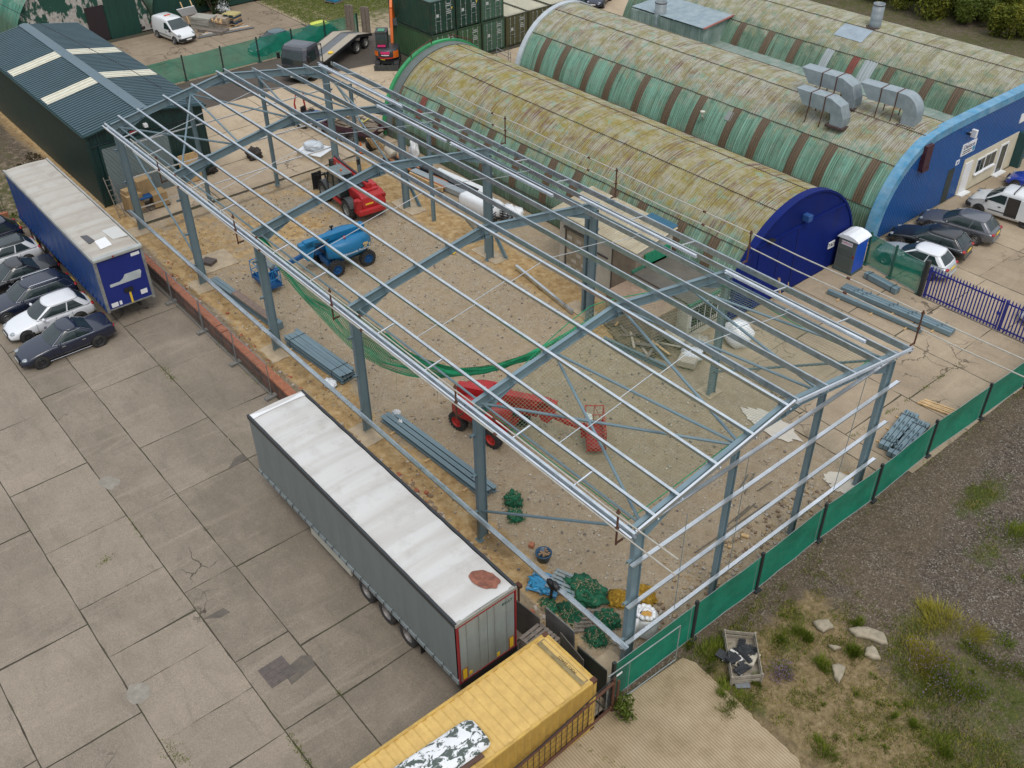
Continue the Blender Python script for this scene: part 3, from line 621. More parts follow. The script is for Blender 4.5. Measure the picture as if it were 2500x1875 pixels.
REDP = M('red_oxide_patch', (.17, .045, .03), .7, 0, .3, 3); GREYS = corr('bare_grey_sheet', (.30, .34, .35), 'x', .09, .15, .5, .5)
HR, HZ = 5.05, .35
def arcp(yc, th, r=HR): return yc + r * math.sin(th), HZ + r * math.cos(th)
def arcsheet(yc, x0, x1, t0, t1, r, nseg, nx=1, rib=0):
    b = B(); b.uv = []
    for i in range(nx + 1):
        for j in range(nseg + 1):
            th = t0 + (t1 - t0) * j / nseg; y, z = arcp(yc, th, r + (rib if i % 4 == 1 else -rib if i % 4 == 3 else 0)); x = x0 + (x1 - x0) * i / nx; b.v.append((x, y, z)); b.uv.append((x, HR * th))
    for i in range(nx):
        for j in range(nseg): b.f.append([i * (nseg + 1) + j, i * (nseg + 1) + j + 1, (i + 1) * (nseg + 1) + j + 1, (i + 1) * (nseg + 1) + j]); b.m.append(0)
    return b
def hut(label, yc, x0, x1, seams, mat, strips, band, name='arched_hut'):
    t = thing(name, label, 'hut', ((x0 + x1) / 2, yc, 0), 0, None, True)
    full = B(); full.uv = []; edges = [-R(93)] + [R(a) for a in seams] + [R(93)]
    for k in range(len(edges) - 1):
        mid_ = abs((edges[k] + edges[k + 1]) / 2); rr = HR - .02 * (k % 2 == 0) + .015 * (mid_ < .5)
        s_ = arcsheet(yc, x0, x1, edges[k] - R(.6), edges[k + 1] + R(.6), HR + .028 * (1 - mid_ / 1.6), 10, int((x1 - x0) / .15) * 4, .022); o = len(full.v); full.v += s_.v; full.uv += s_.uv; full.f += [[i + o for i in f] for f in s_.f]; full.m += s_.m
    full.done('roof', mat, t)
    for a in seams:                                                      # dark laps between the rings of sheets
        y, z = arcp(yc, R(a), HR + .045); b = B(); k = 60
        b.tube([(x0 + (x1 - x0) * j / k, y + random.uniform(-.02, .02), z + random.uniform(-.01, .01)) for j in range(k + 1)], .022, 5); b.done('lap_seam', LAPM, t)
    for x, m_, kind, fr in strips:
        w_ = .62 * kind; b = arcsheet(yc, x - w_ / 2, x + w_ / 2, R(band[0]), R(band[0] + (band[1] - band[0]) * fr), HR + .05, 10, 16, .022); b.done('rooflight' if m_ is BROWN else 'roof_patch', m_, t)
    return t
LAPM = M('lap_shadow', (.06, .04, .035), .9, 0, .3, 2)
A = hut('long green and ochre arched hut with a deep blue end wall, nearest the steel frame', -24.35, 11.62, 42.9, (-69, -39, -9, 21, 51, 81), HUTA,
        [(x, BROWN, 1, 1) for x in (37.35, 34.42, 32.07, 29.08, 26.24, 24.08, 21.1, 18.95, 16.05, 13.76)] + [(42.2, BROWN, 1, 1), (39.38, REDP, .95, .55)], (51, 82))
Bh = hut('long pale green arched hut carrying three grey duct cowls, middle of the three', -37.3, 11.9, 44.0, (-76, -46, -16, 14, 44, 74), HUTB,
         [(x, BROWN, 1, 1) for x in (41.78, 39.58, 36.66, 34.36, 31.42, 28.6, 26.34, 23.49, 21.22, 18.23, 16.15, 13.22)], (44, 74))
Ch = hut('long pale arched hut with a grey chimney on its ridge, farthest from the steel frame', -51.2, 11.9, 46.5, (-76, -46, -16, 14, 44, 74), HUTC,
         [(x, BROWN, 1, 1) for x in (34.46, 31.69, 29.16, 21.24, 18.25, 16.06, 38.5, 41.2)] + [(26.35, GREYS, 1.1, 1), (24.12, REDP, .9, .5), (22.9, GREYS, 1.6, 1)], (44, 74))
def archwall(b, yc, x0, x1, r=HR - .03, k=40, zc=HZ):
    ring = [(yc + r * math.sin(R(-93 + 186 * j / k)), zc + r * math.cos(R(-93 + 186 * j / k))) for j in range(k + 1)]
    b.poly([(x0, y, max(z, 0)) for y, z in ring], (x1 - x0, 0, 0)); return b
DBLUE = M('deep_blue_paint', (.003, .013, .125), .6, 0, .2, .7, (.006, .014, .08), .5, 1.2, spec=.15); CBLUE = corr('blue_cladding', (.005, .078, .27), 'y', .2, .1, .4, .8, (.01, .07, .25), .4)
LBLUE = M('pale_blue_coping', (.05, .23, .39), .55, 0, .25, 1.5, (.30, .40, .46), .55, 1.6); DGREEN = corr('dark_green_sheet', (.012, .075, .05), 'y', .15, .2, .6, .4); BGREEN = M('bright_green_rim', (.03, .26, .09), .6, 0, .2)
b = archwall(B(), -24.35, 11.42, 11.62, HR + .16); b.done('end_wall', DBLUE, A)
b = B(); k = 48
for j in range(k):
    t0, t1 = R(-93 + 186 * j / k), R(-93 + 186 * (j + 1) / k); P = []
    for t_ in (t0, t1):
        for rr in (HR + .07, HR + .19): P.append((-24.35 + rr * math.sin(t_), HZ + rr * math.cos(t_)))
    b.add([(x, y, z) for x in (11.36, 11.8) for y, z in P], [(0, 1, 3, 2), (4, 6, 7, 5), (1, 5, 7, 3), (0, 2, 6, 4)])
b.done('arch_rim', DBLUE, A)
b = B(); b.bx(11.385, 11.415, -27.2, -20.9, 0.05, 3.75); b.bx(11.36, 11.42, -28.2, -20.2, 3.78, 3.92); dr = b.done('sliding_door', M('blue_door', (.003, .014, .135), .6, 0, .15, .8, spec=.15), A)
b = B(); b.bx(11.36, 11.386, -24.08, -24.04, .1, 3.7); b.bx(11.36, 11.386, -22.6, -22.57, .1, 3.7); b.done('door_seam', M('seam_dark', (.006, .01, .08), .6), dr)
b = B(); b.box((11.2, -24.35, 4.35), (.42, .36, .36)); b.bar((11.4, -24.35, 4.2), (11.2, -24.35, 4.3), .1, .1); b.done('flood_lamp', M('lamp_box_blue', (.02, .07, .22), .5), A, bevel=.03)
b = B(); b.box((11.3, -21.6, 3.95), (.25, .45, .12)); b.box((11.15, -21.45, 4.0), (.2, .14, .14)); b.done('camera_bracket', BLACK, A)
b = B(); b.bx(11.34, 11.38, -27.75, -27.2, 1.35, 1.75); sg = b.done('sign', WHITE, A); text('T&D', .3, axes((11.335, -27.475, 1.55), (0, -1, 0), (0, 0, 1)), INK, sg)
# far end of the same hut: green rim, grey flashing, rusty rails
b = B()
for rr0, rr1, x0, x1, mi in ((HR - .02, HR + .22, 42.85, 43.15, 0), (HR + .03, HR + .09, 42.1, 42.86, 1)):
    for j in range(k):
        t0, t1 = R(-93 + 186 * j / k), R(-93 + 186 * (j + 1) / k); P = [(-24.35 + rr * math.sin(t_), HZ + rr * math.cos(t_)) for t_ in (t0, t1) for rr in (rr0, rr1)]
        b.add([(x, y, z) for x in (x0, x1) for y, z in P], [(0, 1, 3, 2), (4, 6, 7, 5), (1, 5, 7, 3), (0, 2, 6, 4)], mi)
b.done('arch_rim', [BGREEN, M('grey_flashing', (.11, .13, .12), .6)], A)
b = archwall(B(), -24.35, 42.8, 42.95); b.done('end_wall', DGREEN, A)
for ya, yb in ((-21.8, -23.6), (-25.3, -27.2)):
    b = B()
    za, zb = [HZ + math.sqrt(HR ** 2 - (y + 24.35) ** 2) for y in (ya, yb)]
    b.bar((42.9, ya, za), (42.9, ya, za + .55), .06, .06); b.bar((42.9, ya, za + .55), (42.9, yb, zb + .5), .06, .06); b.bar((42.9, yb, zb), (42.9, yb, zb + .5), .06, .06); b.done('edge_rail', RUST, A)
b = archwall(B(), -37.3, 43.9, 44.05); b.done('end_wall', DGREEN, Bh); b = archwall(B(), -51.2, 46.4, 46.55); b.done('end_wall', DGREEN, Ch)
b = B()
for j in range(k):
    t0, t1 = R(-93 + 186 * j / k), R(-93 + 186 * (j + 1) / k); P = [(-37.3 + rr * math.sin(t_), HZ + rr * math.cos(t_)) for t_ in (t0, t1) for rr in (HR, HR + .14)]
    b.add([(x, y, z) for x in (43.75, 44.2) for y, z in P], [(0, 1, 3, 2), (4, 6, 7, 5), (1, 5, 7, 3), (0, 2, 6, 4)])
b.done('arch_rim', M('pale_grey_rim', (.42, .46, .48), .5, 0, .15), Bh)
b = B(); y, z = arcp(-37.3, R(60), HR + .06); b.tube([(25.6, y, z), (25.4, y + .35, z + .35), (25.4, y + .35, z + .6)], .07, 8); b.lathe([(.02, .0), (.16, .0), (.16, .08), (.02, .12)], Matrix.Translation((25.4, y + .35, z + .6)), 12); b.done('vent_cowl', M('cream_cowl', (.5, .48, .4), .6), Bh)
b = arcsheet(-37.3, 23.6, 24.1, R(48), R(55), HR + .05, 3); b.done('roof_patch', M('grey_patch', (.22, .24, .23), .7), Bh)
# shared blue street front of the two rear huts
FC = thing('blue_shopfront', 'bright blue ribbed front wall with pale blue coping joining the two rear huts', 'shop front', (11.6, -45, 0), 0, None, True)
out = [(-37.3 + 5.3 * math.sin(R(a)), max(0, .15 + 5.22 * math.cos(R(a)))) for a in range(92, 6, -4)] + [(-38.4, 5.42), (-41, 5.45), (-52, 5.45), (-63, 5.45)]
b = B(); b.poly([(11.5, y, z) for y, z in out] + [(11.5, -63, 0)], (.3, 0, 0)); b.done('cladding', CBLUE, FC)
b = B()
for i in range(len(out) - 1):
    def off(j, d_):
        p, q = out[max(j - 1, 0)], out[min(j + 1, len(out) - 1)]; ty, tz = q[0] - p[0], q[1] - p[1]; L = math.hypot(ty, tz); return (out[j][0] - tz / L * d_, max(0, out[j][1] + ty / L * d_))
    a0, a1 = out[i], out[i + 1]; i0, i1 = off(i, .42), off(i + 1, .42); o0, o1 = off(i, -.05), off(i + 1, -.05)
    g = .012 if (i % 2 == 0 or i > 20) else 0
    b.add([(11.44, *o0), (11.44, *o1), (11.44, *i1), (11.44, *i0), (12.06, *o0), (12.06, *o1), (12.06, *i1), (12.06, *i0)], [(0, 1, 2, 3), (4, 7, 6, 5), (0, 4, 5, 1), (3, 2, 6, 7), (0, 3, 7, 4), (1, 5, 6, 2)])
b.done('coping', LBLUE, FC)
def fbox(name, y0, y1, z0, z1, mat, x=11.5, d_=.05, parent=FC, bev=0): b_ = B(); b_.bx(x - d_, x + .02, y0, y1, z0, z1); return b_.done(name, mat, parent, bevel=bev)
CREAM = M('cream_render', (.58, .53, .40), .8, 0, .1, 1.5, (.40, .36, .25), .4, 2)
fbox('render_panel', -47.7, -41.05, 0, 2.42, CREAM, d_=.03)
dk = fbox('entrance_recess', -40.05, -39.3, 0, 2.25, M('dark_recess', (.015, .03, .03), .4), d_=.012)
dr = fbox('door', -42.1, -41.25, .05, 2.12, WHITE, 11.47, .05); fbox('step', -42.2, -41.15, 0, .07, WHITE, 11.47, .4)
for ya, yb, za, zb in ((-43.75, -42.75, .95, 1.95), (-45.1, -43.75, .98, 1.98)):
    w_ = fbox('window', ya, yb, za, zb, WHITE, 11.47, .05); m_ = (ya + yb) / 2
    for c0, c1 in ((ya + .07, m_ - .03), (m_ + .03, yb - .07)): fbox('pane', c0, c1, za + .08, zb - .08, GLASS, 11.418, .012, w_)
    fbox('sill', ya - .05, yb + .05, za - .06, za, WHITE, 11.42, .12, w_)
w_ = fbox('glass_door', -46.55, -45.55, .02, 2.1, WHITE, 11.47, .05); fbox('pane', -46.4, -45.7, .15, 1.98, GLASS, 11.418, .012, w_); fbox('step', -46.7, -45.4, 0, .07, WHITE, 11.47, .35)
b = B(); b.bx(10.9, 11.5, -48.1, -47.75, 0, 2.35); b.done('steel_shutter', M('dark_teal_steel', (.012, .06, .062), .5), FC)
b = B(); b.bx(11.22, 11.5, -36.05, -35.35, 3.45, 5.0); b.bx(11.18, 11.25, -36.05, -35.35, 3.4, 3.6); b.done('louvre_box', M('dark_red_steel', (.05, .014, .02), .5, 0, .2), FC)
b = B(); b.box((11.25, -40.75, 4.3), (.34, .2, .5)); b.bar((11.5, -40.6, 4.35), (11.25, -40.75, 4.3), .05, .05); b.done('security_lamp', WHITE, FC, bevel=.05)
b = B(); b.box((11.35, -40.25, 4.4), (.22, .12, .12)); b.done('camera', BLACK, FC)
sg = fbox('sign', -41.85, -40.25, 2.85, 3.62, WHITE, 11.5, .04)
text('Danzco', .42, axes((11.452, -41.05, 3.38), (0, -1, 0), (0, 0, 1)), M('sign_navy', (.03, .03, .12), .5), sg)
for zz_, w2 in ((3.12, 1.1), (2.98, .95)): fbox('rule_line', -40.4 - w2, -40.4, zz_ - .03, zz_ + .03, INK, 11.456, .004, sg)
fbox('logo_block', -41.8, -41.55, 2.9, 3.2, M('logo_blue', (.04, .25, .45), .5), 11.456, .004, sg)
sg = fbox('notice', -40.35, -39.95, 2.38, 2.68, WHITE, 11.5, .03); fbox('emblem', -40.22, -40.08, 2.45, 2.6, M('emblem_blue', (.05, .15, .35), .5), 11.466, .004, sg)
fbox('window', -48.3, -47.2, 3.1, 3.7, WHITE, 11.5, .04)
# infill roof between the rear huts, tall shed on it, chimneys, ducts
IN = thing('infill_roof', 'low corrugated roof filling the gap between the two rear huts', 'roof', (28, -44.4, 0), 0, None, True)
b = B(); b.grid(lambda u, v: (12.1 + 24 * u, -41.6 - 5.6 * v, 2.72 - .25 * v + (.03 if int(u * 240) % 2 else 0)), 240, 1); b.done('sheeting', corr('pale_roof_sheet', (.27, .29, .265), 'x', .2, .25, .75, .5, (.08, .19, .14), .8), IN)
SH = thing('roof_shed', 'tall grey sheeted shed with a sloping roof wedged between the two rear huts', 'shed', (39.6, -46.5, 0), 0, None, True)
zr0, zr1 = 4.05, 4.0; P = [(35.5, -44.1), (36.2, -49.4), (43.2, -49.3), (43.0, -43.7)]
b = B(); b.loft([[(x, y, 0) for x, y in P], [(x, y, zr0 - .05) for x, y in P]]); b.done('wall', corr('mixed_cladding', (.30, .36, .33), 'x', .2, .35, .6, .5, (.03, .10, .07), .8, 0, 0, .6), SH)
b = B()
b.grid(lambda u, v: ((35.3 + .7 * v) + (7.8 - .5 * v) * u, -43.85 - 5.6 * v, 4.12 + .12 * math.sin(PI * .5 * v) + (.035 if int(u * 78) % 2 else 0)), 78, 2); b.done('roof', corr('blue_grey_roof', (.20, .265, .295), 'x', .2, .12, .45, .3, (.40, .46, .47), .5), SH)
b = B(); b.bar((35.32, -43.85, 4.13), (36.0, -49.4, 4.25), .1, .12); b.done('verge_trim', M('red_verge', (.35, .14, .12), .6, 0, .3), SH)
DU = G(2076, 258, 5.3); DV = G(2222, 303, 5.3)
CHM = corr('grey_flue', (.20, .235, .25), 'z', .5, .12, .45, .2)
def chimney(x, y, z0, z1, r, label):
    t = thing('chimney', label, 'chimney', (x, y, z0), 0, None, True)
    b = B(); M_ = Matrix.Translation((x, y, 0)); b.lathe([(r, z0), (r, z1), (r - .03, z1), (r - .03, z0 + .3), (.01, z0 + .3)], M_, 28); b.done('flue', CHM, t, smooth=True)
    b = B(); b.lathe([(r + .22, z0), (r + .2, z0 + .06), (r + .02, z0 + .09)], M_, 28); b.lathe([(r + .025, z1 - .12), (r + .025, z1 - .06)], M_, 28); b.done('collar', LAPM, t); return t
chimney(40.3, -44.3, 2.6, 5.05, .47, 'wide grey flue pipe rising beside the sheeted shed between the rear huts'); chimney(25.0, -50.6, 5.3, 7.0, .42, 'grey flue pipe on the ridge of the farthest arched hut')
DUCT = M('galvanised_duct', (.25, .30, .32), .5, .2, .15, 1.6, (.42, .46, .48), .4, 3)
def duct(x, y, z, L, hgt, wd, rnd, label, rz):
    t = thing('duct_cowl', label, 'ventilation duct', (x, y, z), rz, 'grey ducts on the middle hut roof'); h = .85; b = B(); w2 = wd / 2
    def ringx(x_, z0, z1): return [(x_, -w2, z0), (x_, w2, z0), (x_, w2, z1), (x_, -w2, z1)]
    def sec(p, dx, dz): return [(p[0] - dx * h / 2, s_, p[1] - dz * h / 2) for s_ in (-w2, w2)] + [(p[0] + dx * h / 2, s_, p[1] + dz * h / 2) for s_ in (w2, -w2)]
    rr = .62
    rings = [[(-h / 2, -w2, 0), (-h / 2, w2, 0), (h / 2, w2, 0), (h / 2, -w2, 0)]]; kk = 10 if rnd else 2
    pts = [(0, .15)]
    c0 = (rr, hgt - h / 2 - rr)
    for j in range(kk + 1):
        a = PI * .5 * j / kk; pts_ = (c0[0] - rr * math.cos(a), c0[1] + rr * math.sin(a)); nd = (-math.cos(a), math.sin(a))
        rings.append([(pts_[0] - nd[0] * h / 2, -w2, pts_[1] - nd[1] * h / 2), (pts_[0] - nd[0] * h / 2, w2, pts_[1] - nd[1] * h / 2), (pts_[0] + nd[0] * h / 2, w2, pts_[1] + nd[1] * h / 2), (pts_[0] + nd[0] * h / 2, -w2, pts_[1] + nd[1] * h / 2)])
    # bottom ring order: inner side is +x
    rings[0] = [(h / 2, -w2, 0), (h / 2, w2, 0), (-h / 2, w2, 0), (-h / 2, -w2, 0)]
    rings.append([(L - h * .75, -w2, hgt - h), (L - h * .75, w2, hgt - h), (L, w2, hgt), (L, -w2, hgt)])
    b.loft(rings); b.done('duct', DUCT, t)
    b = B(); b.box((0, 0, .04), (h + .35, wd + .35, .14)); b.done('curb', LAPM, t)
    for xs in (rr + .35, rr + 1.35):
        b = B(); b.box((xs, 0, hgt - h / 2), (.06, wd + .05, h + .05))
        for sy in (-1, 1): b.bar((xs, sy * (w2 + .03), hgt - h), (xs + .1, sy * (w2 + .05), -.25), .05, .05)
        b.done('support_strap', RUST, t)
    return t
duct(16.75, -34.75, 4.7, 3.05, 1.62, .85, False, 'grey duct cowl with a faceted elbow standing lowest on the middle hut roof', R(2))
duct(DU.x, DU.y, 5.25, 3.45, 1.7, .95, False, 'largest grey duct cowl with a faceted elbow on the ridge, farthest back', R(4))
duct(DV.x, DV.y, 5.22, 3.35, 1.85, .9, True, 'grey duct cowl with a smooth round elbow nearest the blue coping', R(5))
b = arcsheet(-51.2, 24.6, 27.0, R(15), R(31), HR + .05, 4); b.done('roof_patch', M('pale_blue_patch', (.27, .33, .37), .7), Ch)
# ---------------------------------------------------------------- dark green clad shed with roller door
GBT = thing('green_shed', 'dark green ribbed metal shed with blue grey roof, cream rooflights and a roller door', 'shed', (56, -3.35, 0), 0, None, True)
X0, X1, YL, YR, ZE, ZRG = 45.3, 66.8, .38, -7.1, 4.72, 5.36; YM = -3.35
GW = corr('dark_green_wall', (.007, .032, .03), 'x', .2, .2, .4, .8, (.03, .03, .022), .3); GWY = corr('dark_green_gable', (.007, .030, .028), 'y', .2, .2, .4, .8)
b = B(); b.bx(X0 + .062, X1 - .07, YL - .05, YL - .003, 0, ZE - .05); b.done('side_wall', GW, GBT); b = B(); b.bx(X0 + .062, X1 - .07, YR + .003, YR + .05, 0, ZE - .05); b.done('side_wall', GW, GBT)
for x in (X0, X1 - .06): b = B(); b.poly([(x, YR, 0), (x, YL, 0), (x, YL, ZE - .04), (x, YM, ZRG - .04), (x, YR, ZE - .04)], (.06, 0, 0)); b.done('gable_wall', GWY, GBT)
GROOF = M('blue_grey_roof_sheet', (.048, .088, .105), .55, 0, .12, .5, (.06, .10, .115), .4, 2)
rf = []
for sg, ye_ in ((1, YL + .18), (-1, YR - .18)):
    b = B(); nr = 65; xs = []
    for j in range(nr):
        x = X0 - .15 + (X1 - X0 + .3) * j / nr; p = (X1 - X0 + .3) / nr; xs += [(x, 0), (x + p * .5, 0), (x + p * .52, .12), (x + p * .98, .12)]
    xs.append((X1 + .15, 0)); ze = ZE - (ZRG - ZE) / abs(YL - YM) * .18
    vs = [(x, yy, zz_ + dz) for x, dz in xs for yy, zz_ in ((ye_, ze), (YM, ZRG))]
    b.add(vs, [(2 * i, 2 * i + 1, 2 * i + 3, 2 * i + 2) for i in range(len(xs) - 1)]); r_ = b.done('roof', GROOF, GBT); rf.append(r_)
    for xc in ((52.1, 58.7) if sg > 0 else (52.6, 58.6)):
        b = B(); nn = 6
        for a0, a1 in ((.03, .5), (.5, .97)):
            for j in range(nn):
                xa = xc - .65 + 1.3 * j / nn; xb = xa + 1.3 / nn; dz = .15 if j % 2 else .135
                q = lambda f: (ye_ + (YM - ye_) * f, ze + (ZRG - ze) * f + dz + (.01 if a0 > .4 else 0))
                (ya, za), (yb, zb) = q(a0), q(a1 + .01); b.quad((xa, ya, za), (xb, ya, za), (xb, yb, zb), (xa, yb, zb))
        b.done('rooflight', M('cream_rooflight', (.62, .60, .47), .45, 0, .12, 3, (.50, .44, .30), .4, 2), r_)
b = B(); b.add([(x, YM + dy, ZRG + dz) for x in (X0 - .16, X1 + .16) for dy, dz in ((.36, .11), (0, .185), (-.36, .11))], [(0, 1, 4, 3), (1, 2, 5, 4)]); b.done('ridge_cap', M('ridge_flashing', (.095, .145, .17), .4, .1, .1), GBT)
b = B()
for y0, z0 in ((YL + .2, ZE - .05), (YR - .2, ZE - .05)): b.bar((X0 - .15, y0, z0), (X1 + .15, y0, z0), .12, .1)
b.bar((X0 - .02, YL + .02, 0), (X0 - .02, YL + .02, ZE), .1, .1); b.bar((X0 - .17, YL + .2, ZE - .06), (X0 - .17, YM, ZRG), .06, .1); b.bar((X0 - .17, YR - .2, ZE - .06), (X0 - .17, YM, ZRG), .06, .1); b.done('trim', M('dark_green_trim', (.008, .035, .033), .4), GBT)
b = B(); n_ = 46
for j in range(n_): z0 = 3.72 * j / n_; b.add([(X0 - .03, -.28, z0), (X0 - .03, -4.5, z0), (X0 - .075, -4.5, z0 + .05), (X0 - .075, -.28, z0 + .05), (X0 - .03, -.28, z0 + .081), (X0 - .03, -4.5, z0 + .081)], [(0, 1, 2, 3), (3, 2, 5, 4)])
b.done('roller_door', M('grey_shutter', (.15, .185, .185), .6, 0, .1), GBT)
b = B(); b.bx(X0 - .08, X0 - .0, -4.62, -4.5, 0, 3.8); b.bx(X0 - .08, X0, -.28, -.16, 0, 3.8); b.bx(X0 - .09, X0, -4.62, -.16, 3.72, 3.9); b.done('door_frame', M('frame_green', (.008, .035, .033), .4), GBT)
b = B(); b.box((X0 - .16, YM + .1, 4.45), (.3, .22, .2)); b.done('flood_lamp', WHITE, GBT); b = B(); b.box((X0 - .05, YM + .9, 4.2), (.06, .5, .14)); b.done('alarm_sign', M('alarm_red', (.25, .03, .03), .5), GBT)
b = B(); b.tube([(X0 - .05, .3, 3.95), (X0 - .05, -7, 4.1)], .02, 6); b.done('cable', BLACK, GBT)
# ---------------------------------------------------------------- peeling green huts at the back left
def peelmat():
    n = N('peeling_green_sheet'); o = n.coord(); mp = n.mapp(o, (1, 1.1, .55))
    pk = n.ramp(n.noise(mp, .9, 7, .62), [(.5, 0), (.53, 1)]); br = n.n('ShaderNodeTexBrick'); n.l(n.mapp(o, (1, 1, 1), rot=(0, 0, 0)), br.inputs[0])
    c = n.mix(n.noise(o, 1.5, 5), (.006, .045, .030), (.014, .075, .05)); c = n.mix(pk, c, n.ramp(n.noise(o, 4, 4), [(.35, (.30, .27, .23)), (.6, (.44, .42, .39)), (.8, (.33, .30, .36))]))
    n.bump(n.wave(o, 2 * PI / .15 / 20, 0, 'Y'), .4, .02); return n.fin(c, .7)
PEEL = peelmat(); DG2 = corr('green_gable_sheet', (.006, .045, .032), 'y', .15, .2, .6, .5)
def archhouse(label, yc, r, xg, x1, gmat, rmat):
    t = thing('arched_hut', label, 'hut', ((xg + x1) / 2, yc, 0), 0, None, True); k_ = 30; b = B(); b.uv = []
    for i in range(2):
        for j in range(k_ + 1):
            a = R(-92 + 184 * j / k_); b.v.append(((xg - .3, x1)[i], yc + r * math.sin(a), .3 + r * math.cos(a))); b.uv.append(((xg, x1)[i], r * a))
    for j in range(k_): b.f.append([j, j + 1, k_ + 2 + j, k_ + 1 + j]); b.m.append(0)
    b.done('roof', rmat, t, smooth=True); b = B(); b.poly([(xg, yc + (r - .05) * math.sin(R(-92 + 184 * j / k_)), max(0, .3 + (r - .05) * math.cos(R(-92 + 184 * j / k_)))) for j in range(k_ + 1)], (.15, 0, 0)); b.done('end_wall', gmat, t); return t
D1 = archhouse('peeling green arched hut with big sliding doors behind the dark green shed', -10.6, 6.0, 76.6, 100, PEEL, hutmat('peeling_roof', (.33, .33, .27), (.40, .42, .38), (.03, .13, .09), (.08, .22, .16), .9))
b = B(); b.bx(76.48, 76.58, -15.4, -12.6, 0, 3.4); b.done('sliding_door', DG2, D1); b = B(); b.bx(76.5, 76.6, -12.5, -10.9, 0, 3.0); b.done('doorway', M('doorway_dark', (.02, .012, .014), .8), D1)
D2 = archhouse('plain dark green arched hut behind the white van', -22.6, 5.4, 78.2, 100, DG2, hutmat('grey_green_roof', (.22, .26, .22), (.27, .31, .28), (.05, .13, .10), (.10, .2, .16), .7))
b = B(); b.box((79.4, -30.5, 1.4), (2.2, 5, 2.8)); t = b.done('green_lean_to', DG2); tag(t, 'dark green lean-to beside the plain green hut at the edge of the grass', 'shed')
# ---------------------------------------------------------------- shipping containers
def contmat(name, c, dirt=(.10, .07, .04), amt=.3): return M(name, c, .5, .0, .14, 1.0, dirt, amt, 2.2)
def corrpath(L, pitch, dep):
    n_ = max(2, round(L / pitch)); p = L / n_; o = []
    for j in range(n_): o += [(j * p, 0), (j * p + p * .3, 0), (j * p + p * .5, -dep), (j * p + p * .8, -dep)]
    return o + [(L, 0)]
FRMM = {}
def container(label, loc, rz, L, mat, fmat, rmat=None, group=None, Wd=2.44, H=2.59, doors=True, marks=True, roofp=.3):
    """local x along the length, doors on the -x end, origin at the centre of the base"""
    t = thing('shipping_container', label, 'container', loc, rz, group); h = L / 2; w2 = Wd / 2
    b = B()
    for s_ in (-1, 1):
        pth = corrpath(L - .3, .28, .045); vs = [(-h + .15 + a, s_ * (w2 - .012 + d_), z) for a, d_ in pth for z in (.14, H - .1)]; b.add(vs, [(2 * i, 2 * i + 1, 2 * i + 3, 2 * i + 2) for i in range(len(pth) - 1)])
    pth = corrpath(Wd - .3, .28, .045); vs = [(h - .012 + d_, -w2 + .15 + a, z) for a, d_ in pth for z in (.14, H - .1)]; b.add(vs, [(2 * i, 2 * i + 1, 2 * i + 3, 2 * i + 2) for i in range(len(pth) - 1)])
    if not doors: vs = [(-h + .012 - d_, -w2 + .15 + a, z) for a, d_ in pth for z in (.14, H - .1)]; b.add(vs, [(2 * i, 2 * i + 1, 2 * i + 3, 2 * i + 2) for i in range(len(pth) - 1)])
    b.done('wall', mat, t)
    b = B(); pth = corrpath(L - .5, roofp, .035); vs = [(-h + .25 + a, y, H - .035 + d_ + (0 if abs(y) > w2 - .1 else .02)) for a, d_ in pth for y in (-w2 + .06, -w2 + .35, w2 - .35, w2 - .06)]
    b.add(vs, [(4 * i + q, 4 * i + q + 1, 4 * i + q + 5, 4 * i + q + 4) for i in range(len(pth) - 1) for q in range(3)]); b.bx(-h + .02, -h + .26, -w2 + .06, w2 - .06, H - .07, H - .03); b.bx(h - .26, h - .02, -w2 + .06, w2 - .06, H - .07, H - .03); b.done('roof', rmat or mat, t)
    b = B()
    for s_ in (-1, 1):
        for z, q in ((.09, .14), (H - .06, .1)): b.bar((-h, s_ * (w2 - .05), z), (h, s_ * (w2 - .05), z), .1, q)
        for xx in (-h + .07, h - .07): b.bar((xx, s_ * (w2 - .07), 0.02), (xx, s_ * (w2 - .07), H - .02), .13, .13)
    for xx in (-h + .055, h - .055):
        for z in (.09, H - .06): b.bar((xx, -w2 + .13, z), (xx, w2 - .13, z), .1, .1)
    b.done('frame', fmat, t, bevel=.012)
    b = B()
    for xx in (-h + .09, h - .09):
        for s_ in (-1, 1): b.box((xx, s_ * (w2 - .08), H - .055), (.185, .165, .125)); b.box((xx, s_ * (w2 - .08), .06), (.185, .165, .125))
    b.done('corner_casting', fmat if fmat is not YFR else RUST, t)
    if doors:
        for s_ in (-1, 1):
            b = B(); y0, y1 = sorted((s_ * .01, s_ * (w2 - .14))); b.bx(-h - .005, -h + .04, y0, y1, .16, H - .13)
            for z in (.62, 1.08, 1.55, 2.0): b.bx(-h - .02, -h + .0, y0 + .05, y1 - .05, z, z + .05)
            dr = b.done('door', mat, t); b = B()
            for f in (.28, .72):
                y = s_ * (w2 - .14) * f; b.tube([(-h - .06, y, .12), (-h - .06, y, H - .1)], .022, 6)
                for z in (.3, .75, 1.3, 1.9, 2.35): b.box((-h - .045, y, z), (.06, .1, .05))
            b.bar((-h - .09, s_ * .25, 1.0), (-h - .09, s_ * .75, 1.02), .03, .03); b.done('lock_rod', LOCK, dr)
            if marks:
                b = B(); yy = s_ * .55
                if s_ < 0:
                    for z, ww in ((2.2, .5), (2.05, .62), (1.75, .3), (1.6, .5), (1.45, .45)): b.bx(-h - .024, -h - .02, yy - ww / 2, yy + ww / 2, z - .035, z + .035)
                else: b.bx(-h - .024, -h - .02, yy - .13, yy + .13, 1.3, 1.55)
                b.done('stencil', STENCIL, dr)
    return t
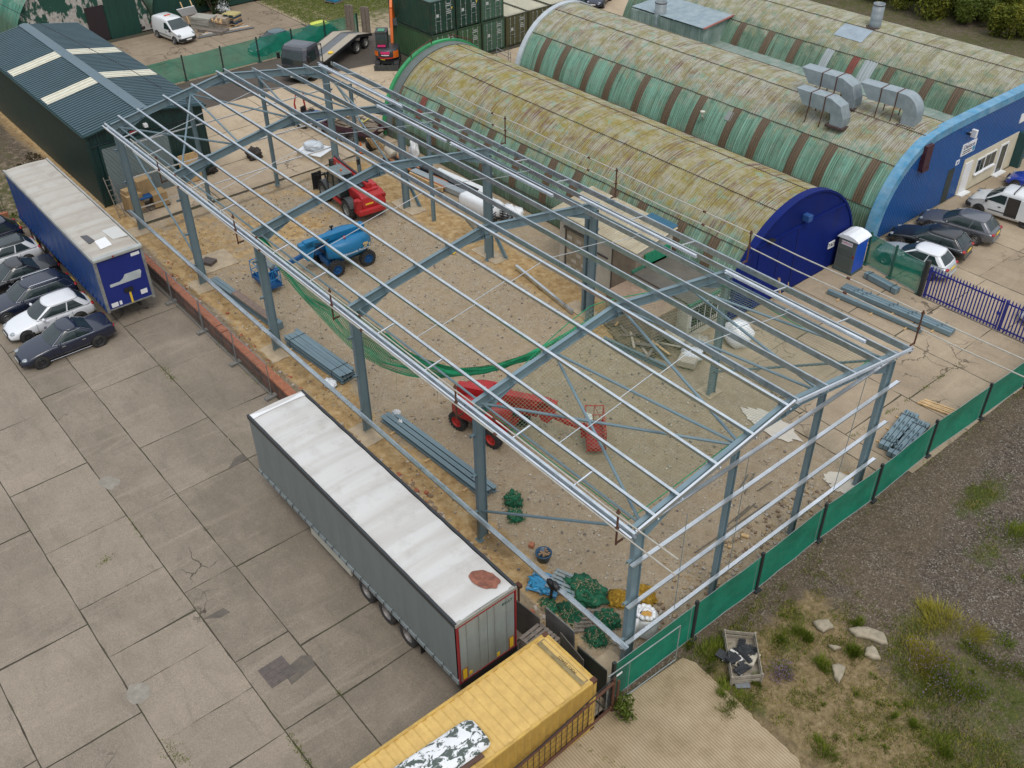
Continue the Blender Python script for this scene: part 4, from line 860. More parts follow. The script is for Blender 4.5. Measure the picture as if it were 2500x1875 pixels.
YFR = None; LOCK = M('lock_rod_grey', (.33, .36, .36), .45, .4, .15); STENCIL = M('stencil_paint', (.45, .47, .45), .6, 0, .4, 20)
DGC = contmat('dark_green_container', (.012, .050, .032)); MGC = contmat('mid_green_container', (.045, .105, .045)); GGC = contmat('grey_green_container', (.06, .13, .085)); OLC = contmat('olive_container', (.085, .085, .038)); CRR = contmat('cream_container_roof', (.40, .38, .28), (.25, .22, .14), .4)
FG = contmat('green_frame', (.03, .06, .035)); FD = contmat('dark_frame', (.012, .035, .024)); FO = contmat('olive_frame', (.06, .06, .03))
yy0 = -31.0
specs = [(-31.08, MGC, FG, 'mid green container at the left of the lower row, ribbed side towards the orange excavator'), (-33.64, MGC, FG, 'mid green container in the lower row under the second dark green one'), (-36.2, GGC, FG, 'grey green container in the lower row under the paler green one'),
         (-38.76, OLC, FO, 'olive container with a cream roof, next to the grey green one in the lower row'), (-41.3, OLC, FO, 'olive container with a cream roof, lower row, just before the end of the middle hut'), (-43.9, OLC, FO, 'olive container with a cream roof behind the end of the middle hut')]
for y, m_, f_, lb in specs: container(lb, (51.6 + 3.03, y, 0), 0, 6.06, m_, f_, CRR if m_ is OLC else None, 'lower row of shipping containers')
for y, m_, f_, lb in ((-31.1, DGC, FD, 'dark green container on top of the stack, left end above the excavator'), (-33.66, DGC, FD, 'dark green container on top of the stack, in the middle'), (-36.22, GGC, FG, 'paler grey green container on top of the stack, right end')):
    t = container(lb, (51.75 + 3.03, y, 2.62), 0, 6.06, m_, f_, contmat('green_roof', (.07, .13, .11)), 'containers stacked on top')
    b = B(); b.add([(-3.06, -.75, 1.55), (-3.06, -.95, 1.55), (-3.06, -.85, 1.35)], [(0, 1, 2)]); b.xf(Matrix.Translation((-.03, 0, .35))); b.done('warning_mark', PLATEY, t)
YEL = M('yellow_container_paint', (.46, .29, .06), .5, 0, .1, .7, (.22, .13, .035), .5, 2.6, .1, 14); YELR = M('yellow_roof_paint', (.60, .40, .12), .5, 0, .08, .7, (.33, .20, .06), .45, 3.2); YFR = M('yellow_frame_paint', (.52, .34, .075), .55, 0, .12, 1, (.16, .07, .03), .5, 3)
yc_ = container('long yellow shipping container with a corrugated roof and rusty corner castings', (-.03, 2.52 + 6.1, 0), R(90), 12.19, YEL, YFR, YELR, None, 2.44, 2.59, False, False, .34)
text('MSKU 504622', .14, axes((-5.75, .2, 2.582), (0, -1, 0), (1, 0, 0)), INK, yc_, 'lettering', .002)
b = B(); b.box((-5.72, 0, 2.56), (.3, 2.1, .012)); b.done('scuffed_strip', M('scuffed_roof', (.22, .17, .075), .7, 0, .3, 4), yc_)
# ---------------------------------------------------------------- road vehicles (local x forwards, z up, origin on the ground at mid length)
PAINTS = {}
def paint(name, c, rough=.22, metal=.0): return M(name, c, rough, metal, .05, .8, mul(c, .8) if max(c) > .3 else (.06, .06, .06), .12, 3, coat=.6, fine=.03)
P_NAVY = paint('navy_car_paint', (.008, .013, .032)); P_BLK = paint('black_car_paint', (.008, .009, .010)); P_WHT = paint('white_car_paint', (.66, .68, .70), .3); P_GRY = paint('grey_car_paint', (.13, .135, .15), .25, .4); P_BLUE = paint('blue_car_paint', (.010, .035, .30)); P_VAN = paint('white_van_paint', (.64, .66, .66), .35); P_TEAL = paint('dark_teal_car_paint', (.01, .05, .055)); P_SILV = paint('silver_car_paint', (.42, .45, .46), .3, .3)
TRIMB = M('black_trim', (.018, .019, .02), .5, 0, .1)
def wheel(t, x, y, r, wd, rim=RIM, name='wheel', spokes=10):
    s_ = 1 if y > 0 else -1; Mx = Matrix.Translation((x, y, r)) @ Matrix.Rotation(-s_ * PI / 2, 4, 'X')
    b = B(); b.lathe([(r * .62, -wd / 2), (r * .93, -wd / 2), (r, -wd * .3), (r, wd * .3), (r * .93, wd / 2), (r * .66, wd / 2), (r * .63, wd * .3), (r * .02, wd * .25)], Mx, 26); o = b.done(name, RUBBER, t, smooth=False)
    b = B(); b.lathe([(r * .67, wd * .42), (r * .62, wd * .5), (r * .57, wd * .38)], Mx, 26); b.lathe([(.0, wd * .42), (r * .16, wd * .42), (r * .18, wd * .34)], Mx, 12)
    for k in range(spokes):
        a = 2 * PI * k / spokes; p = Mx @ Vector((r * .12 * math.cos(a), r * .12 * math.sin(a), wd * .40)); q = Mx @ Vector((r * .6 * math.cos(a), r * .6 * math.sin(a), wd * .42)); b.bar(p, q, r * .09, .02, (0, s_, 0))
    b.done('rim', rim, o); return o
def interp(P, x):
    if x <= P[0][0]: return P[0][1]
    for (a, b_), (c, d_) in zip(P[:-1], P[1:]):
        if x <= c: f = (x - a) / (c - a); return b_ + (d_ - b_) * f
    return P[-1][1]
def car(label, loc, rz, pt, kind='hatch', L=4.4, Wd=1.8, wb=2.65, rimm=RIM, roofrail=False, plate_r=PLATEY, chrome=False, roofm=None, group=None, tail=True):
    t = thing('parked_car', label, 'car', loc, rz, group); h = L / 2; w2 = Wd / 2; xf = wb / 2 + .06; xr = -wb / 2 + .06
    H = {'sedan': 1.44, 'hatch': 1.45, 'wagon': 1.47, 'suv': 1.62}[kind]; k = H / 1.45
    deck = {'sedan': [(-h, .72), (-h + .06, .98), (-h + .35, 1.04), (-h + 1.0, 1.02)], 'hatch': [(-h, .60), (-h + .05, .88), (-h + .30, .98), (-h + .6, .99)], 'wagon': [(-h, .6), (-h + .05, .90), (-h + .25, 1.0), (-h + .6, 1.0)], 'suv': [(-h, .7), (-h + .05, 1.0), (-h + .2, 1.1), (-h + .5, 1.1)]}[kind]
    hood = [(h - 1.75, .97 * k), (h - 1.3, .93 * k), (h - .75, .84 * k), (h - .3, .70 * k), (h - .07, .56), (h, .46)]
    top = deck + hood
    zb = [(-h, .34), (-h + .35, .22), (h - .4, .20), (h, .26)]
    hw = [(-h, w2 * .80), (-h + .12, w2 * .93), (-h + .6, w2 * .985), (0, w2), (h - .9, w2 * .98), (h - .35, w2 * .90), (h - .1, w2 * .76), (h, w2 * .60)]
    xs = sorted(set([-h, -h + .05, -h + .12, -h + .25, -h + .45, -h + .8, h, h - .03, h - .1, h - .22, h - .4, h - .7] + [xr + d_ for d_ in (-.42, 0, .42)] + [xf + d_ for d_ in (-.42, 0, .42)] + [0, -.5, .5, h - 1.5]))
    rings = []
    for x in xs:
        z1 = interp(top, x); z0 = interp(zb, x); w_ = interp(hw, x); zs = z1 - .10; zm = (z0 + zs) / 2
        half = [(0, z0), (w_ * .86, z0), (w_ * .97, z0 + (zm - z0) * .45), (w_, zm), (w_ * .985, zs - .05), (w_ * .93, zs + .02), (w_ * .80, z1 - .03), (w_ * .42, z1), (0, z1 + .012)]
        rings.append([(x, y, z) for y, z in half] + [(x, -y, z) for y, z in half[-2:0:-1]])
    b = B(); b.loft(rings); b.done('body', pt, t, smooth=True, sub=1)
    # cabin
    x0, x3 = {'sedan': (-h + .95, h - 1.45), 'hatch': (-h + .22, h - 1.32), 'wagon': (-h + .2, h - 1.4), 'suv': (-h + .2, h - 1.35)}[kind]
    x1, x2 = {'sedan': (-h + 1.75, h - 2.2), 'hatch': (-h + .72, h - 2.12), 'wagon': (-h + .66, h - 2.2), 'suv': (-h + .55, h - 2.05)}[kind]
    zbelt = .93 * k; rings = []
    for f in (0, .2, .4, .6, .8, 1):
        e = f ** 1.3; a = x0 + (x1 - x0) * f; c = x3 + (x2 - x3) * f; wq = w2 * (.925 - .19 * e); z = zbelt + (H - .04 - zbelt) * f; wr = wq * .88
        rings.append([(a, -wr, z), (a + .12, -wq * .97, z), ((a + c) / 2 - .2, -wq, z), (c - .42, -wq * .98, z), (c - .13, -wr, z), (c, -wr * .5, z), (c + .03, 0, z), (c, wr * .5, z), (c - .13, wr, z), (c - .42, wq * .98, z), ((a + c) / 2 - .2, wq, z), (a + .12, wq * .97, z), (a, wr, z), (a - .05, 0, z)])
    b = B(); b.loft(rings, cap=False); b.done('cabin', roofm if roofm is P_WHT else pt, t, smooth=True)
    def gp(i, f):
        f = max(0, min(1, f)) * 5; r0 = min(4, int(f)); ff = f - r0; i %= 14; i0 = int(i); q = i - i0
        p = lambda r: Vector(rings[r][i0]).lerp(Vector(rings[r][(i0 + 1) % 14]), q)
        return p(r0).lerp(p(r0 + 1), ff)
    def pane(i0, i1, f0, f1, sk0=0, sk1=0, nm='window'):
        def fn(u, v):
            v_ = f0 + (f1 - f0) * v; i = i0 + sk0 * v + (i1 - sk1 * v - i0 - sk0 * v) * u; p = gp(i, v_); n_ = (gp(i + .05, v_) - gp(i - .05, v_)).cross(gp(i, v_ + .04) - gp(i, v_ - .04)).normalized(); return p + n_ * .012
        b_ = B(); b_.grid(fn, 10, 6); return b_.done(nm, GLASS, t, smooth=True)
    pane(4.12, 7.88, .04, .95, .05, .05, 'windscreen'); pane(12.12, 13.88, .12 if kind != 'sedan' else .06, .93, .03, .03, 'rear_window')
    for lo, hi, sgn in ((2.03, 3.86, 1), (1.18, 1.95, 1)):
        pane(lo, hi, .06, .90, .0 if lo > 2 else .12, .32 if lo > 2 else .0); pane(12 - hi, 12 - lo, .06, .90, .32 if lo > 2 else .0, .0 if lo > 2 else .12)
    top_ = rings[-1]; b = B(); cx = sum(p[0] for p in top_) / 14
    def sc(f, dz): return [(cx + (p[0] - cx) * f, p[1] * f, p[2] + dz) for p in top_]
    b.loft([sc(1.03, -.015), sc(1.01, .02), sc(.86, .045), sc(.45, .058), sc(.1, .06)]); rf_ = b.done('roof', roofm or pt, t, smooth=True)
    if roofrail:
        b = B()
        for s_ in (-1, 1): b.tube([(x1 + .15, s_ * w2 * .69, H + .0), (x1 + .2, s_ * w2 * .69, H + .05), (x2 - .3, s_ * w2 * .69, H + .05), (x2 - .2, s_ * w2 * .69, H)], .018, 6)
        b.done('roof_rail', CHROME if chrome else TRIMB, t)
    b = B()
    for s_ in (-1, 1):
        lo = [Vector(rings[0][i]) + Vector((0, s_ * .018, .0)) for i in ((0, 1, 2, 3, 4) if s_ < 0 else (12, 11, 10, 9, 8))]; hi = [Vector(rings[4][i]) + Vector((0, s_ * .02, .02)) for i in ((0, 1, 2, 3, 4) if s_ < 0 else (12, 11, 10, 9, 8))]
        b.tube(lo, .009, 6)
        if chrome: b.tube([lo[0]] + hi + [lo[-1]], .008, 6); b.tube([(xr + .4, s_ * w2 * .985, .25), (xf - .4, s_ * w2 * .985, .25)], .014, 6)
    b.done('window_trim', CHROME if chrome else TRIMB, t)
    for s_ in (-1, 1):                                                   # wheels in dark arches
        for x in (xf, xr):
            b = B(); yq = interp(hw, x) * 1.0; b.lathe([(.0, 0), (.385, 0), (.39, -.22)], Matrix.Translation((x, s_ * (yq + .004), .33)) @ Matrix.Rotation(-s_ * PI / 2, 4, 'X'), 26); b.done('wheel_arch', TRIMB, t)
            wheel(t, x, s_ * (yq - .055), .325, .215, rimm)
        b = B(); b.blob((h - .27, s_ * w2 * .62, .58 * k), (.20, .15, .075), 8, .05, 1, 2); b.done('headlight', LAMP, t, smooth=True)
        if tail: b = B(); b.blob((-h + .11, s_ * w2 * .71, .82 * k), (.12, .16, .075), 8, .05, 1, 2); b.done('taillight', RED, t, smooth=True)
        b = B(); b.blob((x3 - .42, s_ * (w2 + .07), 1.0 * k), (.08, .11, .075), 7, 0, 1); b.done('wing_mirror', pt, t, smooth=True)
        for xx in (.55, -.45):
            b = B(); b.box((xx - .25, s_ * (w2 + .004), .78 * k), (.18, .03, .03)); b.done('door_handle', CHROME if chrome else pt, t)
    b = B()
    for s_ in (-1, 1):
        for xx in (.82, -.18, -1.0): b.bar((xx, s_ * (w2 * 1.0 + .001), .3), (xx + .02, s_ * (w2 * .985 + .001), .86 * k), .012, .012, (0, 1, 0))
    b.done('door_gap', BLACK, t)
    b = B(); b.box((h + .0, 0, .50), (.06, .62, .13)); b.box((h - .02, 0, .30), (.1, 1.1, .10)); b.done('grille', TRIMB, t)
    b = B(); b.box((-h + .005, 0, .36), (.08, 1.2, .14)); b.done('rear_bumper', TRIMB if kind != 'hatch' else pt, t, bevel=.03)
    b = B(); b.box((-h + .015, 0, .74), (.03, .52, .115)); b.done('number_plate', plate_r, t); b = B(); b.box((h + .035, 0, .45), (.012, .50, .11)); b.done('number_plate', PLATEW, t)
    return t
NP = R(90)
car('navy saloon with chrome window trim, nearest the open concrete yard', (31.45, 7.85, .005), NP, P_NAVY, 'sedan', 4.7, 1.8, 2.86, DARKRIM, chrome=True)
car('white hatchback parked between the navy saloon and the navy estate', (34.15, 7.7, .005), NP, P_WHT, 'hatch', 4.4, 1.77, 2.69, DARKRIM)
car('navy estate car with chrome roof rails beside the white hatchback', (36.6, 7.85, .005), NP, P_NAVY, 'wagon', 4.75, 1.8, 2.87, RIM, roofrail=True, chrome=True)
car('dark coupe with chrome trim between the navy estate and the second white hatchback', (39.3, 7.8, .005), NP, P_BLK, 'sedan', 4.7, 1.8, 2.86, RIM, chrome=True)
car('white hatchback with a dark glass roof, farther along the row by the blue trailer', (42.0, 7.75, .005), NP, P_WHT, 'hatch', 4.4, 1.78, 2.69, RIM, roofrail=True, roofm=GLASS)
car('dark car at the far end of the row beside the brick wall and railings', (45.0, 7.75, .005), NP, P_NAVY, 'hatch', 4.3, 1.78, 2.6, RIM)
car('silver white hatchback behind the green mesh panel by the portable toilet', (8.35, -31.35, .005), R(8), P_SILV, 'hatch', 4.25, 1.72, 2.55, RIM, roofm=P_WHT)
car('black hatchback nosed up to the blue wall between the silver and grey cars', (8.9, -33.75, .005), R(10), P_BLK, 'hatch', 4.45, 1.82, 2.65, RIM, chrome=True)
car('dark grey hatchback with a pale roof reflection beside the black one at the blue wall', (8.85, -36.75, .005), R(11), P_GRY, 'hatch', 4.45, 1.82, 2.65, RIM)
car('bright blue car parked beyond the white van by the cream doorway', (8.3, -45.6, .005), R(10), P_BLUE, 'hatch', 4.1, 1.75, 2.5, RIM)
car('white car glimpsed behind the blue gate at the picture edge', (-.35, -31.3, .005), R(4), P_WHT, 'suv', 4.5, 1.85, 2.65, RIM)
car('dark teal car parked behind the end of the middle hut beside the olive containers', (55.7, -49.3, .005), R(120), P_TEAL, 'hatch', 4.3, 1.78, 2.6, RIM)
car('dark blue car behind the teal one near the sheeted shed', (55.5, -52.4, .005), R(120), P_NAVY, 'hatch', 4.3, 1.78, 2.6, RIM)
car('dark green car behind the far mesh fence, only its roof clear of the mesh', (64.6, -22.0, .005), R(100), P_TEAL, 'hatch', 4.2, 1.75, 2.55, RIM)
car('green car with yellow stripes seen through the mesh behind the flatbed lorry', (64.0, -25.9, .005), R(95), M('lime_stripe_paint', (.02, .09, .07), .3, 0, .1), 'hatch', 4.3, 1.8, 2.6, RIM, roofm=M('lime_yellow', (.5, .55, .03), .4))
def van(label, loc, rz, pt, L=4.4, Wd=1.82, H=1.84, open_door=False, beacon=False, rack=False, plate=PLATEW):
    t = thing('panel_van', label, 'van', loc, rz); h = L / 2; w2 = Wd / 2; xf, xr = h - .88, -h + .82
    top = [(-h, 1.3), (-h + .04, H - .12), (-h + .2, H - .02), (-.6, H + .02), (h - 2.0, H - .02), (h - 1.85, H - .08), (h - 1.05, 1.13), (h - .9, 1.08), (h - .4, .92), (h - .1, .72), (h, .5)]
    hw = [(-h, w2 * .92), (-h + .2, w2), (h - 1.2, w2), (h - .4, w2 * .92), (h - .1, w2 * .76), (h, w2 * .62)]
    xs = [-h, -h + .04, -h + .12, -h + .35, -1.2, -.6, -.2, h - 2.0, h - 1.85, h - 1.45, h - 1.05, h - .9, h - .6, h - .3, h - .1, h - .03, h]; rings = []
    for x in xs:
        z1 = interp(top, x); w_ = interp(hw, x); z0 = .22 + (.12 if x < -h + .1 or x > h - .1 else 0); zs = min(z1 - .06, 1.05); wt = w_ * (1 - .16 * max(0, (z1 - 1.1) / .8))
        half = [(0, z0), (w_ * .9, z0), (w_ * .99, z0 + .14), (w_, .62 if z1 > .8 else z0 + .2), (w_ * .99, zs), (wt * 1.0, max(zs + .02, z1 - .2)), (wt * .93, max(zs + .03, z1 - .05)), (wt * .7, z1 - .008), (0, z1 + .01)]
        rings.append([(x, y, z) for y, z in half] + [(x, -y, z) for y, z in half[-2:0:-1]])
    b = B(); b.loft(rings); b.done('body', pt, t, smooth=True)
    a = Vector((h - 1.03, 0, 1.16)); c = Vector((h - 1.83, 0, H - .1)); n_ = Vector((.72, 0, .69)) * .02; b = B()
    b.grid(lambda u, v: tuple(a.lerp(c, v) + n_ + Vector((.06 * math.cos((u - .5) * PI) - .05, (u - .5) * 2 * w2 * (.88 - .14 * v), 0))), 6, 3); b.done('windscreen', GLASS, t, smooth=True)
    for s_ in (-1, 1):
        b = B(); P = [(h - 1.12, 1.12), (h - 1.28, 1.12), (h - 2.25, 1.08), (h - 2.25, H - .26), (h - 1.86, H - .26)]
        b.poly([(x, s_ * (w2 * (1 - .16 * max(0, (z - 1.05) / .8)) + .002), z) for x, z in P], (0, s_ * .012, 0)); b.done('window', GLASS, t)
        b = B(); b.blob((h - 1.2, s_ * (w2 + .11), 1.1), (.08, .1, .13), 7, 0, 1); b.done('wing_mirror', TRIMB, t, smooth=True)
        b = B(); b.blob((h - .3, s_ * w2 * .74, .80), (.2, .14, .11), 8, 0, 1); b.done('headlight', LAMP, t, smooth=True); b = B(); b.box((-h + .02, s_ * w2 * .88, 1.0), (.06, .1, .45)); b.done('taillight', RED, t)
        for x in (xf, xr):
            b = B(); b.lathe([(.0, 0), (.37, 0), (.38, -.22)], Matrix.Translation((x, s_ * (w2 + .005), .33)) @ Matrix.Rotation(-s_ * PI / 2, 4, 'X'), 24); b.done('wheel_arch', TRIMB, t); wheel(t, x, s_ * (w2 - .055), .32, .2, DARKRIM if open_door else RIM, spokes=7)
        b = B(); b.box((-.1, s_ * (w2 + .01), .56), (1.9, .03, .05)); b.box((h - 2.0, s_ * (w2 + .012), .86), (.16, .025, .05)); b.done('side_moulding', TRIMB, t)
    b = B(); b.box((h - .03, 0, .42), (.16, Wd * .72, .3)); b.box((h - .22, 0, .42), (.3, Wd * .9, .26)); b.done('front_bumper', TRIMB, t, bevel=.06); b = B(); b.box((-h - .02, 0, .40), (.12, Wd * .9, .2)); b.done('rear_bumper', TRIMB, t)
    b = B(); b.box((h + .06, 0, .44), (.012, .52, .115)); b.done('number_plate', plate, t)
    if open_door:
        b = B(); b.bx(h - 3.1, h - 2.34, w2 - .02, w2 + .014, .42, 1.62); b.done('door_opening', M('van_interior', (.035, .03, .025), .8, 0, .3), t); b = B(); b.bx(h - 4.05, h - 3.08, w2 + .02, w2 + .07, .40, 1.66); b.done('sliding_door', pt, t, bevel=.02)
    if beacon: b = B(); b.box((-.7, 0, H + .06), (.16, .6, .09)); b.done('light_bar', M('beacon_orange', (.55, .10, .03), .3), t, bevel=.03)
    if rack:
        b = B()
        for x in (-.3, -1.5): b.bar((x, -w2 * .8, H + .08), (x, w2 * .8, H + .08), .05, .04)
        for s_ in (-1, 1):
            for x in (-.3, -1.5): b.bar((x, s_ * w2 * .8, H - .05), (x, s_ * w2 * .8, H + .1), .05, .05)
        b.done('roof_bar', TRIMB, t)
    return t
van('white panel van with its side door slid open beside the grey hatchback', (8.05, -40.9, .005), R(-6 + 14), P_VAN, 4.5, 1.82, 1.84, True, rack=True, plate=PLATEY)
van('white panel van with an orange light bar parked beside timber stacks at the back', (72.9, -17.0, .005), R(188), P_VAN, 4.4, 1.85, 1.85, False, True)
# ---------------------------------------------------------------- curtain side trailers
def trailer(label, x0, x1, y0, y1, side, edge, roofm, rear, dark=False):
    """rear: the end that faces -x (True = doors, False = headboard)"""
    t = thing('lorry_trailer', label, 'trailer', ((x0 + x1) / 2, (y0 + y1) / 2, 0), 0, None, True); zt = 3.98; zb = .95
    for y, s_ in ((y0, -1), (y1, 1)):
        b = B(); b.grid(lambda u, v: (x0 + .06 + (x1 - x0 - .12) * u, y - s_ * (.012 + .0) + s_ * .014 * math.sin(u * 61) * math.sin(PI * v), zb + .17 + (zt - .3 - zb - .05) * v), 120, 6); b.done('curtain', side, t, smooth=True)
        b = B(); b.bar((x0, y - s_ * .03, zt - .06), (x1, y - s_ * .03, zt - .06), .09, .2); b.done('cant_rail', edge, t)
        b = B(); b.bar((x0, y - s_ * .02, zb + .08), (x1, y - s_ * .02, zb + .08), .07, .2)
        for j in range(27): xx = x0 + .35 + (x1 - x0 - .7) * j / 26; b.box((xx, y + s_ * .028, zb + .2), (.05, .03, .24)) if j % 1 == 0 else None
        b.done('side_rave', M('rave_grey', (.26, .30, .31), .5, .2, .2) if not dark else side, t)
        b = B()
        for j in range(27): xx = x0 + .35 + (x1 - x0 - .7) * j / 26; b.box((xx, y + s_ * .046, zb + .17), (.045, .02, .13))
        b.done('curtain_strap', BLACK, t)
    b = B(); b.grid(lambda u, v: (x0 + .03 + (x1 - x0 - .06) * u, y0 + .1 + (y1 - y0 - .2) * v, zt + .035 - .05 * (2 * v - 1) ** 2 + .012 * math.sin(u * (x1 - x0) * 5.2)), 160, 8); b.done('roof', roofm, t, smooth=True)
    b = B(); b.bx(x0 + .05, x1 - .05, y0 + .08, y1 - .08, zb, zb + .1); b.bx(x1 - .06, x1 - .01, y0 + .06, y1 - .06, zb, zt - .06); b.done('deck', TRIMB, t)
    b = B()
    for y in ((y0 + y1) / 2 - .5, (y0 + y1) / 2 + .5): b.bar((x0 + .2, y, zb - .2), (x1 - .3, y, zb - .2), .12, .4)
    b.done('chassis', BLACK, t)
    xc = [x0 + 3.05 + i * 1.31 for i in range(3)] if rear else [x1 - 4.9 + i * 1.42 for i in range(3)]
    cy = (y0 + y1) / 2
    for x in xc:
        for s_ in (-1, 1):
            Mx = Matrix.Translation((x, cy + s_ * ((y1 - y0) / 2 - .2), .5)) @ Matrix.Rotation(-s_ * PI / 2, 4, 'X'); b = B(); b.lathe([(.28, -.18), (.46, -.18), (.5, -.1), (.5, .1), (.46, .18), (.31, .18), (.29, .0), (.02, -.02)], Mx, 26); o = b.done('wheel', RUBBER, t)
            b = B(); b.lathe([(.31, .15), (.27, .16), (.24, .02), (.13, .02), (.12, .1), (.01, .11)], Mx, 20)
            for k in range(10): a = 2 * PI * k / 10; b.box(Mx @ Vector((.175 * math.cos(a), .175 * math.sin(a), .03)), (.03, .03, .03))
            b.done('rim', M('truck_rim', (.24, .225, .215), .5, .3, .3, 9) if k_first(x, s_) else bpy.data.materials['truck_rim'], o)
        b = B(); b.tube([(x, y0 + .3, .5), (x, y1 - .3, .5)], .07, 8); b.done('axle', BLACK, t)
    b = B()
    for s_ in (-1, 1):
        xx = x0 + 2.3 if rear else x1 - 1.3
        b.box((xx - .03, cy + s_ * ((y1 - y0) / 2 - .25), .48), (.02, .4, .5))
        xs_ = x1 - 3.2 if rear else x0 + 2.6; b.box((xs_, cy + s_ * .7, .45), (.14, .14, .9)); b.box((xs_, cy + s_ * .7, .04), (.3, .3, .06))
    b.done('mudflap_and_leg', BLACK, t)
    return t
_seen = set()
def k_first(x, s_):
    f = 'truck_rim' not in bpy.data.materials; return f
def roofmat(name, c, dirt, amt):
    n = N(name); o = n.coord(); bandn = n.noise(n.mapp(o, (1.25, .1, 1)), 1, 3, .5, .4); c_ = n.mix(n.ramp(bandn, [(.42, 0), (.62, amt)]), c, dirt)
    c_ = n.mix(n.ramp(n.noise(o, .9, 6, .7), [(.52, 0), (.75, amt)]), c_, mul(dirt, .85)); c_ = n.mix(n.ramp(n.noise(o, 7, 4, .7), [(.68, 0), (.75, .3)]), c_, mul(dirt, .5)); return n.fin(c_, .5, 0, .3)
GCUR = corr('grey_curtain', (.155, .18, .175), 'x', 1.2, .06, .5, .15, (.12, .14, .135), .3); BCUR = corr('blue_curtain', (.006, .045, .18), 'x', 1.2, .1, .45, .15, (.02, .04, .11), .3)
TA = trailer('grey curtain sided lorry trailer with a dirty white roof and rust stain', 2.36, 15.92, 2.78, 5.28, GCUR, M('black_rail', (.025, .03, .033), .5), roofmat('dirty_white_roof', (.54, .535, .515), (.41, .385, .345), .6), True)
b = B(); b.grid(lambda u, v: (15.9 - .35 * (1 - u), 2.78 + 2.5 * v, 3.97 + .06 * math.sin(PI * v) ** .5 * (1 - u * .6)), 3, 8); b.done('front_cap', WHITE, TA, smooth=True)
# rear doors of the grey trailer
RF = M('red_marker', (.26, .016, .022), .4, 0, .15); DOORM = corr('pale_aluminium_door', (.25, .275, .255), 'y', .3, .08, .55, .1, (.17, .185, .17), .45)
for ya, yb in ((2.9, 4.02), (4.04, 5.16)):
    b = B(); b.bx(2.33, 2.37, ya, yb, 1.02, 3.82); dr = b.done('rear_door', DOORM, TA)
    b = B()
    for f in (.3, .75): b.tube([(2.31, ya + (yb - ya) * f, 1.02), (2.31, ya + (yb - ya) * f, 3.8)], .012, 6)
    b.done('lock_rod', M('rod_grey', (.33, .35, .34), .4, .4, .1) if ya < 3 else bpy.data.materials['rod_grey'], dr)
    ym = ya + .14 if ya < 3 else yb - .14; b = B(); b.bx(2.318, 2.33, ym - .09, ym + .09, 1.1, 1.62); mk = b.done('marker_panel', PLATEY, dr)
    b = B(); b.bx(2.314, 2.32, ym - .11, ym - .085, 1.08, 1.64); b.bx(2.314, 2.32, ym + .085, ym + .11, 1.08, 1.64); b.bx(2.314, 2.32, ym - .085, ym + .085, 1.08, 1.1); b.bx(2.314, 2.32, ym - .085, ym + .085, 1.62, 1.64); b.done('border', RF, mk)
b = B(); b.bx(2.31, 2.4, 2.82, 2.87, .98, 3.86); b.bx(2.31, 2.4, 5.19, 5.24, .98, 3.86); b.bx(2.31, 2.34, 2.88, 5.18, 3.80, 3.84); b.bx(2.31, 2.34, 2.88, 5.18, 1.0, 1.03); b.done('reflective_tape', RF, TA)
b = B(); b.bx(2.32, 2.44, 2.78, 5.28, 3.85, 3.98); b.done('header_rail', M('worn_header', (.33, .34, .31), .5, .2, .3, 5, (.16, .12, .08), .5, 5), TA)
b = B(); b.bx(2.3, 2.5, 2.8, 5.26, .72, .97); b.bx(2.28, 2.4, 3.0, 5.1, .42, .6); b.done('rear_bumper', BLACK, TA); b = B(); b.bx(2.312, 2.325, 3.55, 3.68, 1.1, 1.28); b.bx(2.312, 2.325, 4.72, 4.86, 1.15, 1.3); b.done('number_plate', PLATEY, TA)
text('KELLY', .16, axes((2.31, 3.2, 3.55), (0, -1, 0), (0, 0, 1)), M('lettering_green', (.02, .08, .06), .5), TA)
b = B(); b.poly([(3.2 + .52 * math.cos(a) * (1 + .18 * mnoise.noise((2 * math.cos(a), 2 * math.sin(a), 1))), 3.42 + .36 * math.sin(a) * (1 + .2 * mnoise.noise((2 * math.cos(a), 2 * math.sin(a), 5))) + .12 * math.cos(a), 4.036) for a in [2 * PI * i / 40 for i in range(40)]], (0, 0, .003)); b.done('rust_stain', M('rust_stain', (.26, .10, .06), .85, 0, .5, 5, (.10, .04, .03), .7, 6), TA)
SB = M('side_guard_cream', (.42, .41, .34), .5, 0, .1); b = B(); b.bx(9.1, 12.0, 5.16, 5.22, .38, .9); sb_ = b.done('side_guard', SB, TA); b = B(); b.bx(9.12, 11.9, 5.218, 5.225, .8, .84); b.done('stripe', M('stripe_orange', (.62, .32, .03), .5), sb_)
b = B(); b.bx(9.1, 12.0, 2.84, 2.9, .38, .9); b.done('side_guard', SB, TA)
TB = trailer('blue curtain sided lorry trailer with a patched grey roof, parked against the dark green shed', 31.85, 45.4, 2.84, 5.38, BCUR, M('pale_rail', (.34, .34, .31), .5, .2, .2), roofmat('grey_banded_roof', (.43, .41, .365), (.33, .285, .23), .7), False, True)
HB = M('navy_headboard', (.008, .020, .165), .45, 0, .1); b = B(); b.bx(31.8, 31.86, 2.98, 5.24, .98, 3.86); hb = b.done('headboard', HB, TB)
PST = M('worn_post', (.23, .235, .22), .6, .2, .3, 5); b = B(); b.bx(31.76, 31.9, 2.84, 2.98, .9, 3.9); b.bx(31.76, 31.9, 5.24, 5.38, .9, 3.9); b.bx(31.78, 31.84, 2.98, 5.24, .98, 1.06); b.done('corner_post', PST, TB)
b = B(); b.bx(31.7, 32.0, 2.84, 5.38, 3.84, 4.03); b.done('header_rail', M('pale_header', (.36, .38, .36), .5, .1, .15), TB, bevel=.05); b = B(); b.bx(31.66, 31.72, 4.35, 4.43, 3.9, 3.98); b.done('marker_lamp', RED, TB)
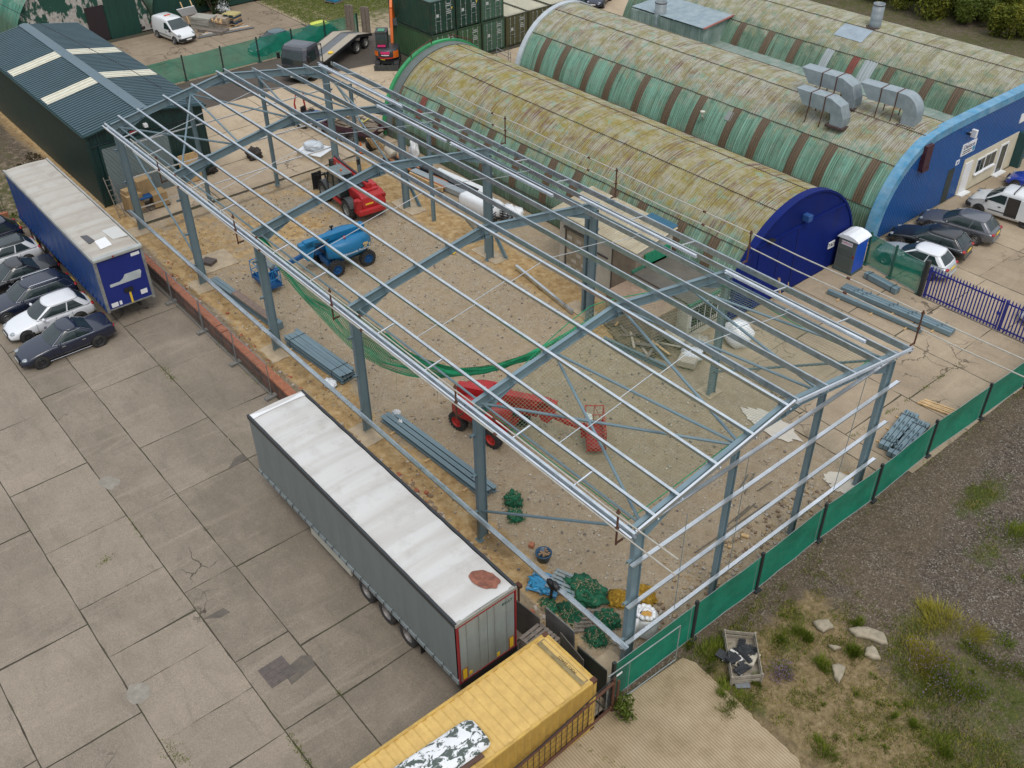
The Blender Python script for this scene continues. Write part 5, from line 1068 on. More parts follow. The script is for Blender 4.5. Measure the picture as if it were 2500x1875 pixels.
b = B(); sh = [(4.9, 2.42), (4.38, 2.42), (4.2, 2.52), (4.05, 2.72), (3.25, 2.72), (3.2, 2.6), (3.26, 2.42), (3.3, 2.26), (4.9, 2.26)]
b.poly([(31.795, y, z) for y, z in sh], (-.006, 0, 0)); b.done('painted_arrow', M('arrow_grey', (.42, .46, .47), .5), hb)
b = B(); b.bx(31.77, 31.8, 3.98, 4.08, 1.05, 1.75); b.done('yellow_pipe', PLATEY, hb); b = B(); b.bx(31.72, 31.8, 3.85, 4.3, 1.72, 1.95); b.done('coupling_box', BLACK, hb)
b = B(); b.bx(31.792, 31.8, 4.75, 5.1, 1.12, 1.36); b.bx(31.792, 31.8, 4.55, 4.68, 1.14, 1.36); b.bx(31.792, 31.8, 3.15, 3.5, 1.3, 1.56); b.bx(31.792, 31.8, 3.05, 3.5, 3.55, 3.72); b.done('label_plate', WHITE, hb)
for P, m_ in (([(32.6, 4.62), (33.6, 4.55), (33.7, 3.95), (32.7, 4.0)], WHITE), ([(33.1, 3.0), (34.5, 3.05), (34.45, 3.85), (33.2, 3.75)], M('scuffed_patch', (.55, .56, .54), .5, 0, .15, 2, (.33, .29, .24), .5, 2)), ([(33.5, 4.85), (34.6, 4.9), (34.5, 4.6), (33.65, 4.5)], M('tar_patch', (.07, .07, .075), .6, 0, .2))):
    b = B(); b.poly([(x, y, 4.012) for x, y in P], (0, 0, .035)); b.done('roof_patch', m_, TB)
# ---------------------------------------------------------------- machines on the site
LBL = M('lift_blue', (.006, .165, .36), .4, 0, .15, 1, (.03, .13, .22), .5, 4); LBD = M('lift_blue_dark', (.006, .075, .22), .45, 0, .15); LRD = M('lift_red', (.44, .015, .02), .42, 0, .2, 1, (.22, .05, .04), .5, 4); LRDD = M('lift_red_dark', (.33, .010, .014), .45, 0, .15); TRED = M('telehandler_red', (.42, .010, .016), .42, 0, .2, 1, (.20, .06, .045), .5, 4); DKG = M('machine_dark_grey', (.045, .05, .05), .55, 0, .25, 3); MGR = M('machine_grey', (.17, .20, .20), .5, 0, .15, 2); ORG = M('machine_orange', (.62, .13, .012), .4, 0, .12); PINK = M('machine_pink', (.62, .03, .16), .4, 0, .1)
def bigwheel(t, x, y, r, wd, rimm, side, turn=0, name='wheel'):
    Mx = Matrix.Translation((x, y, r)) @ Matrix.Rotation(turn, 4, 'Z') @ Matrix.Rotation(-side * PI / 2, 4, 'X'); b = B()
    b.lathe([(r * .55, -wd / 2), (r * .88, -wd / 2), (r * .95, -wd * .36), (r * .95, wd * .36), (r * .88, wd / 2), (r * .6, wd / 2), (r * .56, wd * .2), (.02, wd * .12)], Mx, 28)
    for k in range(18):
        for s_ in (-1, 1):
            a = 2 * PI * (k + (.25 if s_ > 0 else -.25)) / 18; p = Mx @ Vector((r * .965 * math.cos(a), r * .965 * math.sin(a), s_ * wd * .47)); q = Mx @ Vector((r * .985 * math.cos(a + .16), r * .985 * math.sin(a + .16), s_ * .01)); c = Mx @ Vector((0, 0, 0)); b.bar(p, q, .075 * r / .45, .07 * r / .45, (p - c).normalized())
    o = b.done(name, RUBBER, t); b = B(); b.lathe([(r * .60, wd * .46), (r * .53, wd * .48), (r * .48, wd * .25), (r * .24, wd * .2), (r * .22, wd * .34), (.01, wd * .36)], Mx, 24)
    for k in range(8): a = 2 * PI * k / 8; b.box(Mx @ Vector((r * .33 * math.cos(a), r * .33 * math.sin(a), wd * .25)), (.05, .05, .05))
    b.done('rim', rimm, o); return o
def boomlift(label, loc, rz, chas, col, dark, rims, jib, basket, txt=None, signm=None):
    """local x points along the boom; chas = chassis angle relative to the boom; basket = ((x, y, z), angle)"""
    t = thing('boom_lift', label, 'boom lift', loc, rz); Rc = Matrix.Rotation(chas, 4, 'Z')
    b = B(); b.boxm(Rc @ Matrix.Translation((0, 0, .62)), 2.5, .9, .34); b.boxm(Rc @ Matrix.Translation((1.0, 0, .5)), .25, 1.9, .22); b.boxm(Rc @ Matrix.Translation((-1.0, 0, .5)), .25, 1.9, .22); b.lathe([(.0, .78), (.55, .78), (.55, .95), (0, .95)], Matrix(), 20); b.done('chassis', dark, t, bevel=.03)
    for x in (1.0, -1.0):
        for s_ in (-1, 1): p = Rc @ Vector((x, s_ * .98, 0)); bigwheel(t, p.x, p.y, .46, .33, rims, s_, chas)
    def hood(s_):
        rings = []; n_ = 9
        for j in range(n_ + 1):
            u = j / n_; x = -1.55 + 2.75 * u; f = math.sin(PI * min(1, max(0, (u * .94 + .03)))) ** .45; y0, y1 = s_ * .30, s_ * (.32 + .80 * f); zt = 1.62 + .34 * f * (1 - .25 * u); zb_ = .92
            rings.append([(x, y0, zb_), (x, y1 * .94, zb_), (x, y1, zb_ + .15), (x, y1 * .98, zt - .22), (x, y1 * .80, zt - .04), (x, (y0 + y1) / 2 * .9, zt), (x, y0, zt - .04)])
        q = B(); q.loft(rings); return q
    for s_ in (-1, 1): hood(s_).done('engine_hood', col, t, smooth=True)
    b = B(); b.lathe([(.0, 0), (.07, 0), (.07, .1), (.04, .14), (0, .15)], Matrix.Translation((.1, .62, 1.93)), 12); b.done('beacon', M('beacon_red', (.55, .03, .03), .3) if 'beacon_red' not in bpy.data.materials else bpy.data.materials['beacon_red'], t); b = B(); b.tube([(.15, -.72, 1.85), (.15, -.72, 2.1)], .05, 8); b.box((.15, -.72, 2.1), (.2, .12, .08)); b.done('exhaust', BLACK, t)
    # riser stack and boom
    ex, ez = jib
    b = B(); b.bar((-1.45, 0, 1.95), (ex - .25, 0, ez + .12), .4, .4); b.done('boom', col, t, bevel=.03)
    b = B(); b.bar((-1.0, 0, 1.52), (ex - .5, 0, ez - .30), .34, .32); b.bar((-.8, 0, 1.2), (ex - .8, 0, ez - .56), .26, .2); b.done('riser_arm', dark, t, bevel=.02)
    b = B(); b.poly([(ex - .75, -.2, ez + .28), (ex + .05, -.2, ez + .22), (ex - .02, -.2, ez - .45), (ex - .32, -.2, ez - .85), (ex - .62, -.2, ez - .75), (ex - .8, -.2, ez - .2)], (0, .4, 0)); b.done('boom_knuckle', col, t, bevel=.02)
    b = B(); b.tube([(ex - .9, .22, ez - .1), (ex - 1.3, .3, ez - .55), (ex - 1.5, .25, ez - .9)], .05, 6); b.tube([(ex - .8, .22, ez + .1), (ex - 1.2, .26, ez + .02), (ex - 1.7, .2, ez + .1)], .035, 6); b.done('hydraulic_hose', BLACK, t)
    (bx_, by_, bz_), ba = basket; MB_ = Matrix.Translation((bx_, by_, bz_)) @ Matrix.Rotation(ba, 4, 'Z')
    p1 = MB_ @ Vector((-.42, 0, .45)); b = B(); b.bar((ex - .2, 0, ez - .45), tuple(Vector((ex - .2, 0, ez - .45)).lerp(p1, .55)), .2, .22); b.bar(tuple(Vector((ex - .2, 0, ez - .45)).lerp(p1, .5)), p1, .15, .17); b.boxm(MB_ @ Matrix.Translation((-.5, 0, .45)), .25, .45, .5); b.done('jib', dark, t, bevel=.01)
    # basket: floor, kick plates, rails
    sx, sy = .40, .92; k_ = B(); k_.boxm(MB_ @ Matrix.Translation((0, 0, .03)), .8, 1.84, .05)
    for q, dd in (((0, sy, .14), (.8, .03, .2)), ((0, -sy, .14), (.8, .03, .2)), ((sx, 0, .14), (.03, 1.84, .2)), ((-sx, 0, .14), (.03, 1.84, .2))): k_.boxm(MB_ @ Matrix.Translation(q), *dd)
    bk = k_.done('basket', dark, t); b = B(); cs = [MB_ @ Vector((a * sx, c * sy, 0)) for a, c in ((-1, -1), (1, -1), (1, 1), (-1, 1))]
    for z in (.55, 1.08):
        for i in range(4): b.tube([cs[i] + Vector((0, 0, z)), cs[(i + 1) % 4] + Vector((0, 0, z))], .024, 6)
    for i in range(4): b.tube([cs[i], cs[i] + Vector((0, 0, 1.1))], .024, 6); m_ = (cs[i] + cs[(i + 1) % 4]) / 2; b.tube([m_, m_ + Vector((0, 0, 1.1))], .018, 6)
    for i in range(4): b.tube([cs[i] + Vector((0, 0, .1)), (cs[i] + cs[(i + 1) % 4]) / 2 + Vector((0, 0, 1.08))], .014, 5)
    b.done('basket_rail', col, bk); b = B(); b.boxm(MB_ @ Matrix.Translation((-.3, .1, 1.0)) @ Matrix.Rotation(.5, 4, 'Y'), .28, .6, .16); b.done('control_panel', signm or MGR, bk)
    if txt:
        text(txt, .19, axes((-.35, 1.135, 1.2), (-1, 0, 0), (0, 0, 1)), INKW, t); b = B()
        for xx, zz_, ww, hh in ((-1.0, 1.45, .14, .16), (-.85, 1.47, .16, .14), (-.9, 1.3, .18, .08), (-1.18, 1.35, .1, .16)): b.bx(xx - ww / 2, xx + ww / 2, 1.08, 1.1, zz_ - hh / 2, zz_ + hh / 2)
        b.done('safety_sticker', M('sticker_mix', (.55, .42, .2), .5, 0, .5, 14), t)
    return t
boomlift('blue articulated boom lift with white lettering, parked on the gravel inside the frame', (29.6, -7.3, -.02), R(88), R(0), LBL, LBD, LBD, (2.55, 1.85), ((4.55, -.45, .3), R(3)), 'Nationwide Platforms')
_q = Matrix.Rotation(R(-213), 3, 'Z') @ (G(1452, 1066, .35) - Vector((12.95, -4.55, 0))); REDB = (_q.x, _q.y, .3)
boomlift('red articulated boom lift under the pale safety net of the front bay', (12.95, -4.55, -.02), R(213), R(-22), LRD, LRDD, M('rim_red', (.45, .03, .025), .5, 0, .2), (3.05, 1.8), (REDB, R(17)), None, M('white_panel', (.6, .66, .6), .5, 0, .2, 9))
# telehandler: x forwards
t = thing('telehandler', 'red telehandler with a dark cab and grey tyred wheels standing under the second rafter', 'telehandler', (35.45, -11.6, -.02), R(-4.5))
RIMG = M('grey_machine_rim', (.22, .235, .225), .5, .1, .25, 6)
for x in (1.55, -1.55):
    for s_ in (-1, 1): bigwheel(t, x, s_ * .98, .62, .44, RIMG, s_)
b = B(); b.bx(-2.1, 2.0, -.42, .42, .55, 1.0); b.bx(-.7, .8, .42, 1.0, .5, .62); b.done('chassis', DKG, t, bevel=.02)
b = B()
pr = [(-2.55, .62), (-2.62, 1.1), (-2.5, 1.55), (-2.2, 1.72), (-.9, 1.78), (-.75, 1.5), (-.9, 1.0), (-1.0, .8), (-2.0, .62)]
b.poly([(x, -1.05, z) for x, z in pr], (0, 1.6, 0)); b.done('rear_body', TRED, t, bevel=.08)
b = B(); b.bx(-2.6, -2.15, .56, .95, .6, 1.5); b.done('rear_corner', TRED, t, bevel=.05); b = B(); b.bx(-1.0, .9, .55, 1.08, .52, .78); b.done('side_sill', TRED, t, bevel=.05)
b = B()
for x in (1.55, -1.55):
    for s_ in (-1, 1):
        pts = [(x + .74 * math.cos(a), s_ * .98, .62 + .74 * math.sin(a)) for a in [R(25 + 13 * i) for i in range(11)]]
        for p, q in zip(pts[:-1], pts[1:]): b.bar(p, q, .46, .03, (0, s_, 0)) if False else b.add([(p[0], p[1] - .23, p[2]), (p[0], p[1] + .23, p[2]), (q[0], q[1] + .23, q[2]), (q[0], q[1] - .23, q[2])], [(0, 1, 2, 3)])
b.done('mudguard', DKG, t)
b = B(); P = [(-.62, 1.0), (.95, 1.0), (1.1, 1.5), (.75, 2.42), (-.5, 2.42), (-.68, 1.7)]; b.poly([(x, .12, z) for x, z in P], (0, .9, 0)); b.done('cab_glass', GLASS, t)
b = B(); b.bx(-.62, .9, .08, 1.06, 2.38, 2.48); b.done('cab_roof', M('cab_roof_grey', (.16, .20, .20), .6, 0, .2, 4), t, bevel=.04)
b = B()
for y in (.10, 1.04):
    for i in range(len(P)): p, q = P[i], P[(i + 1) % len(P)]; b.bar((p[0], y, p[1]), (q[0], y, q[1]), .05, .06, (0, 1, 0))
b.bar((.2, 1.04, 1.0), (.2, 1.04, 2.4), .05, .06, (0, 1, 0)); b.done('cab_frame', DKG, t)
b = B(); b.bx(-.5, .85, .98, 1.05, .98, 1.45); b.done('cab_door', M('door_grey', (.14, .135, .13), .55, 0, .2), t)
b = B(); b.bar((-2.05, -.28, 1.95), (2.35, -.28, 2.05), .36, .42); b.done('boom', TRED, t, bevel=.03)
text('MANITOU', .3, axes((1.2, -.095, 2.03), (-1, 0, 0), (0, 0, 1)), INKW, t)
b = B(); b.bar((1.6, -.28, 2.03), (3.0, -.28, 1.7), .28, .32); b.bar((2.9, -.28, 1.9), (3.1, -.28, .7), .26, .2); b.bar((-1.9, -.28, 2.22), (2.2, -.28, 2.31), .12, .1); b.tube([(2.2, -.05, 2.2), (2.8, -.05, 2.0), (3.0, -.1, 1.3)], .04, 6); b.tube([(2.2, -.5, 2.2), (2.9, -.5, 2.1), (3.1, -.4, 1.2)], .04, 6); b.done('boom_head', DKG, t, bevel=.02)
b = B(); b.bx(3.02, 3.1, -1.0, .95, .35, .45); b.bx(3.02, 3.1, -1.0, .95, .95, 1.05)
for y in (-.95, -.3, .25, .9): b.bx(3.02, 3.1, y - .04, y + .04, .1, 1.1)
b.bx(3.1, 3.16, .5, 1.15, .12, 1.25); b.done('fork_carriage', BLACK, t)
b = B()
for y in (-.6, .45): b.bx(3.05, 4.2, y - .06, y + .06, .1, .15)
b.done('fork', BLACK, t)
b = B(); b.bx(-1.9, -1.1, -.9, -.1, 1.76, 1.95); b.bx(-2.2, -1.5, -.8, .1, 1.72, 1.86); b.done('engine_cover', LRD, t, bevel=.05); b = B(); b.blob((-1.3, .0, 1.95), (.45, .3, .13), 8, .4, 2, 3); b.done('cables', BLACK, t)
for s_ in (-1, 1):
    b = B(); b.bx(-2.62, -2.5, s_ * .95 - .1, s_ * .95 + .1, 1.35, 1.55); b.done('taillight', RED, t); b = B(); b.bar((.9, s_ * 1.05, 2.0), (1.3, s_ * 1.3, 2.1), .03, .03); b.box((1.35, s_ * 1.35, 2.0), (.06, .2, .34)); b.done('wing_mirror', BLACK, t)
b = B(); b.box((-2.6, .1, 1.15), (.03, .52, .12)); b.done('number_plate', PLATEY, t); b = B(); b.bx(-2.75, -2.5, -.95, .9, .5, .9); b.done('counterweight', TRED, t, bevel=.1); b = B(); b.lathe([(0, 0), (.06, 0), (.06, .12), (0, .14)], Matrix.Translation((-.1, .55, 2.48)), 10); b.done('beacon', ORG, t)
# ---------------------------------------------------------------- excavator
t = thing('excavator', 'orange and dark grey mini excavator with pink decals, boom raised, by the stacked containers', 'excavator', (54.9, -27.55, 0), R(-40))
b = B()
for s_ in (-1, 1):
    rr = []; L_ = 1.15
    for j in range(24):
        a = 2 * PI * j / 24; rr.append((math.copysign(L_ - .28, math.cos(a)) + .28 * math.cos(a), .3 + .3 * math.sin(a)))
    b.poly([(x, s_ * .78 - .2, z) for x, z in rr], (0, .4, 0))
b.done('track', RUBBER, t, bevel=.02); b = B(); b.bx(-.7, .7, -.6, .6, .3, .62); b.done('undercarriage', DKG, t); b = B(); b.bx(-1.62, -1.52, -1.0, 1.0, .05, .45); b.bx(-1.5, -.6, -.5, -.35, .2, .32); b.bx(-1.5, -.6, .35, .5, .2, .32); b.done('dozer_blade', DKG, t)
rings = []
for z, f in ((.68, .86), (.8, .98), (1.15, 1.0), (1.45, .95), (1.52, .84)): rings.append([(.9 * f if math.cos(a) > 0 and abs(math.cos(a)) > .5 else f * 1.12 * math.cos(a), f * .98 * math.copysign(min(1, abs(math.sin(a)) * 1.15), math.sin(a)), z) for a in [2 * PI * j / 28 for j in range(28)]])
b = B(); b.loft(rings); b.done('upper_body', M('graphite_paint', (.035, .04, .045), .4, 0, .15), t, smooth=True)
b = B(); k_ = 14
for z0, z1, a0, a1 in ((.85, 1.02, 110, 250),): pass
def deck(name, a0, a1, z0, z1, m_):
    q = B(); q.grid(lambda u, v: (-1.13 * math.cos(R(a0 + (a1 - a0) * u - 180)) * 1.0, .99 * math.copysign(min(1, abs(math.sin(R(a0 + (a1 - a0) * u - 180))) * 1.15), math.sin(R(a0 + (a1 - a0) * u - 180))), z0 + (z1 - z0) * v), 16, 1); q.done(name, m_, t)
deck('orange_band', 122, 150, .85, 1.42, ORG); deck('orange_band', 215, 238, 1.0, 1.4, ORG); deck('orange_band', 150, 212, .84, .93, M('red_band', (.5, .03, .03), .4)); deck('pink_panel', 165, 203, 1.2, 1.42, PINK); deck('pale_lettering', 168, 200, 1.09, 1.15, INKW); deck('sticker', 185, 205, .74, .79, PLATEY)
b = B(); P = [(-.45, 1.5), (.75, 1.5), (.8, 2.1), (.6, 2.75), (-.4, 2.75), (-.5, 2.2)]; b.poly([(x, -.05, z) for x, z in P], (0, .85, 0)); b.done('cab_glass', GLASS, t)
b = B()
for y in (-.06, .81):
    for i in range(len(P)): p, q = P[i], P[(i + 1) % len(P)]; b.bar((p[0], y, p[1]), (q[0], y, q[1]), .07, .07, (0, 1, 0))
b.bx(-.52, .7, -.1, .85, 2.73, 2.82); b.done('cab_frame', DKG, t); b = B(); b.bx(-.56, -.5, .05, .7, 1.62, 1.78); b.done('rear_strip', PINK, t); b = B(); b.bx(-.35, .3, .1, .65, 2.83, 2.86); b.done('roof_hatch', M('hatch_green', (.04, .22, .12), .4), t)
b = B(); pts = [(.75, -.35, 1.2), (1.3, -.35, 2.6), (1.75, -.35, 4.0), (2.3, -.35, 4.6)]
for p, q in zip(pts[:-1], pts[1:]): b.bar(p, q, .22, .34)
b.done('boom', ORG, t, bevel=.02); b = B(); b.bar((2.2, -.35, 4.7), (3.1, -.35, 2.9), .2, .26); b.done('dipper_arm', ORG, t, bevel=.02); b = B(); b.tube([(.95, -.35, 1.6), (1.9, -.35, 3.9)], .06, 8); b.tube([(1.3, -.2, 2.6), (2.3, -.2, 4.5)], .04, 8); b.done('hydraulic_ram', DKG, t); b = B(); b.poly([(3.0, -.7, 2.9), (3.4, -.7, 2.7), (3.3, -.7, 2.2), (2.8, -.7, 2.3)], (0, .7, 0)); b.done('bucket', DKG, t)
# ---------------------------------------------------------------- beavertail lorry, local x = 0 at the front axle
t = thing('flatbed_lorry', 'dark grey beavertail lorry with a pale planked bed and upright ramps on the tarmac', 'lorry', (56.75, -20.53, .008), R(117.4))
CABM = paint('dark_cab_paint', (.045, .05, .06), .28, .1); b = B(); rings = []
for z, xf_, w_, xb in ((.45, 1.12, 1.15, -.85), (1.25, 1.22, 1.22, -.9), (1.9, 1.18, 1.22, -.92), (2.6, .92, 1.14, -.9), (2.78, .75, 1.05, -.82), (2.84, .4, .8, -.5)): rings.append([(xf_, -w_ * .8, z), (xf_ + .06, 0, z), (xf_, w_ * .8, z), (xf_ - .25, w_, z), (xb, w_, z), (xb, -w_, z), (xf_ - .25, -w_, z)])
b.loft(rings); b.done('cab', CABM, t, bevel=.03)
b = B(); b.add([(xq, yq * ww, zq) for xq, zq, ww in ((1.275, 1.55, .98), (1.262, 1.9, .97), (1.045, 2.5, .9)) for yq in (-1.0, 0, 1.0)] , [(0, 1, 4, 3), (1, 2, 5, 4), (3, 4, 7, 6), (4, 5, 8, 7)]); b.v = [(x_ - (.05 if abs(y_) > .1 else -.01), y_, z_) for x_, y_, z_ in b.v]; b.done('windscreen', GLASS, t)
for s_ in (-1, 1):
    b = B(); b.poly([(.85, s_ * 1.225, 1.6), (.7, s_ * 1.185, 2.45), (-.35, s_ * 1.185, 2.45), (-.4, s_ * 1.225, 1.6)], (0, s_ * .012, 0)); b.done('side_window', GLASS, t); b = B(); b.box((.95, s_ * 1.42, 2.0), (.14, .22, .45)); b.bar((.9, s_ * 1.2, 2.3), (.95, s_ * 1.4, 2.2), .04, .04); b.done('wing_mirror', BLACK, t); b = B(); b.box((1.2, s_ * .85, .78), (.1, .38, .2)); b.done('headlight', LAMP, t)
b = B(); b.bx(1.2, 1.32, -.95, .95, .95, 1.4); b.bx(1.15, 1.34, -1.2, 1.2, .42, .72); b.done('grille', DKG, t); b = B(); b.box((1.345, 0, .58), (.012, .52, .12)); b.done('number_plate', PLATEW, t)
bedz = lambda x: .98 + (.52 * (x + 1.5) / -5.4 if x > -6.9 else .52 - .55 * (x + 6.9) / -2.3)
xs_ = [-1.5, -2.6, -4, -5.5, -6.9, -7.6, -8.4, -9.2]
for nm, ya, yb, m_ in (('plank_strip', -1.2, -.42, M('pale_planks', (.36, .32, .25), .8, 0, .2, 5, (.22, .19, .15), .4, 5)), ('plank_strip', .42, 1.2, None), ('centre_plate', -.42, .42, M('tread_plate', (.13, .14, .145), .5, .2, .2, 4))):
    m_ = m_ or bpy.data.materials['pale_planks']; b = B(); b.add([(x, y, bedz(x) + .03 * (nm == 'plank_strip') + dz) for x in xs_ for y in (ya, yb) for dz in (0, -.06)], sum([[(4 * i, 4 * i + 2, 4 * i + 6, 4 * i + 4), (4 * i + 1, 4 * i + 5, 4 * i + 7, 4 * i + 3)] for i in range(len(xs_) - 1)], [])); b.done(nm, m_, t)
b = B()
for y in (-1.24, 1.24):
    for a, c in zip(xs_[:-1], xs_[1:]): b.bar((a, y, bedz(a) - .06), (c, y, bedz(c) - .06), .08, .22)
for y in (-.45, .45): b.bar((-.9, y, .8), (-6.9, y, 1.15), .12, .35); b.bar((-6.9, y, 1.15), (-9.2, y, .75), .12, .25)
b.bx(-1.75, -1.2, -1.2, 1.2, .7, .98); b.done('chassis', BLACK, t)
b = B()
for y in (-1.15, -.6, 0, .6, 1.15): b.bar((-1.35, y, .9), (-1.35, y, 2.55 if abs(y) > 1 else 2.4), .05, .05)
for z in (1.6, 2.4, 2.52): b.bar((-1.35, -1.15, z), (-1.35, 1.15, z), .05, .05)
b.done('head_frame', BLACK, t)
for x in (0, -6.75, -8.2):
    for s_ in (-1, 1):
        Mx = Matrix.Translation((x, s_ * 1.05, .5)) @ Matrix.Rotation(-s_ * PI / 2, 4, 'X'); b = B(); b.lathe([(.28, -.15), (.46, -.15), (.5, -.1), (.5, .1), (.46, .15), (.31, .15), (.29, .0), (.02, -.02)], Mx, 24); o = b.done('wheel', RUBBER, t); b = B(); b.lathe([(.31, .13), (.27, .14), (.24, .02), (.13, .02), (.12, .1), (.01, .11)], Mx, 20); b.done('rim', bpy.data.materials['truck_rim'] if x == 0 else M('pale_truck_rim', (.38, .37, .35), .45, .3, .2, 9) if 'pale_truck_rim' not in bpy.data.materials else bpy.data.materials['pale_truck_rim'], o)
    for s_ in (-1, 1):
        b = B(); pts = [(x + .58 * math.cos(R(a)), .5 + .58 * math.sin(R(a))) for a in range(20, 161, 20)]
        for p, q in zip(pts[:-1], pts[1:]): b.add([(p[0], s_ * 1.05 - .18, p[1]), (p[0], s_ * 1.05 + .18, p[1]), (q[0], s_ * 1.05 + .18, q[1]), (q[0], s_ * 1.05 - .18, q[1])], [(0, 1, 2, 3)])
        b.done('mudguard', BLACK, t)
RAMP = M('brown_ramp', (.20, .165, .13), .7, .1, .25, 6)
for y in (-.8, .75):
    b = B(); b.bx(-9.32, -9.22, y - .36, y + .36, .9, 3.15)
    for dy in (-.36, 0, .36): b.bx(-9.2, -9.12, y + dy - .03, y + dy + .03, .9, 3.15)
    b.done('loading_ramp', RAMP, t)
b = B(); b.blob((-3.1, .85, bedz(-3.1) + .07), (.28, .2, .07), 8, .5, 3, 2); b.done('ratchet_strap', PLATEY, t)
# ---------------------------------------------------------------- small tractor and dropside trailer of rubbish
t = thing('compact_tractor', 'small blue tractor with upright red lift arms standing on the pale apron beyond the frame', 'tractor', (47.7, -16.1, 0), R(200))
b = B(); b.bx(.1, 1.5, -.35, .35, .65, 1.2); b.bx(-.9, .1, -.4, .4, .6, .95); b.done('bonnet', LBD, t, bevel=.07); b = B(); b.bx(-.8, -.35, -.25, .25, .95, 1.05); b.bx(-.85, -.75, -.25, .25, 1.0, 1.4); b.done('seat', BLACK, t, bevel=.03)
for x, r in ((1.15, .36), (-.55, .5)):
    for s_ in (-1, 1): bigwheel(t, x, s_ * .62, r, .26, M('pale_rim', (.4, .4, .36), .5) if 'pale_rim' not in bpy.data.materials else bpy.data.materials['pale_rim'], s_)
b = B()
for s_ in (-1, 1): b.bar((-1.0, s_ * .5, .8), (-1.1, s_ * .5, 1.7), .08, .1); b.bar((-1.1, s_ * .5, 1.7), (-.95, s_ * .42, 2.3), .07, .09)
b.done('lift_arm', TRED, t); b = B(); b.lathe([(.17, 0), (.19, .015), (.17, .03)], Matrix.Translation((.0, 0, 1.3)) @ Matrix.Rotation(.6, 4, 'Y'), 16); b.bar((.15, 0, 1.1), (0, 0, 1.3), .03, .03); b.done('steering_wheel', BLACK, t)
t = thing('dropside_trailer', 'dark dropside trailer heaped with broken timber and rubbish beyond the right row of columns', 'trailer', (44.1, -17.4, 0), R(204))
b = B(); b.bx(-2.1, 2.1, -.95, .95, .62, .7); b.bx(-2.1, 2.1, .92, .97, .7, 1.05); b.bx(-2.1, 2.1, -.97, -.92, .7, 1.05); b.bx(2.06, 2.12, -.95, .95, .7, 1.05); b.bx(-2.12, -2.06, -.95, .95, .7, 1.05); b.done('body', M('maroon_side', (.055, .02, .03), .6, 0, .3), t)
for x in (-.4, .45):
    for s_ in (-1, 1): wheel(t, x, s_ * 1.02, .33, .2, RIM, spokes=6)
b = B(); b.blob((0, 0, .95), (1.9, .8, .35), 12, .5, 3, 5); b.done('rubbish', M('rubbish_mix', (.22, .17, .12), .9, 0, .5, 6, (.05, .04, .03), .7, 7), t)
WD = [WOOD, OLDWOOD, M('painted_scrap', (.45, .40, .12), .7, 0, .3)]
for i in range(14):
    b = B(); a = random.uniform(0, 6.28); c = Vector((random.uniform(-1.6, 1.6), random.uniform(-.6, .6), random.uniform(1.1, 1.4))); dv = Vector((math.cos(a), math.sin(a), random.uniform(-.2, .6))) * random.uniform(.4, .9); b.bar(c - dv, c + dv, .12, .04); b.done('timber_scrap', WD[i % 3], t)
# ---------------------------------------------------------------- mesh fences, gates, walls
POSTD = M('dark_fence_post', (.022, .026, .026), .55, 0, .3); FEDGE = M('mesh_hem', (.26, .29, .285), .5, .3, .2)
def meshfence(label, pts, ht, clothm, postm, seed=0, hem=True, name='mesh_fence'):
    t = thing(name, label, 'fence', (pts[0][0], pts[0][1], 0), 0, None, True)
    for i, (x, y) in enumerate(pts):
        b = B(); b.box((x, y, ht / 2 + .04), (.11, .11, ht + .12)); b.box((x, y, .03), (.3, .3, .08)); b.done('post', postm, t)
    for i in range(len(pts) - 1):
        p, q = Vector((*pts[i], 0)), Vector((*pts[i + 1], 0)); d_ = (q - p).normalized(); n_ = Vector((-d_.y, d_.x, 0)); b = B(); L = (q - p).length; a0, a1 = p + d_ * .09, q - d_ * .09
        def f(u, v):
            bulge = .05 * math.sin(PI * v) * math.sin(PI * u) + .035 * mnoise.noise((u * L * .8, v * 2, seed + i * 3.3))
            return tuple(a0.lerp(a1, u) + n_ * (bulge * math.sin(PI * min(1, max(0, u)))) + Vector((0, 0, .07 + (ht - .1) * v - .05 * math.sin(PI * u) * v * (.4 + .6 * mnoise.noise((i, seed, 1.5))))))
        b.grid(f, 24, 10); pn = b.done('mesh_panel', clothm, t, smooth=True)
        if hem:
            b = B(); b.tube([Vector(f(u / 12, 0)) for u in range(13)], .022, 6); b.tube([Vector(f(u / 12, 1)) for u in range(13)], .012, 6); b.tube([Vector(f(.96, v / 4)) for v in range(5)], .012, 6); b.done('hem_tube', FEDGE, pn)
    return t
FP = [(-.86, 1.35), (-.9, -2.6), (-.95, -6.1), (-.9, -9.95), (-1.0, -13.5), (-.92, -17.65), (-1.08, -21.75), (-1.17, -25.55), (-1.2, -29.4)]
FF = meshfence('long green mesh fence on dark posts along the open front of the site', FP, 1.92, GREENMESH, POSTD, 1)
t = thing('tube_gate', 'thin steel tube gate frame standing in front of the green mesh by the yellow container', 'gate', (-1.12, .2, 0), 0, None, True); b = B()
for z in (.14, 1.96): b.tube([(-1.1, 1.85, z), (-1.2, -1.42, z)], .022, 8)
b.tube([(-1.1, 1.85, .05), (-1.1, 1.85, 1.98)], .022, 8); b.tube([(-1.2, -1.42, .14), (-1.2, -1.42, 1.96)], .022, 8); b.tube([(-1.13, .9, .14), (-1.13, .9, 1.96)], .014, 6); b.done('tube_frame', FEDGE, t)
b = B(); b.bx(-1.14, -1.125, 1.25, 1.5, 1.68, 1.76); b.done('tag', WHITE, t)
b = B()
for k in range(12): b.tube([(-1.08, 1.82 - .075 * k, .1), (-1.08, 1.82 - .075 * k, 1.9)], .005, 4)
for k in range(14): b.tube([(-1.08, 1.82, .15 + .13 * k), (-1.09, .95, .15 + .13 * k)], .005, 4)
b.done('wire_mesh', DKG, t)
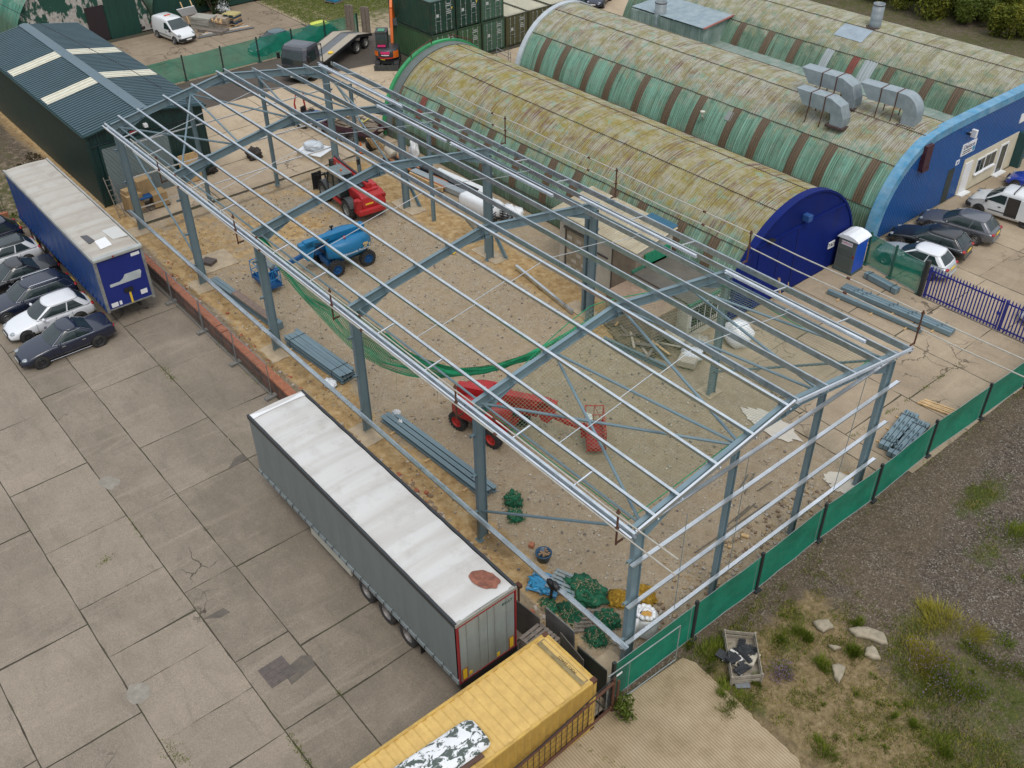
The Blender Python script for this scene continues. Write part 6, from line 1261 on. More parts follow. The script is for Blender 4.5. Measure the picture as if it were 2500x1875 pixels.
meshfence('green mesh panel between the portable toilet and the black gate post', [(10.25, -29.55), (8.5, -29.3), (6.55, -29.0)], 1.95, GREENTHIN, M('mesh_green_post', (.02, .10, .07), .6), 5)
b = B(); b.box((6.45, -28.95, 1.08), (.22, .22, 2.16)); o = b.done('gate_post', POSTD); tag(o, 'thick black gate post between the green mesh panel and the blue palisade gate', 'post')
PALB = M('palisade_blue', (.015, .022, .22), .45, 0, .12)
for k, (xa, xb, lb) in enumerate(((6.2, 2.08, 'blue palisade gate leaf next to the black gate post'), (2.0, -2.2, 'blue palisade gate leaf running out at the picture edge'))):
    t = thing('palisade_gate', lb, 'gate', (xa, -28.85, 0), 0, 'pair of blue palisade gates', True); yq = -28.86
    b = B(); 
    for z in (.28, 1.72): b.bar((xa, yq, z), (xb, yq, z), .05, .07)
    for x in (xa - .03, xb + .03): b.bar((x, yq, .1), (x, yq, 1.9), .08, .08)
    b.done('gate_frame', PALB, t)
    n_ = 23
    for j in range(n_):
        x = xa - .14 + (xb - xa + .28) * j / (n_ - 1); b = B(); b.poly([(x - .034, yq + .045, .12), (x + .034, yq + .045, .12), (x + .034, yq + .045, 1.9), (x, yq + .045, 2.04), (x - .034, yq + .045, 1.9)], (0, .02, 0)); b.done('pale', PALB, t)
    b = B(); b.box((xb + .1, yq + .05, 1.05), (.2, .08, .14)); b.done('lock_box', PALB, t)
meshfence('tall pale green mesh fence on dark posts along the tarmac behind the lorry', [(62.4, -6.8), (62.4, -9.85), (62.45, -13.1), (62.45, -16.4), (62.5, -19.7), (62.5, -22.95), (62.5, -26.2), (62.5, -29.5)], 2.0, GREENTHIN, M('dark_green_post', (.012, .05, .04), .6), 9, False)
# brick wall between yard and site
def brickmat():
    n = N('stained_brick'); o = n.coord(); mp = n.n('ShaderNodeCombineXYZ'); sx = n.n('ShaderNodeSeparateXYZ'); n.l(o, sx.inputs[0]); n.l(sx.outputs[0], mp.inputs[0]); n.l(sx.outputs[2], mp.inputs[1])
    br = n.n('ShaderNodeTexBrick'); n.l(mp.outputs[0], br.inputs[0]); br.inputs['Scale'].default_value = 1; br.inputs['Brick Width'].default_value = .225; br.inputs['Row Height'].default_value = .075; br.inputs['Mortar Size'].default_value = .008
    br.inputs['Color1'].default_value = (.22, .075, .045, 1); br.inputs['Color2'].default_value = (.12, .065, .045, 1); br.inputs['Mortar'].default_value = (.17, .14, .11, 1)
    c = n.mix(n.ramp(n.noise(n.mapp(o, (1, 1, .4)), 2.5, 6, .7), [(.42, 0), (.6, .8)]), br.outputs[0], (.065, .055, .05)); n.bump(br.outputs[1], -.4, .01); return n.fin(c, .9, 0, .2)
BRICK = brickmat(); CAPB = M('orange_brick_cap', (.36, .125, .06), .85, 0, .3, 6, (.22, .13, .09), .5, 4, .4, 20)
t = thing('brick_wall', 'low brick wall with an orange brick coping between the concrete yard and the site', 'wall', (22, 1.6, 0), 0, None, True)
b = B(); b.bx(5, 42.5, 1.38, 1.72, -.1, .78); b.done('brickwork', BRICK, t); b = B(); n_ = 330
for j in range(n_):
    if random.random() < .02: continue
    x = 5 + 37.5 * j / n_; b.box((x + .055, 1.55 + random.uniform(-.012, .012), .84 + random.uniform(-.008, .008)), (.104, .40, .115), random.uniform(-.04, .04))
b.done('coping', CAPB, t)
t = thing('railing_wall', 'black iron railing on a short brick wall beyond the end of the parked cars', 'railing', (47.2, 9, 0), 0, None, True); b = B(); b.bx(47.1, 47.4, 5.6, 16, 0, .7); b.done('brickwork', CAPB, t); b = B()
for j in range(60): b.bar((47.25, 5.7 + .17 * j, .7), (47.25, 5.7 + .17 * j, 1.75), .02, .02)
for z in (.85, 1.65): b.bar((47.25, 5.6, z), (47.25, 16, z), .04, .03)
b.done('railing', BLACK, t)
# temporary fence panels beside the wall
WIRE = M('fence_wire', (.22, .24, .25), .5, .5, .1)
def heras(label, xa, xb, y, lean):
    t = thing('site_fence_panel', label, 'fence panel', ((xa + xb) / 2, y, 0), 0, 'temporary fence panels along the brick wall', True); b = B(); h_ = 1.95; s_ = lambda z: y + lean * z
    for x in (xa, xb): b.tube([(x, s_(.1), .1), (x, s_(h_), h_)], .021, 6)
    for z in (.15, h_): b.tube([(xa, s_(z), z), (xb, s_(z), z)], .021, 6)
    b.done('tube_frame', WIRE, t); b = B()
    for j in range(1, 30): x = xa + (xb - xa) * j / 30; b.bar((x, s_(.15), .15), (x, s_(h_), h_), .004, .004)
    for z in (.4, .8, 1.2, 1.6): b.bar((xa, s_(z), z), (xb, s_(z), z), .004, .004)
    b.done('wire', WIRE, t); b = B(); b.box((xb, y, .07), (.26, .72, .14), .1); b.done('concrete_foot', M('block_foot', (.16, .155, .14), .9, 0, .3, 4) if 'block_foot' not in bpy.data.materials else bpy.data.materials['block_foot'], t, bevel=.02)
heras('temporary fence panel between wall and yard nearest the blue trailer', 35.45, 32.05, 1.98, -.02); heras('temporary fence panel between wall and yard, second from the blue trailer', 31.98, 28.35, 1.96, -.015); heras('temporary fence panel between wall and yard, second from the grey trailer', 28.28, 24.75, 1.95, -.02); heras('temporary fence panel between wall and yard nearest the grey trailer', 24.68, 21.2, 1.95, -.01)
# old boards screening the corner by the yellow container
DKB = M('dark_board', (.075, .068, .058), .75, 0, .35, 2.5, (.12, .11, .09), .5, 3); RSTB = M('dull_sheet', (.15, .15, .145), .5, .2, .25, 2)
def board(lb, p, q, z0, z1, th, m_, lean=0): d_ = (Vector(q) - Vector(p)); n_ = Vector((-d_.y, d_.x, 0)).normalized(); b = B(); b.poly([(p[0], p[1], z0), (q[0], q[1], z0), (q[0] + n_.x * lean, q[1] + n_.y * lean, z1), (p[0] + n_.x * lean, p[1] + n_.y * lean, z1)], n_ * th); o = b.done('screen_board', m_); return tag(o, lb, 'board', 'old boards around the corner of the site')
board('long dark board behind the rear of the grey trailer', (4.1, 1.95, 0), (2.35, 1.8, 0), 0, 1.5, .04, DKB, .05); board('dark steel sheet with a pale folded top edge between trailer and net heaps', (2.5, 1.3, 0), (1.1, 1.25, 0), 0, 1.65, .05, RSTB, -.06)
board('brown board leaning beside the rusty corner of the yellow container', (1.5, 1.62, 0), (.15, 1.8, 0), 0, 1.45, .04, DKB, .04); board('dark curved sheet at the corner by the green mesh fence', (.62, 1.55, 0), (-.72, 1.5, 0), 0, 1.6, .04, M('black_green_sheet', (.03, .035, .03), .6, 0, .3), -.05)
b = B(); b.bx(3.58, 3.64, 1.6, 1.66, 0, 2.1); b.bx(3.5, 3.72, 1.55, 1.7, 1.95, 2.1); o = b.done('rusty_stake', RUST); tag(o, 'rusty steel stake standing by the blue pallet', 'stake')
t = thing('rusty_barrier', 'rusty tube barrier with thin bars along the side of the yellow container', 'barrier', (-1.36, 4, 0), 0, None, True); b = B(); b.tube([(-1.16, 1.62, 1.55), (-1.42, 6.0, 1.5), (-1.6, 10, 1.5)], .055, 8); b.tube([(-1.2, 1.7, .3), (-1.36, 5.05, .3), (-1.6, 10, .3)], .055, 8); b.tube([(-1.16, 1.62, 0), (-1.16, 1.62, 1.75)], .06, 8); b.tube([(-1.24, 1.5, 0), (-1.24, 1.5, 1.6)], .05, 8); b.done('tube_rail', RUST, t); b = B()
for j in range(34): f = j / 33; y = 1.85 + 8 * f; x = -1.2 - .38 * f; b.tube([(x, y, .3), (x, y, 1.52)], .014, 5)
for z in (.6, .9, 1.2): b.tube([(-1.2, 1.8, z), (-1.6, 10, z)], .006, 4)
b.tube([(-1.25, 1.7, 2.0), (-1.5, 5, 1.85), (-1.6, 8, 1.9)], .02, 6); b.done('bar', BLACK, t)
# ---------------------------------------------------------------- block shed with cream roof and flat roofed annexe
BLK = M('pale_blockwork', (.50, .46, .385), .9, 0, .15, 1.2, (.30, .24, .17), .4, 2, .2, 20); BRB = M('brown_blockwork', (.24, .19, .14), .9, 0, .25, 2, (.15, .11, .08), .4, 3); CRM = corr('cream_corrugated', (.60, .545, .41), 'y', .15, .1, .6, .5, (.45, .36, .22), .5)
t = thing('block_shed', 'small blockwork shed with a cream corrugated roof against the front arched hut', 'shed', (18.6, -17.6, 0), 0, None, True)
b = B(); b.bx(15.7, 21.5, -19.2, -16.5, 0, 3.35); b.done('wall', BLK, t); b = B(); b.bx(15.66, 17.3, -16.52, -16.44, 0, 3.3); b.bx(15.64, 15.7, -19.0, -16.45, 0, 2.9); b.done('brown_wall', BRB, t)
b = B(); b.grid(lambda u, v: (15.4 + 6.5 * u, -16.2 - 3.0 * v, 3.42 + .42 * v + (.03 if int(u * 86) % 2 else 0)), 86, 1); b.bx(15.4, 21.9, -16.24, -16.18, 3.36, 3.44); b.done('roof', corr('cream_roof_sheet', (.42, .375, .265), 'x', .15, .2, .7, .5, (.28, .22, .13), .7), t)
b = B(); b.grid(lambda u, v: (15.5 + 1.9 * u, -18.5 - .8 * v, 3.82 + .1 * v + (.03 if int(u * 20) % 2 else 0)), 20, 1); b.done('blue_roof_sheet', M('blue_sheet', (.015, .10, .17), .5, 0, .2), t)
DRM = M('block_infill', (.30, .25, .175), .9, 0, .3, 4); dr = B().bx(19.3, 20.9, -16.5, -16.46, .1, 2.5).done('bricked_doorway', DRM, t); 
for i in range(5):
    for j in range(4):
        if (i + j) % 2: b = B(); b.bx(19.35 + .38 * j, 19.35 + .38 * j + .35, -16.46, -16.45, .2 + i * .45, .2 + i * .45 + .2); b.done('pale_block', BLK, dr)
b = B(); b = B(); b.bx(19.22, 19.3, -16.5, -16.4, 0, 2.65); b.bx(20.9, 20.98, -16.5, -16.4, 0, 2.65); b.bx(19.1, 21.1, -16.5, -16.38, 2.55, 2.66); b.done('lintel', DKB, dr); b = B(); b.bx(17.3, 17.36, -16.5, -16.4, 0, 3.3); b.bx(17.7, 18.6, -16.48, -16.43, 2.0, 2.1); b.done('pipe', DKB, t)
b = B(); b.bx(15.5, 15.62, -18.9, -17.0, 2.2, 3.0); b.done('green_cladding', corr('green_corrugated', (.02, .25, .13), 'y', .15, .1, .5, .8), t)
t = thing('flat_annexe', 'low flat roofed annexe with a barred window between the block shed and the front hut', 'building', (13.6, -17.2, 0), 0, None, True)
FELT = M('roof_felt', (.105, .095, .078), .9, 0, .2, 1, (.16, .15, .125), .4, 1.5); PEB = slabmat('pebble_roof', (.30, .215, .15), (.36, .27, .19), .8); AWH = M('annexe_white', (.50, .47, .40), .85, 0, .15, 2)
b = B(); b.bx(11.7, 15.6, -19.3, -16.2, 0, 2.15); b.done('white_wall', AWH, t); b = B(); b.bx(11.65, 15.64, -19.3, -16.15, 2.15, 2.27); b.done('felt_roof', FELT, t); b = B(); b.bx(11.55, 11.75, -19.3, -16.1, 2.1, 2.25); b.bx(15.5, 15.62, -18.6, -16.1, 2.27, 2.4); b.done('fascia', M('green_fascia', (.035, .16, .10), .6), t)
b = B(); b.bx(12.4, 15.6, -16.2, -14.35, 0, 1.75); b.done('side_wall', BRB, t); b = B(); b.bx(12.32, 15.7, -16.15, -14.27, 1.75, 1.85); b.done('pebble_roof', PEB, t)
wn = B().bx(11.62, 11.7, -18.4, -16.35, .75, 1.95).done('window', WHITE, t); b = B()
for j in range(4): b.bx(11.6, 11.63, -18.32 + j * .5, -17.9 + j * .5, .83, 1.88)
b.done('pane', GLASS, wn); b = B()
for j in range(14): b.bar((11.5, -18.45 + .16 * j, .6), (11.5, -18.45 + .16 * j, 2.0), .018, .018); b.bar((11.5, -18.45 + .16 * j, 2.0), (11.7, -18.45 + .16 * j, 2.06), .018, .018)
b.bar((11.5, -18.5, .65), (11.5, -16.2, .65), .03, .03); b.bar((11.5, -18.5, 1.9), (11.5, -16.2, 1.9), .03, .03); b.done('window_bars', BLACK, wn)
# ---------------------------------------------------------------- portable toilet
t = thing('portable_toilet', 'portable toilet with grey door, blue sides and white roof beside the deep blue wall', 'portable toilet', (10.62, -28.42, 0), R(93)); TB_ = M('toilet_blue', (.012, .075, .46), .45, 0, .1); TG = M('toilet_grey', (.105, .125, .115), .5, 0, .12)
# local x faces the door
b = B(); b.bx(-.58, .55, -.56, .56, .12, 2.1); b.done('cabin', TB_, t, bevel=.02); b = B(); b.bx(-.6, .6, -.6, .6, 0, .14); b.done('base', M('toilet_base', (.06, .09, .09), .6), t)
b = B(); arc = [(-.54, .14), (.54, .14), (.54, 2.0), (.3, 2.16), (0, 2.21), (-.3, 2.16), (-.54, 2.0)]; b.poly([(.55, y, z) for y, z in arc], (.04, 0, 0)); dr = b.done('door', TG, t)
b = B(); b.bx(.59, .61, -.42, .42, .3, .95); b.bx(.59, .61, -.42, .42, 1.05, 1.45); b.done('door_panel', M('toilet_panel', (.085, .105, .095), .5), dr, bevel=.01); b = B(); b.bx(.59, .605, -.36, .30, 1.68, 1.92); sg = b.done('name_plate', WHITE, dr); text('RAPIDLOO', .13, axes((.608, -.03, 1.8), (0, 1, 0), (0, 0, 1)), M('plate_red', (.5, .02, .15), .5), sg)
b = B(); b.bx(.58, .6, .42, .5, 1.05, 1.2); b.done('latch', RED, dr); b = B(); b.bx(-.3, .3, -.575, -.56, 1.55, 1.75); sg = b.done('side_label', M('side_label_pale', (.5, .5, .6), .5), t); text('RAPIDLOO', .11, axes((0, -.578, 1.65), (1, 0, 0), (0, 0, 1)), bpy.data.materials['plate_red'], sg)
b = B(); prof_ = [(-.66, 2.06), (-.6, 2.14), (-.35, 2.26), (0, 2.32), (.35, 2.26), (.6, 2.14), (.66, 2.06)]; n_ = 40
b.add([(-.66 + 1.34 * i / n_, y, z + (.022 if 2 < i < n_ - 2 and (i // 3) % 2 else 0)) for i in range(n_ + 1) for y, z in prof_], [(i * 7 + j, (i + 1) * 7 + j, (i + 1) * 7 + j + 1, i * 7 + j + 1) for i in range(n_) for j in range(6)]); b.add([(x, y, z) for x in (-.66, .68) for y, z in prof_], [(0, 1, 2, 3, 4, 5, 6), (13, 12, 11, 10, 9, 8, 7)]); b.done('roof', M('toilet_roof', (.74, .77, .80), .4, 0, .04), t)
# ---------------------------------------------------------------- bundles of steel
def bundle(lb, p, q, cols, rows, dep=.19, fl=.14, gap=.02, cleat=False, strap=True, box=False, jit=.0, z0=.06, m_=STEEL, bearers=True):
    p = Vector((*p, 0)); q = Vector((*q, 0)); d_ = (q - p).normalized(); n_ = Vector((-d_.y, d_.x, 0)); t = thing('steel_bundle', lb, 'steel bundle', tuple((p + q) / 2), 0, 'steel members stacked on the ground', True); L = (q - p).length
    for r in range(rows):
        for c_ in range(cols):
            o_ = (c_ - (cols - 1) / 2) * (fl + gap); s_ = random.uniform(-jit, jit); tw = random.uniform(-jit, jit) * .25; z = z0 + dep / 2 + r * (dep + .03); b = B()
            a = p + n_ * (o_ - tw) + d_ * s_ + Vector((0, 0, z)); e = q + n_ * (o_ + tw) + d_ * s_ * .6 + Vector((0, 0, z)); b.bar(a, e, fl * .96, dep) if box else b.ibeam(a, e, dep, fl)
            if cleat and r == rows - 1:
                for f in (.12, .2, .45, .62, .88): b.box(tuple(a.lerp(e, f + .02 * c_) + Vector((0, 0, dep / 2 + .08))), (.03, fl * .5, .17))
            b.done('beam', m_, t)
    W_ = cols * (fl + gap) + .06; H_ = rows * (dep + .03)
    if bearers:
        for f in (.14, .5, .86): b = B(); m0 = p.lerp(q, f); b.bar(m0 - n_ * (W_ / 2 + .2) + Vector((0, 0, z0 - .035)), m0 + n_ * (W_ / 2 + .2) + Vector((0, 0, z0 - .035)), .09, .07); b.done('bearer', WOOD, t)
    if strap:
        for f in (.12, .86):
            b = B(); m0 = p.lerp(q, f)
            b.bar(m0 - n_ * W_ / 2 + Vector((0, 0, z0 + H_)), m0 + n_ * W_ / 2 + Vector((0, 0, z0 + H_)), .03, .006)
            for s_ in (-1, 1): b.bar(m0 + n_ * s_ * W_ / 2 + Vector((0, 0, z0)), m0 + n_ * s_ * W_ / 2 + Vector((0, 0, z0 + H_)), .03, .006)
            b.done('strap', BLACK, t)
    return t
bundle('strapped bundle of grey beams on timber bearers beside the third left column', (24.75, -1.15), (19.95, -1.5), 5, 2, .2, .17, .012, jit=.12); bundle('three long loose grey beams on the gravel behind the second left column', (16.35, -1.32), (9.4, -1.7), 3, 1, .26, .22, .05, jit=.12, strap=False)
bundle('long grey girder with a plank on it between the fourth and fifth left columns', (32.4, -.65), (26.6, -1.05), 2, 1, .32, .2, .02, strap=False); b = B(); b.bar((30.2, -.82, .44), (26.3, -1.07, .44), .42, .05); o = b.done('scaffold_board', M('brown_board', (.19, .14, .11), .8, 0, .25, 4)); tag(o, 'brown plank lying along the girder between the left columns', 'plank')
b = B(); b.box((26.25, -1.1, .2), (.5, .55, .4), .1); o = b.done('steel_box', STEEL, None, bevel=.02); tag(o, 'short grey steel box at the end of the long girder', 'steel box')
b = B(); b.zsec((22.67, -14.21, .2), (17.21, -13.51, .12), .2, .14, (0, 0, 1), .015, 0, True); o = b.done('loose_channel', GALV); tag(o, 'galvanised channel lying on the sandy strip by the right columns', 'steel channel'); b = B(); b.ibeam((14.4, -13.1, .14), (10.66, -13.7, .14), .26, .16); o = b.done('loose_beam', STEEL); tag(o, 'grey beam lying along the edge of the timber debris under the net', 'steel beam')
bundle('single long grey box beam on the concrete right of the frame', (9.75, -25.4), (4.4, -25.82), 1, 1, .22, .24, .02, box=True, strap=False); bundle('wide bundle of grey members with upright cleats on the concrete right of the frame', (9.45, -26.35), (3.28, -26.85), 3, 1, .24, .17, .03, cleat=True, strap=False, box=True); bundle('short grey box bundle beside the green mesh panel', (9.4, -28.38), (7.3, -28.16), 2, 1, .3, .2, .01, box=True, bearers=False)
bundle('bundle of short grey members with cleats, farther from the front mesh fence', (.42, -16.55), (.98, -19.5), 3, 1, .25, .2, .02, cleat=True, box=True); bundle('bundle of short grey members with cleats, against the front mesh fence', (-.12, -16.35), (.3, -19.3), 3, 1, .25, .2, .02, cleat=True, box=True)
for k in range(4): b = B(); b.bar((1.35 - .03 * k, -20.6 - .13 * k, .06 + .02 * (k % 2)), (-.75 + .1 * k, -21.05 - .14 * k, .06), .1, .07); o = b.done('timber_length', WOOD); tag(o, 'pale sawn timber lying by the bundles behind the front mesh fence', 'timber', 'pale timbers by the front fence')
for k, (p, q) in enumerate((((1697, 1349), (1880, 1225)), ((1779, 1279), (1830, 1235)), ((1795, 1272), (1845, 1228)), ((1800, 1202), (1827, 1158)), ((1818, 1205), (1842, 1156)), ((1850, 1198), (1885, 1175)))):
    b = B(); b.tube([G(*p, .05), G(*q, .05)], .026, 8); o = b.done('loose_tube', M('dull_tube', (.15, .135, .11), .5, .4, .2, 4) if 'dull_tube' not in bpy.data.materials else bpy.data.materials['dull_tube']); tag(o, 'dull scaffold tube lying on the gravel between the front gable posts', 'scaffold tube', 'loose tubes between the gable posts')
# ---------------------------------------------------------------- small site things
def pallet(t, c, rz=0, sx=1.2, sy=1.0, z=0, m_=None):
    m_ = m_ or OLDWOOD; Mx = Matrix.Translation((c[0], c[1], z)) @ Matrix.Rotation(rz, 4, 'Z'); b = B()
    for j in range(6): b.boxm(Mx @ Matrix.Translation((0, -sy / 2 + .06 + (sy - .12) * j / 5, .135)), sx, .12, .022)
    for x in (-sx / 2 + .06, 0, sx / 2 - .06): b.boxm(Mx @ Matrix.Translation((x, 0, .07)), .1, sy, .1); b.boxm(Mx @ Matrix.Translation((x, 0, .011)), .1, sy, .02)
    return b.done('pallet', m_, t) if t else b
def palletthing(lb, c, rz, m_, z=0, sx=1.2, sy=1.0, group=None): b = pallet(None, c, rz, sx, sy, z); o = b.done('pallet', m_); return tag(o, lb, 'pallet', group)
BPL = M('blue_pallet', (.03, .22, .42), .7, 0, .25, 3, (.45, .36, .22), .4, 5); palletthing('blue painted pallet lying on the gravel near the front left column', (4.3, -.25), .5, BPL); t = palletthing('second pale pallet with blue paint lying half on the first', (3.75, -.75), .35, M('pale_blue_pallet', (.34, .30, .22), .7, 0, .3, 3, (.05, .25, .42), .7, 3), .13)
b = B(); b.blob((4.4, -.1, .16), (.5, .3, .05), 14, .9, 4, 4); o = b.done('blue_sheet', M('blue_polythene', (.04, .30, .55), .3, 0, .2), None, True); tag(o, 'crumpled blue polythene on the blue pallet', 'plastic sheet')
b = B(); b.blob((3.3, .28, 1.32), (.3, .14, .18), 8, .5, 3, 2); b.tube([(3.3, .3, 1.3), (3.35, .35, .6)], .06, 6); o = b.done('black_jacket', BLACK, None, True); tag(o, 'black cloth hung over the low side rail near the blue pallet', 'cloth')
palletthing('weathered brown pallet under the green net heaps', (1.95, -.35), .9, OLDWOOD)
t = thing('pallet_stack', 'grey weathered pallets stacked between the grey trailer and the yellow container', 'pallet stack', (2.0, 2.35, 0), 0, None, True)
for k in range(8): pallet(t, (1.9 + .02 * (k % 3), 2.12), R(94), 1.0, 1.0, .15 * k)
def netheap(lb, c, r, m_, n_, seed, rope=ROPE, cat='net heap', group='heaps of folded net'):
    t = thing('net_heap', lb, cat, c, 0, group); b = B(); b.blob((0, 0, r[2] * .35), (r[0], r[1], r[2]), 18, .55, 3.2, seed); b.done('folded_net', m_, t, smooth=True); rnd = random.Random(seed); b = B(); b2 = B()
    for k in range(n_):
        a0 = rnd.uniform(0, 6.28); rr = rnd.uniform(.2, 1.0); rr *= .8; x, y = r[0] * rr * math.cos(a0), r[1] * rr * math.sin(a0); pts = []; h = rnd.uniform(0, 6.28)
        for j in range(9):
            h += rnd.uniform(-.9, .9); x += .07 * math.cos(h); y += .07 * math.sin(h); x *= .94; y *= .94; q = (x / r[0]) ** 2 + (y / r[1]) ** 2; z = max(.015, r[2] * (.38 + .95 * math.sqrt(max(0, 1 - q)) if q < 1 else .05) + rnd.uniform(-.02, .05)); pts.append((x, y, z))
        (b if k % 4 else b2).tube(pts, .011 if k % 3 else .009, 4)
    b.done('loose_mesh', m_, t); b2.done('rope', rope, t); return t
NTG = M('heap_green', (.012, .135, .062), .85, 0, .4, 9, (.01, .05, .03), .6, 14, .8, 30)
for lb, s_, r, n_ in (('tall coil of green net on the gravel by the low brace, apart from the others', (1253, 1226), (.36, .34, .36), 60), ('green net coil lying against the tall coil', (1258, 1262), (.34, .3, .22), 50), ('largest crumpled heap of green net with tangled rope by the blue pallet', (1428, 1448), (.85, .6, .32), 150), ('green net tangled with pale rope nearest the dark boards', (1395, 1500), (.5, .35, .2), 90), ('rounded green net heap next to the front left column base', (1482, 1520), (.42, .42, .36), 80), ('small green net bundle between the boards and the column', (1455, 1560), (.38, .3, .26), 70), ('flat scrap of green net behind the boards', (1340, 1480), (.35, .25, .12), 50)):
    netheap(lb, G(*s_), r, NTG, n_, len(lb))
NTY = M('heap_yellow', (.42, .25, .02), .85, 0, .4, 9, (.25, .14, .02), .6, 14, .8, 30); netheap('heap of yellow rope and net left of the front column', G(1510, 1465), (.42, .38, .18), NTY, 90, 3, NTY, 'rope heap', None); netheap('heap of yellow rope and net right of the front column, above the bulk bag', G(1572, 1455), (.5, .36, .2), NTY, 90, 4, NTY, 'rope heap', None)
for k in range(3):
    b = B(); c = G(1405 + 10 * k, 1505 + 8 * k); pts = []; x, y = c.x, c.y; h = k
    for j in range(60): h += random.uniform(-.8, .8); x += .06 * math.cos(h); y += .06 * math.sin(h); x += (c.x - x) * .06; y += (c.y - y) * .06; pts.append((x, y, .03 + .1 * random.random()))
    b.tube(pts, .014, 5); o = b.done('rope_tangle', ROPE); tag(o, 'tangle of pale rope lying among the green net heaps', 'rope', 'tangles of pale rope')
t = thing('bulk_bag', 'white woven bulk bag of yellow sand at the foot of the front left column', 'bulk bag', G(1570, 1540), .3); b = B(); b.loft([[(x * f + .03 * math.sin(9 * a), y * f, z) for a, (x, y) in enumerate([(.4 * (1 if abs(math.cos(q)) > .5 else 1.15 * math.cos(q) / max(.01, abs(math.cos(q)))) * math.cos(q) * 1.25, .4 * math.sin(q) * 1.25) for q in [2 * PI * i / 24 for i in range(24)]])] for z, f in ((0, .9), (.15, 1.03), (.5, 1.05), (.8, 1.0), (.92, .85), (.98, .6))], cap=True); b.done('bag', PLASTICW, t, smooth=True); b = B(); b.blob((-.12, .08, .98), (.24, .24, .06), 8, .3, 2, 1); b.done('sand', M('yellow_sand', (.5, .28, .07), .95, 0, .2, 8), t, smooth=True); b = B()
b.tube([((.33 + .03 * math.sin(i * 2.3)) * math.cos(2 * PI * i / 40), (.31 + .03 * math.cos(i * 1.7)) * math.sin(2 * PI * i / 40), .97 + .04 * math.sin(i * 1.9) + .1 * (1 if 4 < i < 16 else 0)) for i in range(41)], .085, 7)
b.done('bag_rim', PLASTICW, t, smooth=True); b = B(); b.tube([(.36, -.3, 1.0), (.47, -.38, .7), (.46, -.4, .2)], .025, 5); b.done('strap', LBD, t)
t = thing('rubble_tub', 'dark blue round tub full of broken bricks on the gravel', 'tub', G(1327, 1366), 0); b = B(); b.lathe([(.0, .02), (.24, .02), (.31, .36), (.33, .37), (.33, .4), (.28, .4), (.26, .3), (0, .3)], Matrix(), 22); b.done('tub', M('tub_blue', (.02, .07, .13), .4, 0, .15), t, smooth=True); b = B()
for i in range(26): a = random.uniform(0, 6.3); q = random.uniform(0, .22); b.box((q * math.cos(a), q * math.sin(a), .34 + random.uniform(0, .06)), (.09, .06, .05), a)
b.done('rubble', M('brick_rubble', (.26, .17, .10), .9, 0, .4, 7), t)
for s_, d_, m_, lb in (((1298, 1334), (.2, .2, .16), CAPB, 'small brown cube of brick on the open gravel'), ((1818, 1310), (.3, .16, .1), WOOD, 'pale offcut block on the gravel near the front fence'), ((1781, 1337), (.16, .09, .08), WOOD, 'tiny pale wood chip on the gravel near the front fence'), ((510, 643), (.75, .6, .22), IRON, 'dark square drain cover block on the sandy ground near the left columns')):
    b = B(); c = G(*s_); b.box((c.x, c.y, d_[2] / 2), d_, .5); o = b.done('block', m_, None, bevel=.01); tag(o, lb, 'block')
def whitepile(lb, c, r, seed, cat='plastic sheet'): b = B(); b.blob((c[0], c[1], r[2] * .5), r, 12, .6, 2.6, seed); o = b.done('plastic_sheet', PLASTICW, None, True); return tag(o, lb, cat)
whitepile('crumpled white plastic under the end of the strapped beam bundle', G(806, 938), (.42, .3, .14), 3); whitepile('small white plastic bag caught on the three loose beams', G(968, 1008, .3), (.2, .2, .3), 5); whitepile('scrap of white plastic farther along the three loose beams', G(977, 1030, .3), (.13, .1, .3), 6)
c = G(1105, 618); b = B(); b.box((c.x, c.y, .04), (.35, .25, .08), .4); o = b.done('yellow_bag', PLATEY, None, bevel=.03); tag(o, 'small bright yellow bag on the sandy strip by the right columns', 'bag')
WPD = M('white_powder', (.60, .56, .48), .95, 0, .2, 3, (.40, .33, .24), .5, 3)
for s_, rx, ry, sd in (((1880, 1035), 1.5, .62, 4), ((2055, 1180), .75, .6, 5)):
    c = G(*s_); b = B(); k_ = 40; b.add([(c.x + rx * math.cos(2 * PI * i / k_) * (1 + .35 * mnoise.noise((3 * math.cos(i / 6.4), 3 * math.sin(i / 6.4), sd))), c.y + ry * math.sin(2 * PI * i / k_) * (1 + .35 * mnoise.noise((3 * math.sin(i / 6.4), sd, 3 * math.cos(i / 6.4)))), .014) for i in range(k_)], [tuple(range(k_))]); o = b.done('mortar_spill', WPD); struct(o)
for x, y, sx, sy in ((32.6, .15, 1.5, 1.3), (24.35, .25, 1.5, 1.2), (16.1, .2, 1.6, 1.5), (.1, .45, 1.2, 1.1), (24.9, -14.2, 2.2, 1.0), (32.9, -14.1, 2.4, 1.1), (17.0, -14.2, 2.2, .9), (8.2, -14.0, .9, .9), (40.9, .1, 1.2, 1.0), (34.6, -1.6, 2.0, 2.4)): footing(x, y, sx, sy, x + y)
